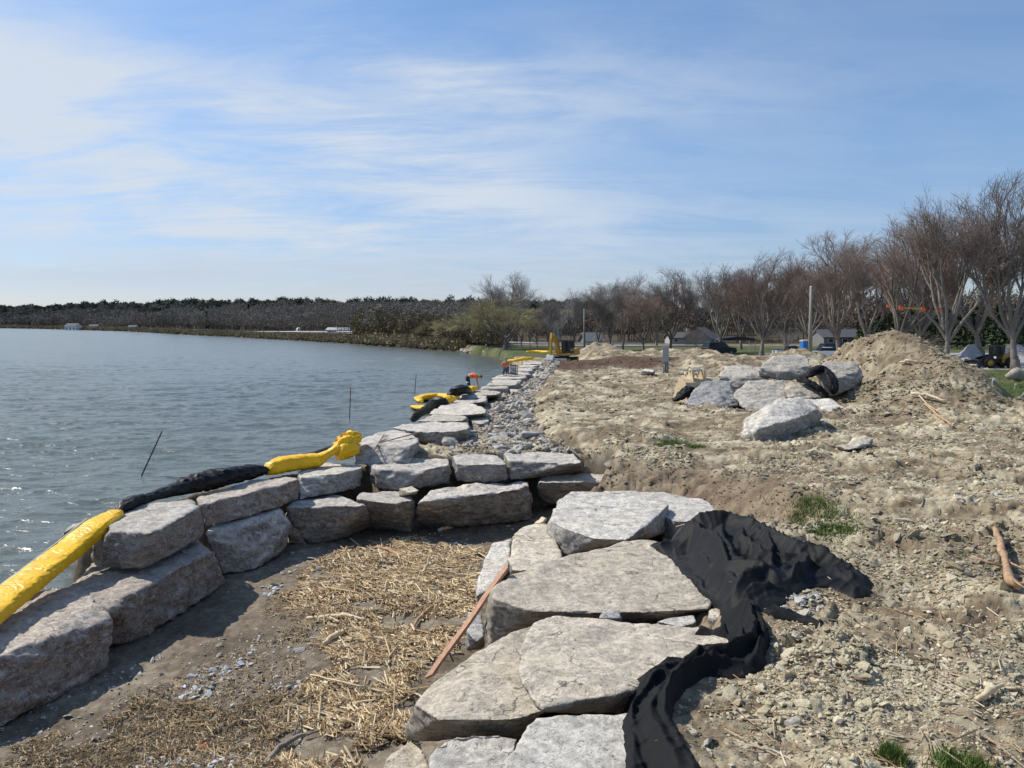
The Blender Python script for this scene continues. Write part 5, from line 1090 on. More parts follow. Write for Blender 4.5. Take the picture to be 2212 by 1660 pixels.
for sx in (-.26, .26):
    mb = MB(); mb.prism([(-.45, .85), (-.30, 1.30), (-.16, 1.42), (-.02, 1.30), (.02, 1.12), (.12, 1.05), (.20, 1.22), (.32, 1.24), (.38, 1.10), (.30, .85)], 'x', sx - .04, sx + .04); mb.build('ear', M['tan_paint'], bk)
mb = MB(); mb.tube([(-.34, -.16, 1.30), (.34, -.16, 1.30)], .06, 10); mb.tube([(-.34, .26, 1.12), (.34, .26, 1.12)], .06, 10); mb.build('pin', M['steel'], bk, True)
mb = MB(); mb.box((0, .60, .06), (1.36, .16, .05))
for k in range(5): mb.prism([(.62, .04), (.85, .03), (.85, .07), (.62, .10)], 'x', -.6 + k * .28, -.5 + k * .28)
mb.build('cutting_edge', M['black_paint'], bk)
# black rubber and cloth scraps on the pile
drs = [(1744, 818, 30.6), (1760, 808, 30.8), (1775, 803, 30.9), (1786, 806, 30.7), (1792, 815, 30.4), (1797, 832, 30.1), (1801, 853, 29.8)]
so = ribbon('cloth_scrap', 'torn black cloth scrap standing up in the boulder pile', 'cloth scrap', [PY(u, v, y) for u, v, y in drs], M['black_fabric_clean'], [.35, .5, .45, .3, .4, .5, .3], [.2, .3, .3, .2, .2, .3, .2], 50, .35, 1.2, 31, 1.5, (1, 1))
ribbon('tail', None, None, [PY(u, v, y) - so.location for u, v, y in [(1722, 822, 30.5), (1745, 832, 30), (1768, 845, 29.7), (1790, 860, 29.5)]], M['black_fabric_clean'], [.25, .45, .45, .2], [.2, .25, .25, .1], 40, .35, .8, 33, 1.5, (1, 1), parent=so)
ribbon('cloth_scrap', 'flat black cloth scrap between the bucket and the pointed boulder', 'cloth scrap', [PY(1455, 868, 30.5), PY(1470, 864, 30.6), PY(1488, 852, 30.8), PY(1500, 848, 31)], M['black_fabric_clean'], [.3, .5, .6, .3], [.12, .3, .4, .2], 30, .3, .3, 35, 1.2, (1, 1))

# ------------------------------------------------------------------ machines
def wheel(root, c, r, wdt, name='wheel', rimm='yellow_paint'):
    mb = MB(); n = 22; V = []
    for x_, rr_ in ((-wdt / 2, r * .62), (-wdt / 2, r * .93), (-wdt * .3, r), (wdt * .3, r), (wdt / 2, r * .93), (wdt / 2, r * .62)):
        for k in range(n): a = 2 * math.pi * k / n; V.append((c[0] + rr_ * math.cos(a), c[1] + x_, c[2] + rr_ * math.sin(a)))
    mb.add(V, [(i * n + k, i * n + (k + 1) % n, ((i + 1) % 6) * n + (k + 1) % n, ((i + 1) % 6) * n + k) for i in range(6) for k in range(n)])
    for k in range(n): a = 2 * math.pi * k / n; mb.box((c[0] + r * math.cos(a), c[1], c[2] + r * math.sin(a)), (.05 * r, wdt * .9, .10 * r), ry=-a)
    wo = mb.build(name, M['rubber'], root)
    mb = MB(); mb.tube([(c[0], c[1] - wdt * .38, c[2]), (c[0], c[1] + wdt * .38, c[2])], r * .60, 16); mb.tube([(c[0], c[1] - wdt * .46, c[2]), (c[0], c[1] + wdt * .46, c[2])], r * .2, 10)
    mb.build('rim', M[rimm], wo, True); return wo
# tracked excavator: built along +x (boom side), then turned
p = PY(1218, 782, 80); p.z = gz(p.x, p.y) - .02
ex = empty('excavator', p, 'yellow tracked excavator with a dark cab working in the brown soil', 'excavator', rz=math.radians(-118))
Z0 = 5.2 - 80 * 80 / 1661 - p.z   # the machine stands on firm ground
for sy in (-.72, .72):
    mb = MB(); mb.prism([(-1.15, .18), (-.95, .0), (.95, .0), (1.15, .18), (1.15, .34), (.95, .5), (-.95, .5), (-1.15, .34)], 'y', sy - .2, sy + .2)
    for k in range(15): mb.box((-1.0 + k * .143, sy, .51), (.09, .44, .05)); mb.box((-1.0 + k * .143, sy, -.005), (.09, .44, .04))
    tr = mb.build('track', M['rubber'], ex)
    mb = MB(); mb.tube([(-.95, sy - .22, .25), (-.95, sy + .22, .25)], .17, 12); mb.tube([(.95, sy - .22, .25), (.95, sy + .22, .25)], .17, 12)
    for k in range(4): mb.tube([(-.5 + k * .33, sy - .215, .14), (-.5 + k * .33, sy + .215, .14)], .09, 8)
    mb.build('roller', M['yellow_paint'], tr, True)
mb = MB(); mb.box((0, 0, .42), (1.0, 1.2, .25)); mb.tube([(0, 0, .5), (0, 0, .66)], .5, 20); mb.build('undercarriage', M['black_paint'], ex)
mb = MB(); mb.box((-.35, 0, .78), (1.9, 1.65, .22)); mb.prism([(-1.45, .88), (-.3, .88), (-.3, 1.32), (-1.25, 1.38), (-1.5, 1.15)], 'y', -.82, .82); mb.build('house', M['yellow_paint'], ex, bev=.03)
mb = MB(); mb.prism([(-1.62, .75), (-1.35, .75), (-1.35, 1.25), (-1.55, 1.2), (-1.66, 1.0)], 'y', -.8, .8); mb.build('counterweight', M['black_paint'], ex)
mb = MB()
for (x_, y_) in ((-.28, .05), (.52, .05), (-.28, .78), (.52, .78)): mb.box((x_, y_, 1.5), (.07, .07, 1.25))
mb.box((.12, .41, 2.15), (.98, .84, .08)); mb.box((.12, .41, .98), (.9, .78, .24)); cb = mb.build('cab', M['black_paint'], ex)
mb = MB(); mb.box((.535, .415, 1.6), (.02, .66, .95)); mb.box((.12, .80, 1.6), (.70, .02, .95)); mb.box((.12, .03, 1.6), (.70, .02, .95)); mb.box((-.30, .415, 1.6), (.02, .66, .95)); mb.build('window', M['glass_dark'], cb)
mb = MB(); mb.prism([(.35, .85), (.62, .80), (1.05, 1.75), (1.75, 2.45), (2.1, 2.45), (2.05, 2.62), (1.6, 2.72), (.75, 1.95)], 'y', -.36, -.10); bo = mb.build('boom', M['yellow_paint'], ex, bev=.015)
mb = MB(); mb.tube([(.6, -.42, .9), (1.25, -.42, 1.85)], .05, 8); mb.build('cylinder', M['steel'], bo, True); mb = MB(); mb.tube([(1.3, -.23, 2.72), (1.9, -.23, 2.85)], .045, 8); mb.build('cylinder', M['steel'], bo, True)
mb = MB(); mb.prism([(1.85, 2.9), (2.1, 2.95), (2.25, 2.35), (2.35, .75), (2.2, .70), (2.0, 2.2)], 'y', -.33, -.13); mb.build('stick', M['yellow_paint'], ex, bev=.01)
mb = MB(); mb.prism([(2.15, .85), (2.4, .75), (2.55, .35), (2.35, .02), (1.95, .0), (1.78, .25), (1.95, .3), (2.1, .5)], 'y', -.55, .1); mb.build('bucket', M['steel'], ex)
mb = MB(); mb.box((1.45, 0, .22), (.12, 1.8, .38), ry=.15); mb.box((1.2, -.4, .25), (.6, .1, .1)); mb.box((1.2, .4, .25), (.6, .1, .1)); mb.build('dozer_blade', M['steel'], ex)
ex.scale = (1.2, 1.2, 1.05)
# wheel loader by the parking area
p = P(2150, 795, 1.42); p.z = gz(p.x, p.y)
wl = empty('wheel_loader', p, 'yellow and black wheel loader parked behind the tree at right', 'wheel loader', rz=math.radians(182))
for sx in (-.95, .95):
    for sy in (-.65, .65): wheel(wl, (sx, sy, .48), .48, .36)
mb = MB(); mb.prism([(-1.75, .55), (-.35, .45), (-.35, 1.2), (-1.1, 1.28), (-1.72, 1.1)], 'y', -.5, .5); bd = mb.build('engine_cover', M['yellow_paint'], wl, bev=.03)
mb = MB(); mb.box((-1.77, 0, .82), (.03, .7, .4)); mb.build('grille', M['black_paint'], bd); mb = MB(); mb.tube([(-1.0, .25, 1.25), (-1.0, .25, 1.6)], .035, 8); mb.build('exhaust', M['black_paint'], bd, True)
mb = MB(); mb.box((.3, 0, .62), (1.5, .55, .38)); mb.prism([(.3, .8), (.95, .7), (1.05, 1.15), (.5, 1.2)], 'y', -.3, .3); mb.build('front_frame', M['black_paint'], wl, bev=.02)
mb = MB()
for (x_, y_) in ((-.45, -.42), (.32, -.42), (-.45, .42), (.32, .42)): mb.box((x_, y_, 1.5), (.07, .07, .85))
mb.box((-.06, 0, 1.95), (1.0, 1.0, .09)); mb.box((-.06, 0, 1.1), (.84, .9, .16)); cb = mb.build('cab', M['black_paint'], wl)
mb = MB(); mb.box((.345, 0, 1.52), (.02, .78, .70)); mb.box((-.06, .44, 1.52), (.70, .02, .70)); mb.box((-.06, -.44, 1.52), (.70, .02, .70)); mb.box((-.475, 0, 1.52), (.02, .78, .70)); mb.build('window', M['glass_dark'], cb)
for sy in (-.42, .42):
    mb = MB(); mb.prism([(.55, 1.0), (.7, 1.15), (1.5, .85), (2.0, .35), (1.9, .22), (1.35, .65)], 'y', sy - .05, sy + .05); mb.build('lift_arm', M['black_paint'], wl)
mb = MB(); shell(mb, -1.0, 1.0, [(0, .02), (-.10, .3), (-.05, .62), (.12, .78)], .10); b0 = mb.build('bucket', M['black_paint'], wl); b0.rotation_euler.z = -math.pi / 2; b0.location = (2.05, 0, 0)
mb = MB(); mb.prism([(2.0, .02), (2.75, .02), (2.75, .06), (2.35, .5), (2.0, .78), (1.9, .4)], 'y', -1.0, -.95); mb.prism([(2.0, .02), (2.75, .02), (2.75, .06), (2.35, .5), (2.0, .78), (1.9, .4)], 'y', .95, 1.0); mb.box((2.38, 0, .035), (.8, 1.96, .03)); mb.build('bucket_side', M['black_paint'], wl)

def car(name, label, cat, p, rz, paint, kind='sedan', s_=1.0):
    r_ = empty(name, p, label, cat, rz=rz); L = 2.3
    if kind == 'sedan': body = [(-2.25, .42), (-2.28, .80), (-2.1, .96), (-1.35, 1.0), (1.0, .98), (2.05, .84), (2.25, .62), (2.25, .38), (1.9, .30), (-1.9, .30)]; gh = [(-1.55, .98), (-.85, 1.42), (.35, 1.44), (1.15, .97)]
    elif kind == 'suv': body = [(-2.3, .42), (-2.33, 1.0), (-2.2, 1.1), (1.0, 1.1), (2.1, 1.0), (2.3, .75), (2.3, .4), (1.9, .32), (-1.9, .32)]; gh = [(-2.2, 1.09), (-1.95, 1.72), (.45, 1.74), (1.15, 1.09)]
    else: body = [(-2.7, .55), (-2.72, 1.05), (-.55, 1.08), (1.3, 1.12), (2.45, 1.05), (2.6, .85), (2.6, .5), (2.1, .4), (-2.1, .42)]; gh = [(-.55, 1.07), (-.45, 1.78), (.75, 1.80), (1.45, 1.10)]
    mb = MB(); mb.prism(body, 'y', -.88, .88); bd = mb.build('body', paint, r_, bev=.05)
    mb = MB(); n = len(gh); V = [(x_, y_ * (1 if z_ < 1.2 else .82), z_) for y_ in (-.84, .84) for x_, z_ in gh]; mb.add(V, [(0, 1, 5, 4), (1, 2, 6, 5), (2, 3, 7, 6), (3, 2, 1, 0), (4, 5, 6, 7)]); mb.build('window', M['glass_dark'], r_)
    mb = MB(); zt = gh[1][1]; mb.prism([(gh[1][0] - .04, zt - .02), (gh[2][0] + .04, zt - .02), (gh[2][0] - .05, zt + .06), (gh[1][0] + .08, zt + .06)], 'y', -.70, .70); mb.build('roof', paint, r_, bev=.02)
    for sx in (-1.42, 1.42):
        for sy in (-.80, .80): wheel(r_, (sx * (1.12 if kind == 'pickup' else 1), sy, .34), .34, .22, rimm='steel')
    for sy in (-.62, .62): mb = MB(); mb.box((2.22 if kind == 'sedan' else 2.28, sy, .68), (.10, .36, .14)); mb.build('headlight', M['off_white'], r_)
    if kind == 'pickup':
        mb = MB(); mb.box((-1.65, 0, 1.09), (1.9, 1.5, .03)); mb.build('cargo_bed', M['black_paint'], r_)
    r_.scale = (s_,) * 3
    return r_
def onlot(u, y): p = PY(u, 760, y); p.z = gz(p.x, p.y) + .01; return p
car('parked_car', 'white parked car to the right of the blue portable toilet', 'car', onlot(1783, 88), math.radians(172), M['white_paint'], 'sedan', .82)
car('parked_car', 'dark car parked directly behind the right white car', 'car', onlot(1803, 93), math.radians(10), M['black_paint'], 'suv', .85)
car('pickup_truck', 'white pickup seen above the soil left of the blue portable toilet', 'pickup truck', onlot(1706, 92), math.radians(8), M['white_paint'], 'pickup', .72)
car('parked_car', 'black car behind the soil ridge near the white gabled house', 'car', onlot(1553, 100), math.radians(20), M['black_paint'], 'suv', .95)
# portable toilet
p = onlot(1736, 84); pt_ = empty('portable_toilet', p, 'blue portable toilet beside the tall bare pole', 'portable toilet', rz=.3); mb = MB(); mb.box((0, 0, 1.0), (.62, .62, 1.9)); mb.build('cabin', M['blue_plastic'], pt_, bev=.03)
mb = MB(); mb.prism([(-.36, 1.95), (.36, 1.95), (.28, 2.08), (0, 2.16), (-.28, 2.08)], 'x', -.36, .36); mb.build('roof', M['off_white'], pt_)
mb = MB(); mb.box((0, -.325, 1.0), (.48, .03, 1.7)); dr = mb.build('door', M['blue_plastic'], pt_, bev=.01); mb = MB(); mb.box((.18, -.35, 1.0), (.06, .03, .10)); mb.build('latch', M['black_paint'], dr)
# black canopy tent behind the ridge
p = onlot(1588, 108); cn = empty('canopy', p, 'low black canopy roof on posts behind the soil ridge', 'canopy'); mb = MB(); mb.prism([(-2.6, 1.75), (2.6, 1.75), (2.3, 2.0), (0, 2.3), (-2.3, 2.0)], 'y', -1.4, 1.4); mb.build('roof', M['black_paint'], cn)
for x_ in (-2.4, 2.4):
    for y_ in (-1.3, 1.3): mb = MB(); mb.box((x_, y_, .88), (.08, .08, 1.75)); mb.build('post', M['steel'], cn)

M['weathered'] = simple('weathered', (.20, .20, .195), .9, nscale=3, var=.2)
def house(name, label, p, rz, w_, d_, h_, rh, wallm, roofm, wins=3, over=.35, s_=1.0, chim=False):
    r_ = empty(name, p, label, 'house' if name != 'long_shed' else 'building', rz=rz)
    mb = MB(); mb.box((0, 0, h_ / 2 - .3), (w_, d_, h_ + .6)); wl_ = mb.build('wall', wallm, r_)
    mb = MB(); mb.prism([(-d_ / 2 + .02, h_), (d_ / 2 - .02, h_), (0, h_ + rh - .08)], 'x', -w_ / 2 + .01, w_ / 2 - .01); mb.build('gable', wallm, r_)
    mb = MB(); t_ = .18
    for sg in (-1, 1): mb.add([(x_, sg * (d_ / 2 + over), h_ - over * rh / (d_ / 2) + q) for x_ in (-w_ / 2 - over, w_ / 2 + over) for q in (0, t_)] + [(x_, 0 - sg * .0, h_ + rh + q) for x_ in (-w_ / 2 - over, w_ / 2 + over) for q in (0, t_)], [(0, 1, 3, 2), (4, 6, 7, 5), (0, 4, 5, 1), (2, 3, 7, 6), (1, 5, 7, 3), (0, 2, 6, 4)])
    rf = mb.build('roof', roofm, r_)
    if chim: mb = MB(); mb.box((w_ * .2, .3, h_ + rh + .3), (.5, .5, 1.2)); mb.build('chimney', M['concrete'], rf)
    for k in range(wins):
        x_ = (k + .5) / wins * w_ - w_ / 2
        f_ = MB(); f_.box((x_, -d_ / 2 - .02, h_ * .55), (w_ / wins * .42, .06, h_ * .42)); fo = f_.build('window', M['white_paint'], r_)
        g_ = MB(); g_.box((x_, -d_ / 2 - .055, h_ * .55), (w_ / wins * .34, .03, h_ * .34)); g_.build('pane', M['glass_dark'], fo)
    return r_
def onland(u, y): p = PY(u, 720, y); p.z = gz(p.x, p.y); return p
house('house', 'white gabled house seen between the bare trees behind the excavated ground', onland(1515, 150), math.radians(62), 6.0, 5.0, 1.3, 1.9, M['weathered'], M['dark_roof'], 2)
house('house', 'low white house wing left of the white gabled house', onland(1474, 158), math.radians(5), 6, 4.5, 1.2, 1.0, M['off_white'], M['dark_roof'], 3, chim=True)
house('house', 'grey house behind the parked white car at right', onland(1808, 150), math.radians(12), 9, 5, 1.5, 1.3, M['weathered'], M['dark_roof'], 3)
house('house', 'white two storey house alone on the far shore at left', onland(159, 760), math.radians(-8), 12, 9, 5.2, 2.4, M['white_paint'], M['dark_roof'], 3)
house('house', 'small grey house right of the white one on the far shore', onland(205, 740), 0, 8, 6, 2.4, 1.6, M['concrete'], M['dark_roof'], 2)
house('house', 'tiny pale cottage on the far shore left of the conifers', onland(289, 600), 0, 6, 5, 2.2, 1.3, M['off_white'], M['dark_roof'], 2)
house('long_shed', 'long low shed with a bright metal roof behind the shore road', onland(744, 262), math.radians(-6), 11, 4, 1.0, .7, M['off_white'], M['steel'], 5)
house('house', 'small grey gabled hut left of the long low shed', onland(733, 330), math.radians(50), 4.5, 4.5, 2.6, 1.8, M['concrete'], M['concrete'], 1)
house('house', 'grey tent like building behind the excavator', onland(1277, 150), math.radians(20), 3.6, 3.2, .8, 1.4, M['weathered'], M['weathered'], 2)
# white dome on the far bank
p = onland(646, 300); mb = MB(); NS = 14; V = []
for i in range(5):
    for k in range(NS): a = i * math.pi / 2 / 4.6; V.append((1.3 * math.cos(a) * math.cos(2 * math.pi * k / NS), 1.3 * math.cos(a) * math.sin(2 * math.pi * k / NS), 1.9 * math.sin(a)))
mb.add(V, [(i * NS + k, i * NS + (k + 1) % NS, (i + 1) * NS + (k + 1) % NS, (i + 1) * NS + k) for i in range(4) for k in range(NS)] + [tuple(range(4 * NS, 5 * NS))]); o = mb.build('salt_dome', M['white_paint'], smooth=True); o.location = p; prop(o, 'small white dome by the road on the far bank', 'dome')

# ------------------------------------------------------------------ gravel heaps beyond the lawn
def heap(name, label, u, y, rx, ry, h_, col, n=700, sz=.16):
    p = PY(u, 760, y); p.z = gz(p.x, p.y); NR, NA = 16, 40; V = []
    for i in range(NR + 1):
        for k in range(NA):
            r = i / NR; a = 2 * math.pi * k / NA; x_, y_ = rx * r * math.cos(a), ry * r * math.sin(a)
            nz = float(fbm2(np.array([x_ * 1.3 + u]), np.array([y_ * 1.3]), 3, 5)[0]); V.append((x_, y_, max(-.2, h_ * (1 - r) ** 1.05 * (1 + .5 * nz) + .2 * nz)))
    mb = MB(); mb.add(V, [(i * NA + k, i * NA + (k + 1) % NA, (i + 1) * NA + (k + 1) % NA, (i + 1) * NA + k) for i in range(NR) for k in range(NA)]); o = mb.build(name, col, smooth=True); o.location = p
    prop(o, label, 'heap')
heap('gravel_heap', 'smooth grey gravel cone behind the forked tree at right', 2102, 70, 2.6, 2.2, 2.0, M['concrete'])
heap('gravel_heap', 'rough grey rock heap just right of the soil heap', 2020, 66, 2.6, 2.0, 1.5, M['grey_rock'])
heap('gravel_heap', 'long low grey heap near the right edge behind the loader', 2200, 88, 4, 2.5, 1.6, M['concrete'])
heap('soil_heap', 'low tan soil heap right behind the excavator', 1298, 96, 5.0, 2.5, 1.9, simple('soil_tan', (.36, .29, .19), .95, nscale=2, var=.4, bumpd=.05))
p = onlot(2043, 63.5); mb = MB(); mb.tube([(0, 0, 0), (0, 0, .9)], .26, 14); o = mb.build('white_barrel', M['white_paint'], smooth=True); o.location = p; prop(o, 'white barrel standing beside the forked tree trunk', 'barrel')
# curb of pale concrete between lawn and lot
mb = MB(); q0 = (30, 61.2); q1 = (110, 61.2); mb.box(((q0[0] + q1[0]) / 2, 61.2, 1.56), (80, .45, .22)); o = mb.build('kerb', M['concrete']); prop(o, kind='structure')
# overhead clearance line with orange flags
r_ = empty('warning_line', PY(1968, 667, 70), 'orange and yellow warning markers strung on a line between the trees', 'warning line'); o0 = r_.location
mb = MB(); mb.tube([PY(1900, 662, 70) - o0, PY(1968, 667, 70) - o0, PY(2040, 668, 70) - o0], .02, 5); mb.build('wire', M['black_paint'], r_)
mb = MB(); mb.tube([PY(1950, 666, 70) - o0, PY(1992, 667.5, 70) - o0], .05, 8); mb.build('sleeve', M['yellow_paint'], r_)
for u, v, s_ in ((1918, 662, .22), (1946, 666.5, .34), (1994, 668, .34), (2029, 669, .30)):
    mb = MB(); c = PY(u, v, 70) - o0; mb.box(c, (s_ * 1.2, .06, s_), rz=.3, ry=.2); mb.box(c + Vector((.03, 0, -.05)), (s_ * .9, .05, s_ * .9), rz=-.5, ry=-.3); mb.build('flag', M['orange_cloth'], r_)

# ------------------------------------------------------------------ roads
def strip(name, pts, wd, m, dz=.06):
    V = []; n = len(pts)
    for i, (x_, y_) in enumerate(pts):
        a = Vector(pts[min(i + 1, n - 1)]) - Vector(pts[max(i - 1, 0)]); nrm = Vector((-a.y, a.x)).normalized() * wd / 2
        for sg in (-1, 1): V.append((x_ + nrm.x * sg, y_ + nrm.y * sg, 0))
    V = np.array(V); V[:, 2] = Hmac(V[:, 0], V[:, 1]); V[:, 2] = np.repeat(np.maximum(V[0::2, 2], V[1::2, 2]), 2) + dz
    o = link(name, mesh_np(name, V, [[2 * i, 2 * i + 1, 2 * i + 3, 2 * i + 2] for i in range(n - 1)], True), m); return prop(o, kind='structure')
rd = [(-600, 1030), (-300, 615), (-200, 460), (-128, 352), (-86, 296), (-56, 254), (-33, 216)]
dense = []
for a, b_ in zip(rd, rd[1:]):
    for k in range(14): dense.append((a[0] + (b_[0] - a[0]) * k / 14, a[1] + (b_[1] - a[1]) * k / 14))
M['asphalt'] = simple('asphalt', (.30, .29, .28), .9, nscale=1, var=.1)
M['guard'] = simple('guard', (.62, .61, .58), .6, nscale=1, var=.1)
strip('road', dense, 8, M['asphalt'], .12)
def rail(label, pts, h_, group=None):
    z = [gz(*p) for p in pts]; r_ = empty('guard_rail', (pts[0][0], pts[0][1], z[0]), label, 'guard rail'); o0 = r_.location
    mb = MB(); mb.tube([Vector((x_, y_, z_ + h_)) - o0 for (x_, y_), z_ in zip(pts, z)], .17, 4); mb.build('beam', M['guard'], r_)
    for (x_, y_), z_ in list(zip(pts, z))[::2][:90]: mb = MB(); mb.box(Vector((x_, y_, z_ + h_ / 2)) - o0, (.18, .18, h_)); mb.build('post', M['pole_wood'], r_)
rail('long pale guard rail along the far shore road', [(x_ + 3.6, y_ - 3.6) for x_, y_ in dense[::2]], .75)
park = [PY(u, 745, y) for u, y in ((1100, 146), (1150, 142), (1200, 140), (1260, 138), (1320, 138), (1380, 139), (1450, 141), (1560, 145))]
strip('park_road', [(q.x, q.y) for q in park], 3.5, M['asphalt'], .10)
rail('pale low rail along the park road behind the willow', [(q.x + dx_, q.y - 2.2) for q, dx_ in zip(park[:6], [0] * 6)], .6)

# ------------------------------------------------------------------ bare trees
class TreeGen:
    def __init__(s, seed, style):
        s.r = random.Random(seed); s.lim = []; s.tw = []; s.style = style
    def poly(s, p, d, L, r0, r1, n, wander, up):
        pts = [p]; rd_ = [r0]; d = d.normalized()
        for i in range(n):
            d = (d + Vector((s.r.gauss(0, wander), s.r.gauss(0, wander), s.r.gauss(0, wander))) + Vector((0, 0, up))).normalized()
            p = p + d * (L / n); pts.append(p); rd_.append(r0 + (r1 - r0) * (i + 1) / n)
        return pts, rd_, d
    def grow(s, p, d, L, r0, lev):
        st = s.style; mx = st['levels']
        n = 5 if lev < 2 else 3 if lev < mx - 1 else 2
        up = st['up'][min(lev, len(st['up']) - 1)]
        pts, rd_, dl = s.poly(p, d, L, r0, r0 * (.62 if lev < mx else .4), n, st['wander'] * (1 if lev else .4), up)
        (s.lim if lev <= st['limlev'] else s.tw).append((pts, rd_))
        if lev >= mx: return
        nc = st['kids'][lev]
        for i in range(nc):
            if i < st['fork'][lev]: f_ = 1.0
            else: f_ = s.r.uniform(.35, .98)
            k = f_ * (len(pts) - 1); a = min(int(k), len(pts) - 2); q = pts[a].lerp(pts[a + 1], k - a); rr_ = rd_[a] * (.80 if f_ == 1.0 else .55)
            ax = dl.orthogonal().normalized(); ax.rotate(Matrix.Rotation(2 * math.pi * (i / nc) + s.r.uniform(-.5, .5), 3, dl)); ang = st['angle'][lev] * s.r.uniform(.6, 1.25)
            dd = dl.copy(); dd.rotate(Matrix.Rotation(ang, 3, ax))
            s.grow(q, dd, L * st['ratio'][lev] * s.r.uniform(.75, 1.2), rr_, lev + 1)
def tubes(segs, sides):
    V = []; F_ = []; off = 0
    for pts, rd_ in segs:
        prev = None; n = len(pts)
        for i, p in enumerate(pts):
            d = (pts[min(i + 1, n - 1)] - pts[max(i - 1, 0)]).normalized()
            if prev is None: a = d.orthogonal().normalized()
            else: a = (prev - d * prev.dot(d)); a = a.normalized() if a.length > 1e-6 else d.orthogonal().normalized()
            prev = a; b_ = d.cross(a)
            for k in range(sides): q = 2 * math.pi * k / sides; v = p + (a * math.cos(q) + b_ * math.sin(q)) * rd_[i]; V.append((v.x, v.y, v.z))
        for i in range(n - 1):
            for k in range(sides): F_.append((off + i * sides + k, off + i * sides + (k + 1) % sides, off + (i + 1) * sides + (k + 1) % sides, off + (i + 1) * sides + k))
        off += n * sides
    return V, F_
STY = {
 'vase': dict(levels=6, limlev=2, kids=[7, 4, 5, 5, 5, 3], fork=[7, 3, 2, 2, 1, 1], angle=[.48, .30, .38, .48, .6, .6], ratio=[1.7, .72, .62, .58, .55, .6], up=[0, .10, .10, .08, .06, .05, .05], wander=.11, trunk=.165, r0=.0195),
 'upright': dict(levels=6, limlev=2, kids=[5, 5, 5, 5, 5, 3], fork=[4, 3, 2, 1, 1, 1], angle=[.32, .30, .42, .5, .6, .6], ratio=[1.7, .70, .62, .58, .55, .55], up=[0, .07, .10, .09, .07, .05, .05], wander=.09, trunk=.18, r0=.017),
 'willow': dict(levels=6, limlev=2, kids=[5, 5, 5, 6, 6, 3], fork=[4, 2, 2, 1, 1, 1], angle=[.6, .5, .6, .6, .6, .4], ratio=[1.6, .66, .60, .55, .6, .9], up=[0, .03, .02, .0, -.03, -.12, -.18], wander=.13, trunk=.16, r0=.024),
 'small': dict(levels=5, limlev=1, kids=[6, 5, 5, 5, 3], fork=[4, 2, 1, 1, 1], angle=[.6, .5, .55, .6, .6], ratio=[1.2, .66, .6, .6, .6], up=[0, .06, .06, .05, .04, .04], wander=.1, trunk=.22, r0=.016),
}
PROTO = {}
def proto(key, style, seed, bark, twig, twr=1.0):
    st = STY[style]; g = TreeGen(seed, st); g.grow(Vector((0, 0, -.02)), Vector((g.r.uniform(-.06, .06), g.r.uniform(-.06, .06), 1)), st['trunk'], st['r0'], 0)
    # root flare
    g.lim.append(([Vector((0, 0, -.03)), Vector((0, 0, .01)), Vector((0, 0, .05))], [st['r0'] * 1.5, st['r0'] * 1.22, st['r0'] * .98]))
    zs = max(p.z for pts, _ in g.tw for p in pts); V1, F1 = tubes(g.lim, 7)
    tw = [(pts, [max(r * .9, .00045 * zs) * twr for r in rd_]) for pts, rd_ in g.tw]; V2, F2 = tubes(tw, 3)
    V1 = np.array(V1) / zs; V2 = np.array(V2) / zs
    PROTO[key] = (mesh_np('trunk', V1, F1, True), mesh_np('crown', V2, F2, False), M[bark], M[twig]); PROTO[key][0].materials.append(M[bark]); PROTO[key][1].materials.append(M[twig])
    print('TREE', key, len(g.tw), len(F2), 'spread', float(np.abs(V2[:, :2]).max()))
proto('vase_a', 'vase', 3, 'bark', 'twig_red'); proto('vase_b', 'vase', 8, 'bark', 'twig'); proto('vase_c', 'vase', 21, 'bark_pale', 'twig')
proto('up_a', 'upright', 5, 'bark', 'twig_grey'); proto('up_b', 'upright', 14, 'bark_pale', 'twig_pale')
proto('willow', 'willow', 6, 'bark', 'twig_olive'); proto('fan', 'vase', 33, 'bark', 'twig_pale'); proto('small', 'small', 9, 'bark', 'twig'); proto('pale_small', 'small', 19, 'bark_pale', 'twig_pale')
def tree(key, label, u, y, vtop, rz, wide=1.0, group=None, name='bare_tree', cat='tree', lean=0.0, zb=None):
    b = PY(u, 760, y); b.z = (gz(b.x, b.y) if zb is None else zb) - .05; top = PY(u, vtop, y).z; h_ = top - b.z
    r_ = empty(name, b, label, cat, rz=rz, group=group); r_.scale = (h_ * wide, h_ * wide, h_); r_.rotation_euler.y = lean
    a, c, ma, mc = PROTO[key]
    link('trunk', a, None, r_); link('crown', c, None, r_)
    return r_
GT = 'row of bare trees behind the construction ground'
tree('vase_b', 'huge bare tree at the right edge, the tallest, with a massive grey trunk', 2194, 66, 352, .4, 1.0, GT)
tree('vase_c', 'tall bare forked tree beside the stump, several trunks rising from one base', 2044, 70, 396, 2.2, 1.0, GT)
tree('vase_a', 'bare tree rising right behind the top of the soil heap', 1930, 78, 460, 4.0, 1.0, GT)
tree('vase_b', 'bare tree with a thick short trunk at the left foot of the soil heap', 1815, 76, 488, 1.3, 1.15, GT)
tree('vase_a', 'wide spreading bare tree left of the tall bare pole', 1645, 92, 532, 5.2, 1.15, GT)
tree('vase_c', 'spreading bare tree behind the black canopy and dark car', 1556, 100, 560, .9, 1.15, GT)
tree('vase_b', 'reddish bare tree above the grey electrical pedestal', 1448, 108, 575, 3.3, 1.1, GT)
tree('vase_a', 'bare tree with low curving limbs left of the electrical pedestal', 1391, 104, 612, 2.0, 1.1, GT)
tree('up_a', 'tall fan shaped bare tree right of the two thin poles', 1345, 112, 582, .5, 1.2, GT)
tree('up_b', 'pale leaning bare tree close behind the two thin poles', 1318, 118, 600, 2.9, 1.0, GT, lean=.10)
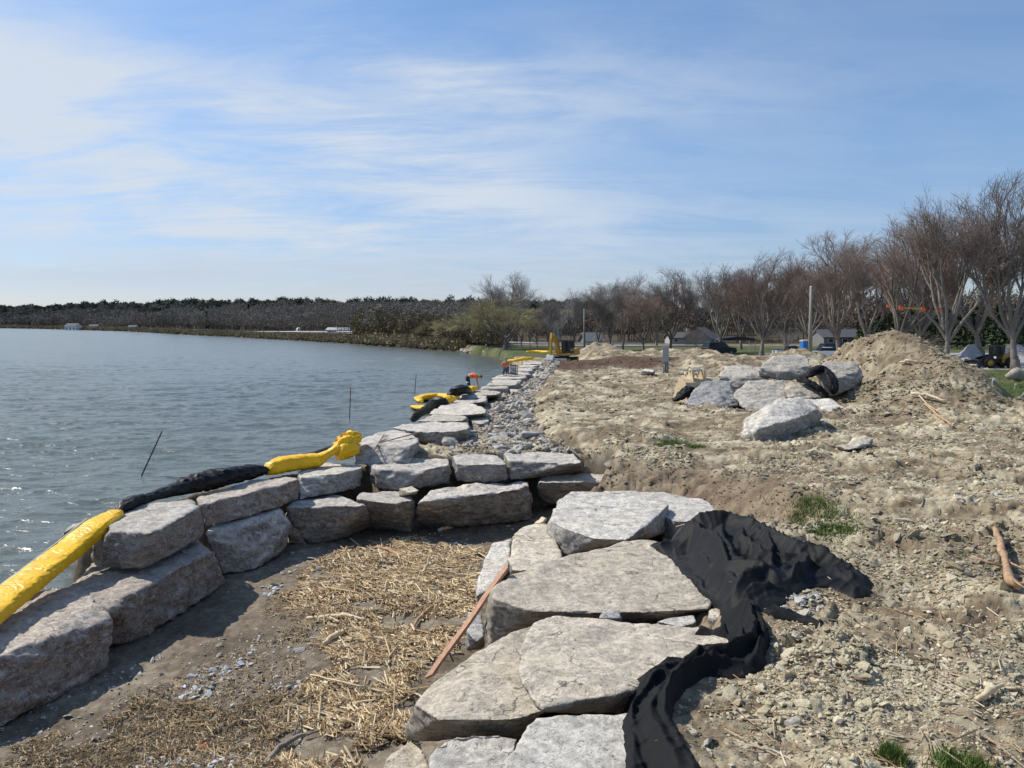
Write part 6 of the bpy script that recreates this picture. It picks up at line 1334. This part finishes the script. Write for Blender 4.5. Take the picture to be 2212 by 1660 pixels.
tree('up_a', 'dark bare tree directly behind the short thin pole', 1290, 116, 612, 1.9, 1.1, GT, lean=-.08)
tree('up_b', 'bare tree with whitish upper twigs behind the excavator cab', 1240, 122, 618, 4.4, 1.1, GT)
tree('pale_small', 'slender white barked tree right behind the excavator boom', 1207, 108, 650, .7, .7, GT)
tree('up_a', 'dark bare tree just left of the excavator boom', 1186, 124, 632, 3.7, 1.1, GT)
tree('small', 'small round bare tree, the right one of a trio on the grass', 1160, 128, 676, .3, 1.0, GT)
tree('small', 'small round bare tree, the middle one of a trio on the grass', 1145, 134, 672, 1.3, .9, GT)
tree('small', 'small round bare tree, the left one of a trio on the grass', 1127, 132, 668, 2.3, .9, GT)
tree('willow', 'big olive green willow with several dark trunks on the shore', 1092, 122, 634, 1.0, 1.45, GT)
tree('fan', 'tall pale crowned tree towering behind the willow', 1092, 165, 584, 2.4, 1.25, GT)
tree('willow', 'smaller olive willow leaning beside the big willow', 1052, 134, 660, 3.4, 1.3, GT, lean=-.06)
tree('willow', 'rounded olive willow at the water edge, farthest left of the willows', 996, 152, 668, 5.0, 1.5, GT)
tree('small', 'small dark tree in front of the white gabled house', 1503, 88, 690, 1.2, .9, GT)
tree('pale_small', 'small bare tree in front of the blue portable toilet', 1697, 90, 692, 4.2, .8, GT)
tree('vase_c', 'bare tree in the second row between the heap tree and the pole', 1745, 104, 545, 2.6, 1.1, GT)
tree('vase_a', 'bare tree in the second row between the forked tree and the huge tree', 2118, 92, 440, 1.1, 1.2, GT)
tree('up_a', 'bare tree in the second row behind the right end of the boulder pile', 1868, 98, 500, 2.1, 1.3, GT)
tree('vase_b', 'bare tree in the second row right of the wide spreading tree', 1700, 116, 560, 1.9, 1.2, GT)
tree('up_a', 'bare tree in the second row just right of the canopy tree', 1600, 122, 575, 2.9, 1.3, GT)
tree('up_b', 'bare tree in the second row behind the white gabled house', 1505, 165, 590, 2.2, 1.3, GT)
tree('up_a', 'bare tree in the second row left of the pedestal tree', 1418, 140, 600, 4.9, 1.3, GT)
tree('up_a', 'bare tree reaching in from beyond the right edge', 2262, 84, 400, .9, 1.3, GT)
tree('vase_b', 'bare tree in the second row just left of the forked tree', 1985, 95, 480, 3.0, 1.0, GT)
tree('up_b', 'pale trunked bare tree standing on the far shore at the end of the bank', 797, 208, 672, 1.0, 1.0)
tree('small', 'olive bushy tree on the shore right of the pale trunked one', 860, 196, 697, 2.0, 1.1)
tree('willow', 'thin olive bush on the shore left of the rounded willow', 930, 170, 692, 2.8, 1.3)
tree('small', 'tangled bare bush beside the soil heap', 1990, 58, 690, .8, .9)

# ------------------------------------------------------------------ woods and conifers
def woods(name, label, spots, cols, nq, hmin, hmax, wrat, shape='round', kind='stuff', cat='woods', fine=1.0):
    """each tree of the mass: a lattice of twig slivers filling a crown, plus a stem"""
    X = np.array([s[0] for s in spots]); Y = np.array([s[1] for s in spots]); N = len(X); Zb = Hmac(X, Y)
    h = rng.uniform(hmin, hmax, N) * (np.array([s[2] for s in spots]) if len(spots[0]) > 2 else 1); wd = h * wrat * rng.uniform(.8, 1.2, N)
    tc_ = mixcol(N, cols, .18); h = h * (.70 + .72 * vn2(X * .022, Y * .008, 66))
    n = N * nq; ti = np.repeat(np.arange(N), nq)
    a = rng.uniform(0, 2 * np.pi, n)
    if shape == 'round': ph = np.arccos(rng.uniform(-.75, 1, n)); rr_ = rng.uniform(.25, 1, n) ** .5; lx = np.sin(ph) * rr_; lz = .56 + .44 * np.cos(ph) * rr_
    else: lz = rng.uniform(.08, 1, n); lx = (1 - lz) ** .8 * rng.uniform(.2, 1, n) * (.75 + .25 * np.sin(lz * 40))
    cx = X[ti] + np.cos(a) * lx * wd[ti] / 2; cy = Y[ti] + np.sin(a) * lx * wd[ti] / 2; cz = Zb[ti] + lz * h[ti]
    if shape == 'round': dv = np.stack([np.cos(a) * lx * .8, np.sin(a) * lx * .8, .3 + .4 * rng.uniform(0, 1, n)], -1) + rng.normal(0, .45, (n, 3)); pxm = np.clip(np.hypot(X, Y)[ti] / 769 * fine, .12, 2.4); ln = pxm * rng.uniform(1.6, 4.0, n); wq = pxm * rng.uniform(.25, .6, n)
    else: dv = np.stack([np.cos(a), np.sin(a), -.25 + rng.normal(0, .2, n)], -1); ln = h[ti] * rng.uniform(.06, .13, n); wq = h[ti] * rng.uniform(.02, .045, n)
    dv /= np.linalg.norm(dv, axis=1)[:, None]; sv = np.cross(dv, rng.normal(0, 1, (n, 3))); sv /= np.linalg.norm(sv, axis=1)[:, None]
    c = np.stack([cx, cy, cz], -1); V = np.stack([c - dv * ln[:, None] / 2 - sv * wq[:, None], c - dv * ln[:, None] / 2 + sv * wq[:, None], c + dv * ln[:, None] / 2 + sv * wq[:, None] * .4, c + dv * ln[:, None] / 2 - sv * wq[:, None] * .4], 1).reshape(-1, 3)
    Fq = np.arange(n * 4).reshape(-1, 4); Cc = np.repeat(tc_[ti] * rng.uniform(.75, 1.25, (n, 1)), 4, 0)
    # stems
    sw_ = (h * .012)[:, None]; b0 = np.stack([X, Y, Zb - .3], -1); t0 = np.stack([X, Y, Zb + h * .7], -1); ex_ = np.array([[1, 0, 0], [-.5, .87, 0], [-.5, -.87, 0]])
    SV = np.stack([b0 + ex_[i] * sw_ for i in range(3)] + [t0 + ex_[i] * sw_ * .3 for i in range(3)], 1).reshape(-1, 3)
    SF = (np.array([[0, 1, 4, 3], [1, 2, 5, 4], [2, 0, 3, 5]])[None] + (np.arange(N) * 6)[:, None, None]).reshape(-1, 4) + len(V)
    V = np.vstack([V, SV]); Fq = np.vstack([Fq, SF]); Cc = np.vstack([Cc, np.repeat(tc_ * .8 + .02, 6, 0)])
    return prop(link(name, mesh_np(name, V, Fq, False, {'Col': Cc}), M['vcol_plain']), label, cat, kind=kind)
def shore_y(u):     # distance of the far shore along a bearing
    return np.interp(u, [-400, -100, 0, 100, 300, 400, 500, 600, 700, 800, 900, 1005, 1080], [1500, 1400, 1240, 965, 579, 430, 334, 280, 238, 202, 173, 147, 124])
BR = [((.19, .170, .145), 4), ((.22, .195, .17), 3), ((.215, .17, .15), 2), ((.26, .235, .205), 1.2), ((.14, .145, .10), 2)]
sp1 = []
for i in range(5200):      # left and centre: behind the shore road
    u = random.uniform(-420, 1120); s0 = float(shore_y(u)); k = random.random()
    y = s0 * 1.05 + 22 + k ** 1.5 * (260 + .35 * s0)
    sp1.append(((u - CU) / CAMF * y, y, .62 + .38 * min(1, max(0, (y - 240) / 300))))
for i in range(1500):      # the upper slope
    u = random.uniform(-420, 1120); y = random.uniform(420, 1100) if u > 450 else random.uniform(900, 1700); s0 = float(shore_y(u))
    if y > s0 * 1.1 + 60: sp1.append(((u - CU) / CAMF * y, y, 1.0))
wa = woods('woodland', 'grey brown leafless woods on the slope across the lake', sp1, BR, 130, 10, 13, 1.0, fine=.55)
sp2 = []
for i in range(1700):
    u = random.uniform(1120, 3000); y = 165 + 190 * random.random() ** 1.5; x = (u - CU) / CAMF * y; sp2.append((x, y, min(1.0, .72 + max(0, (u - 1200)) / 1200)))
woods('woodland', 'brown leafless woods behind the row of bare trees and houses', sp2, [((.15, .115, .09), 4), ((.18, .135, .11), 3), ((.20, .155, .13), 1.5), ((.12, .11, .075), 1.5)], 200, 7, 10, 1.0, fine=.9)
sp3 = []
for i in range(1150):
    u = random.uniform(-450, 1450); y = random.uniform(1450, 1750) if u < 300 else random.uniform(1000, 1350); sp3.append(((u - CU) / CAMF * y, y, random.choice([.8, .9, 1, 1.25])))
woods('conifer_belt', 'dark green pines along the ridge line', sp3, [((.055, .072, .052), 3), ((.078, .092, .062), 2)], 90, 9, 14, .95, 'round', cat='pine woods')
sp4 = []
for i in range(260):
    u = random.uniform(1850, 2600); y = random.uniform(118, 165); sp4.append(((u - CU) / CAMF * y, y, random.choice([.5, .7, .8])))
woods('conifer_belt', 'dark green evergreens behind the trees at the right', sp4, [((.045, .062, .032), 3), ((.07, .085, .042), 2)], 170, 5, 9, .55, 'cone', cat='evergreen woods')
# brush along the far bank
sp5 = []
for i in range(900):
    u = random.uniform(770, 1080); s0 = float(shore_y(u)); y = s0 + random.uniform(1.5, 30); sp5.append(((u - CU) / CAMF * y, y, random.uniform(.4, 1)))
cu = rng.uniform(-300, 1000, 60000); cs = shore_y(cu); cy_ = cs * rng.uniform(.90, 1.04, 60000); cx_ = (cu - CU) / CAMF * cy_
cd = sdist(cx_, cy_, LAKE); ck = np.where((cd > -9) & (cd < 4.5) & (Hmac(cx_, cy_) > .12))[0][:4200]
sp6 = [(cx_[i], cy_[i], random.uniform(.05, .15) if cu[i] < 800 else random.uniform(.08, .3)) for i in ck]
woods('bank_brush', 'low tan grass and brush on the bank between the lake and the shore road', sp6, [((.36, .29, .19), 3), ((.28, .22, .145), 2.5), ((.24, .235, .12), 1.5)], 50, 4, 7, 2.2, cat='brush')
woods('shore_brush', 'tan and brown brush along the far shore', sp5, [((.20, .155, .10), 3), ((.14, .11, .075), 3), ((.24, .20, .13), 1), ((.12, .12, .055), 1.5)], 70, 4, 7.5, 1.0, cat='brush')
def pine(label, u, y, vtop, wrat):
    b = PY(u, 730, y); b.z = gz(b.x, b.y) - .1; h_ = PY(u, vtop, y).z - b.z; r_ = empty('pine_tree', b, label, 'pine tree')
    mb = MB(); mb.tube([(0, 0, 0), (0, 0, h_ * .9)], [h_ * .018, h_ * .005], 7); mb.build('trunk', M['bark'], r_, True)
    V = []; F_ = []; rn = random.Random(int(u)); q = 0
    for k in range(900):
        z = rn.uniform(.12, 1); lay = .72 + .28 * math.sin(z * 34); rad = (1 - z) ** .7 * wrat * h_ / 2 * lay * rn.uniform(.25, 1); a = rn.uniform(0, 6.283); c = Vector((math.cos(a) * rad, math.sin(a) * rad, z * h_))
        d = Vector((math.cos(a), math.sin(a), rn.uniform(-.4, .25))) * h_ * rn.uniform(.03, .06); s_ = Vector((-math.sin(a), math.cos(a), rn.uniform(-.4, .4))) * h_ * rn.uniform(.008, .02)
        V += [c - d - s_, c - d + s_, c + d + s_ * .3, c + d - s_ * .3]; F_.append((q, q + 1, q + 2, q + 3)); q += 4
    mb = MB(); mb.add(V, F_); mb.build('crown', M['conifer'], r_)
pine('dark pine pair member on the far shore, leftmost of the shore pines', 318, 640, 676, .5)
pine('dark pine directly right of the leftmost shore pine', 334, 650, 682, .5)
pine('dark pine on the far shore between two other shore pines', 405, 500, 678, .5)
pine('tall dark pine nearest the water on the far shore', 447, 420, 672, .42)
pine('slightly shorter dark pine touching the tall one on the far shore', 462, 425, 682, .42)
pine('small green pine among leafless trees on the far bank', 575, 345, 702, .6)
pine('round topped pine breaking the ridge line left of centre', 538, 620, 656, .7)
pine('pointed pine on the ridge line above the small green pine', 590, 600, 659, .5)
pine('tall pine on the ridge line above the long low shed', 893, 480, 655, .55)
pine('flat topped pine on the ridge line left of the willows', 1000, 470, 658, .8)
# shore boulders of the park
for i in range(16):
    k = i / 15; a = Vector((-10.5 + 9.2 * k, 148 - 26 * k, .25)); s_ = random.uniform(.5, .95)
    a += Vector((random.uniform(-.4, .4) + .6, random.uniform(-.5, .5), 0))
    stone('shore_boulder', 'pale grey boulder in the line along the park shore', 'boulder', [a + Vector((random.uniform(-1, 1) * s_ * 1.3, random.uniform(-1, 1) * s_, random.uniform(-.5, .8) * s_)) for _ in range(12)], SR, .18, amp=.05, chip=.04, group='boulders along the park shore')

# ------------------------------------------------------------------ people
def figure(name, chains, m, parent=None, loc=None):
    """one skinned surface from chains of (point, radius); chains share joints by index of the first chain"""
    bm = bmesh.new(); vs = []; idx = {}
    me = bpy.data.meshes.new(name); pts = []; eds = []; rad = []
    for ch in chains:
        prev = None
        for (p, r) in ch:
            key = tuple(round(c, 4) for c in p)
            if key not in idx: idx[key] = len(pts); pts.append(p); rad.append(r)
            if prev is not None: eds.append((prev, idx[key]))
            prev = idx[key]
    bm.free(); me.from_pydata(pts, eds, []); o = bpy.data.objects.new(name, me); COL.objects.link(o)
    md = o.modifiers.new('s', 'SKIN'); md2 = o.modifiers.new('ss', 'SUBSURF'); md2.levels = 2; md2.render_levels = 2
    for i, v in enumerate(me.skin_vertices[0].data): v.radius = (rad[i], rad[i]) if not isinstance(rad[i], tuple) else rad[i]
    me.skin_vertices[0].data[0].use_root = True
    dg = bpy.context.evaluated_depsgraph_get(); nm = bpy.data.meshes.new_from_object(o.evaluated_get(dg)); o.modifiers.clear(); o.data = nm; nm.name = name
    nm.materials.clear(); nm.materials.append(m)
    for p in nm.polygons: p.use_smooth = True
    if parent: o.parent = parent
    return o
def hand(mb, c, d, side):
    d = Vector(d).normalized(); s_ = d.orthogonal().normalized(); n_ = d.cross(s_); c = Vector(c)
    for k, L in enumerate((.075, .088, .082, .065)):
        b = c + s_ * ((k - 1.5) * .021) + d * .07; mb.tube([b - d * .03, b + d * L * .5, b + d * L * .85 + n_ * .02], [.010, .009, .007], 6)
    b = c + s_ * (.042 * side) + d * .02; mb.tube([b, b + d * .035 + s_ * .03 * side, b + d * .07 + s_ * .035 * side], [.012, .010, .008], 6)
def face(root_head, c, f_, up, parent):
    """ears, nose, eyes and mouth placed on the head"""
    f_ = Vector(f_).normalized(); up = Vector(up).normalized(); s_ = f_.cross(up); c = Vector(c); mb = MB()
    mb.tube([c + f_ * .095 + up * .02, c + f_ * .125 - up * .015], [.010, .016], 6)
    for sg in (-1, 1): mb.tube([c + s_ * .085 * sg + up * .02, c + s_ * .095 * sg - up * .03], [.018, .012], 6)
    mb.build('nose_and_ears', M['skin'], parent, True)
    mb = MB()
    for sg in (-1, 1): mb.tube([c + f_ * .092 + s_ * .032 * sg + up * .022, c + f_ * .099 + s_ * .032 * sg + up * .022], .010, 6)
    mb.tube([c + f_ * .094 - s_ * .022 - up * .045, c + f_ * .094 + s_ * .022 - up * .045], .005, 5); mb.build('eyes_and_mouth', M['black_paint'], parent)
# worker bending over the stones: hips left, torso level, arms hanging to the right
p1 = PY(1011, 851, 50)
w1_ = empty('person', p1, 'worker in an orange vest top and dark trousers bending down over the stones', 'person')
hp_ = (0, 0, .93)
body = figure('body', [[(hp_, .15), ((.12, 0, .99), .145), ((.30, 0, 1.03), .15), ((.46, 0, 1.02), .13), ((.56, 0, .99), .06), ((.66, 0, .95), .095), ((.74, 0, .91), .085)],
    [(hp_, .15), ((-.02, .12, .84), .11), ((.05, .14, .48), .075), ((-.02, .14, .08), .05), ((.14, .15, .03), .045)], [(hp_, .15), ((-.02, -.12, .84), .11), ((.07, -.14, .48), .075), ((0, -.14, .08), .05), ((.16, -.15, .03), .045)],
    [((.46, 0, 1.02), .13), ((.46, .19, .98), .065), ((.50, .22, .70), .048), ((.54, .20, .45), .036), ((.55, .2, .38), .04)], [((.46, 0, 1.02), .13), ((.46, -.19, .98), .065), ((.52, -.22, .70), .048), ((.58, -.20, .45), .036), ((.59, -.2, .38), .04)]], M['skin'], w1_)
figure('orange_top', [[((.10, 0, .985), .165), ((.30, 0, 1.035), .17), ((.47, 0, 1.02), .145)], [((.47, 0, 1.02), .145), ((.47, .20, .97), .082), ((.49, .22, .80), .07)], [((.47, 0, 1.02), .145), ((.47, -.20, .97), .082), ((.505, -.22, .80), .07)]], M['orange_cloth'], w1_)
figure('trousers', [[((.08, 0, .97), .165), ((0, 0, .93), .17)], [((0, 0, .93), .17), ((-.02, .12, .84), .125), ((.05, .14, .48), .09), ((-.02, .14, .12), .075)], [((0, 0, .93), .17), ((-.02, -.12, .84), .125), ((.07, -.14, .48), .09), ((0, -.14, .12), .075)]], M['navy_cloth'], w1_)
figure('cap', [[((.66, 0, .985), .10), ((.72, 0, .96), .095)], [((.72, 0, .96), .095), ((.80, 0, .90), .03)]], M['navy_cloth'], w1_)
mb = MB(); mb.tube([(.01, -.14, .62), (.012, -.14, .67)], .105, 14); mb.tube([(.0, .14, .62), (.002, .14, .67)], .105, 14); mb.build('reflective_band', M['silver_tape'], w1_, True)
mb = MB(); hand(mb, (.55, .2, .40), (0.1, 0, -1), 1); hand(mb, (.59, -.2, .40), (0.1, 0, -1), -1); mb.build('fingers', M['skin'], w1_, True)
face(None, (.69, 0, .925), (.55, 0, -.83), (.83, 0, .55), w1_)
w1_.scale = (1.18,) * 3
# flat stone under the worker's boots
stone('wall_stone', 'low stone at the waterline that the bending worker stands on', 'stone block', [p1 + Vector((x_, y_, z_)) for z_ in (0.0, -.75) for x_, y_ in ((-.7, -.6), (.8, -.6), (.9, .7), (-.6, .7))], SR, .07, amp=.02, chip=.02)
# second worker kneels with his back to us beside a pump
p2 = P(1093, 812, 2.05)
w2_ = empty('person', p2, 'kneeling worker in a faded orange jacket with a blue cap at the far water edge', 'person', rz=.3)
figure('body', [[((0, 0, .55), .15), ((0, .03, .70), .14), ((0, .05, .90), .15), ((0, .05, 1.02), .12), ((0, .06, 1.10), .055), ((0, .08, 1.19), .09), ((0, .09, 1.27), .08)],
    [((0, 0, .55), .15), ((.12, 0, .52), .11), ((.16, .36, .42), .08), ((.16, .30, .08), .055), ((.16, .42, .03), .045)], [((0, 0, .55), .15), ((-.12, 0, .50), .11), ((-.14, .30, .10), .08), ((-.14, -.10, .06), .055), ((-.14, -.2, .04), .04)],
    [((0, .05, 1.02), .12), ((.20, .05, 1.0), .065), ((.26, .18, .78), .05), ((.18, .40, .72), .038), ((.16, .46, .72), .04)], [((0, .05, 1.02), .12), ((-.20, .05, 1.0), .065), ((-.28, .16, .78), .05), ((-.14, .38, .72), .038), ((-.12, .44, .72), .04)]], M['skin'], w2_)
figure('jacket', [[((0, 0, .52), .18), ((0, .03, .72), .17), ((0, .05, .92), .175), ((0, .05, 1.04), .13)], [((0, .05, 1.04), .13), ((.21, .05, 1.0), .085), ((.27, .18, .78), .068), ((.19, .38, .72), .055)], [((0, .05, 1.04), .13), ((-.21, .05, 1.0), .085), ((-.29, .16, .78), .068), ((-.15, .36, .72), .055)]], M['orange_faded'], w2_)
figure('trousers', [[((0, 0, .50), .17), ((.13, 0, .51), .125), ((.17, .36, .42), .095), ((.165, .30, .12), .075)], [((0, 0, .50), .17), ((-.13, 0, .49), .125), ((-.145, .30, .11), .095), ((-.145, -.08, .08), .07)]], M['denim'], w2_)
figure('cap', [[((0, .085, 1.25), .105), ((0, .09, 1.31), .09)], [((0, .085, 1.25), .105), ((0, .20, 1.25), .03)]], M['blue_cap'], w2_)
mb = MB(); hand(mb, (.16, .46, .72), (-.2, 1, -.2), 1); hand(mb, (-.12, .44, .72), (.2, 1, -.2), -1); mb.build('fingers', M['skin'], w2_, True)
face(None, (0, .09, 1.21), (0, 1, -.1), (0, .1, 1), w2_)
w2_.scale = (.80,) * 3
# pump beside him
p3 = P(1107, 809, 2.06); pm = empty('water_pump', p3, 'dark motor pump in a frame beside the kneeling worker', 'pump', rz=.2)
mb = MB(); f_ = .35
for x_ in (-.35, .35):
    for y_ in (-.25, .25): mb.tube([(x_, y_, 0), (x_, y_, .72)], .03, 6)
for z_ in (.04, .72): mb.tube([(-.35, -.25, z_), (.35, -.25, z_), (.35, .25, z_), (-.35, .25, z_), (-.35, -.25, z_)], .03, 6)
mb.build('frame', M['black_paint'], pm, True); mb = MB(); mb.box((0, 0, .3), (.5, .36, .42)); mb.tube([(-.1, -.3, .3), (-.1, .3, .3)], .14, 12); mb.build('engine', M['grey_box'], pm, bev=.02); mb = MB(); mb.box((0, 0, .62), (.46, .34, .14)); mb.build('fuel_tank', M['steel'], pm, bev=.03)
pm.scale = (.8,) * 3
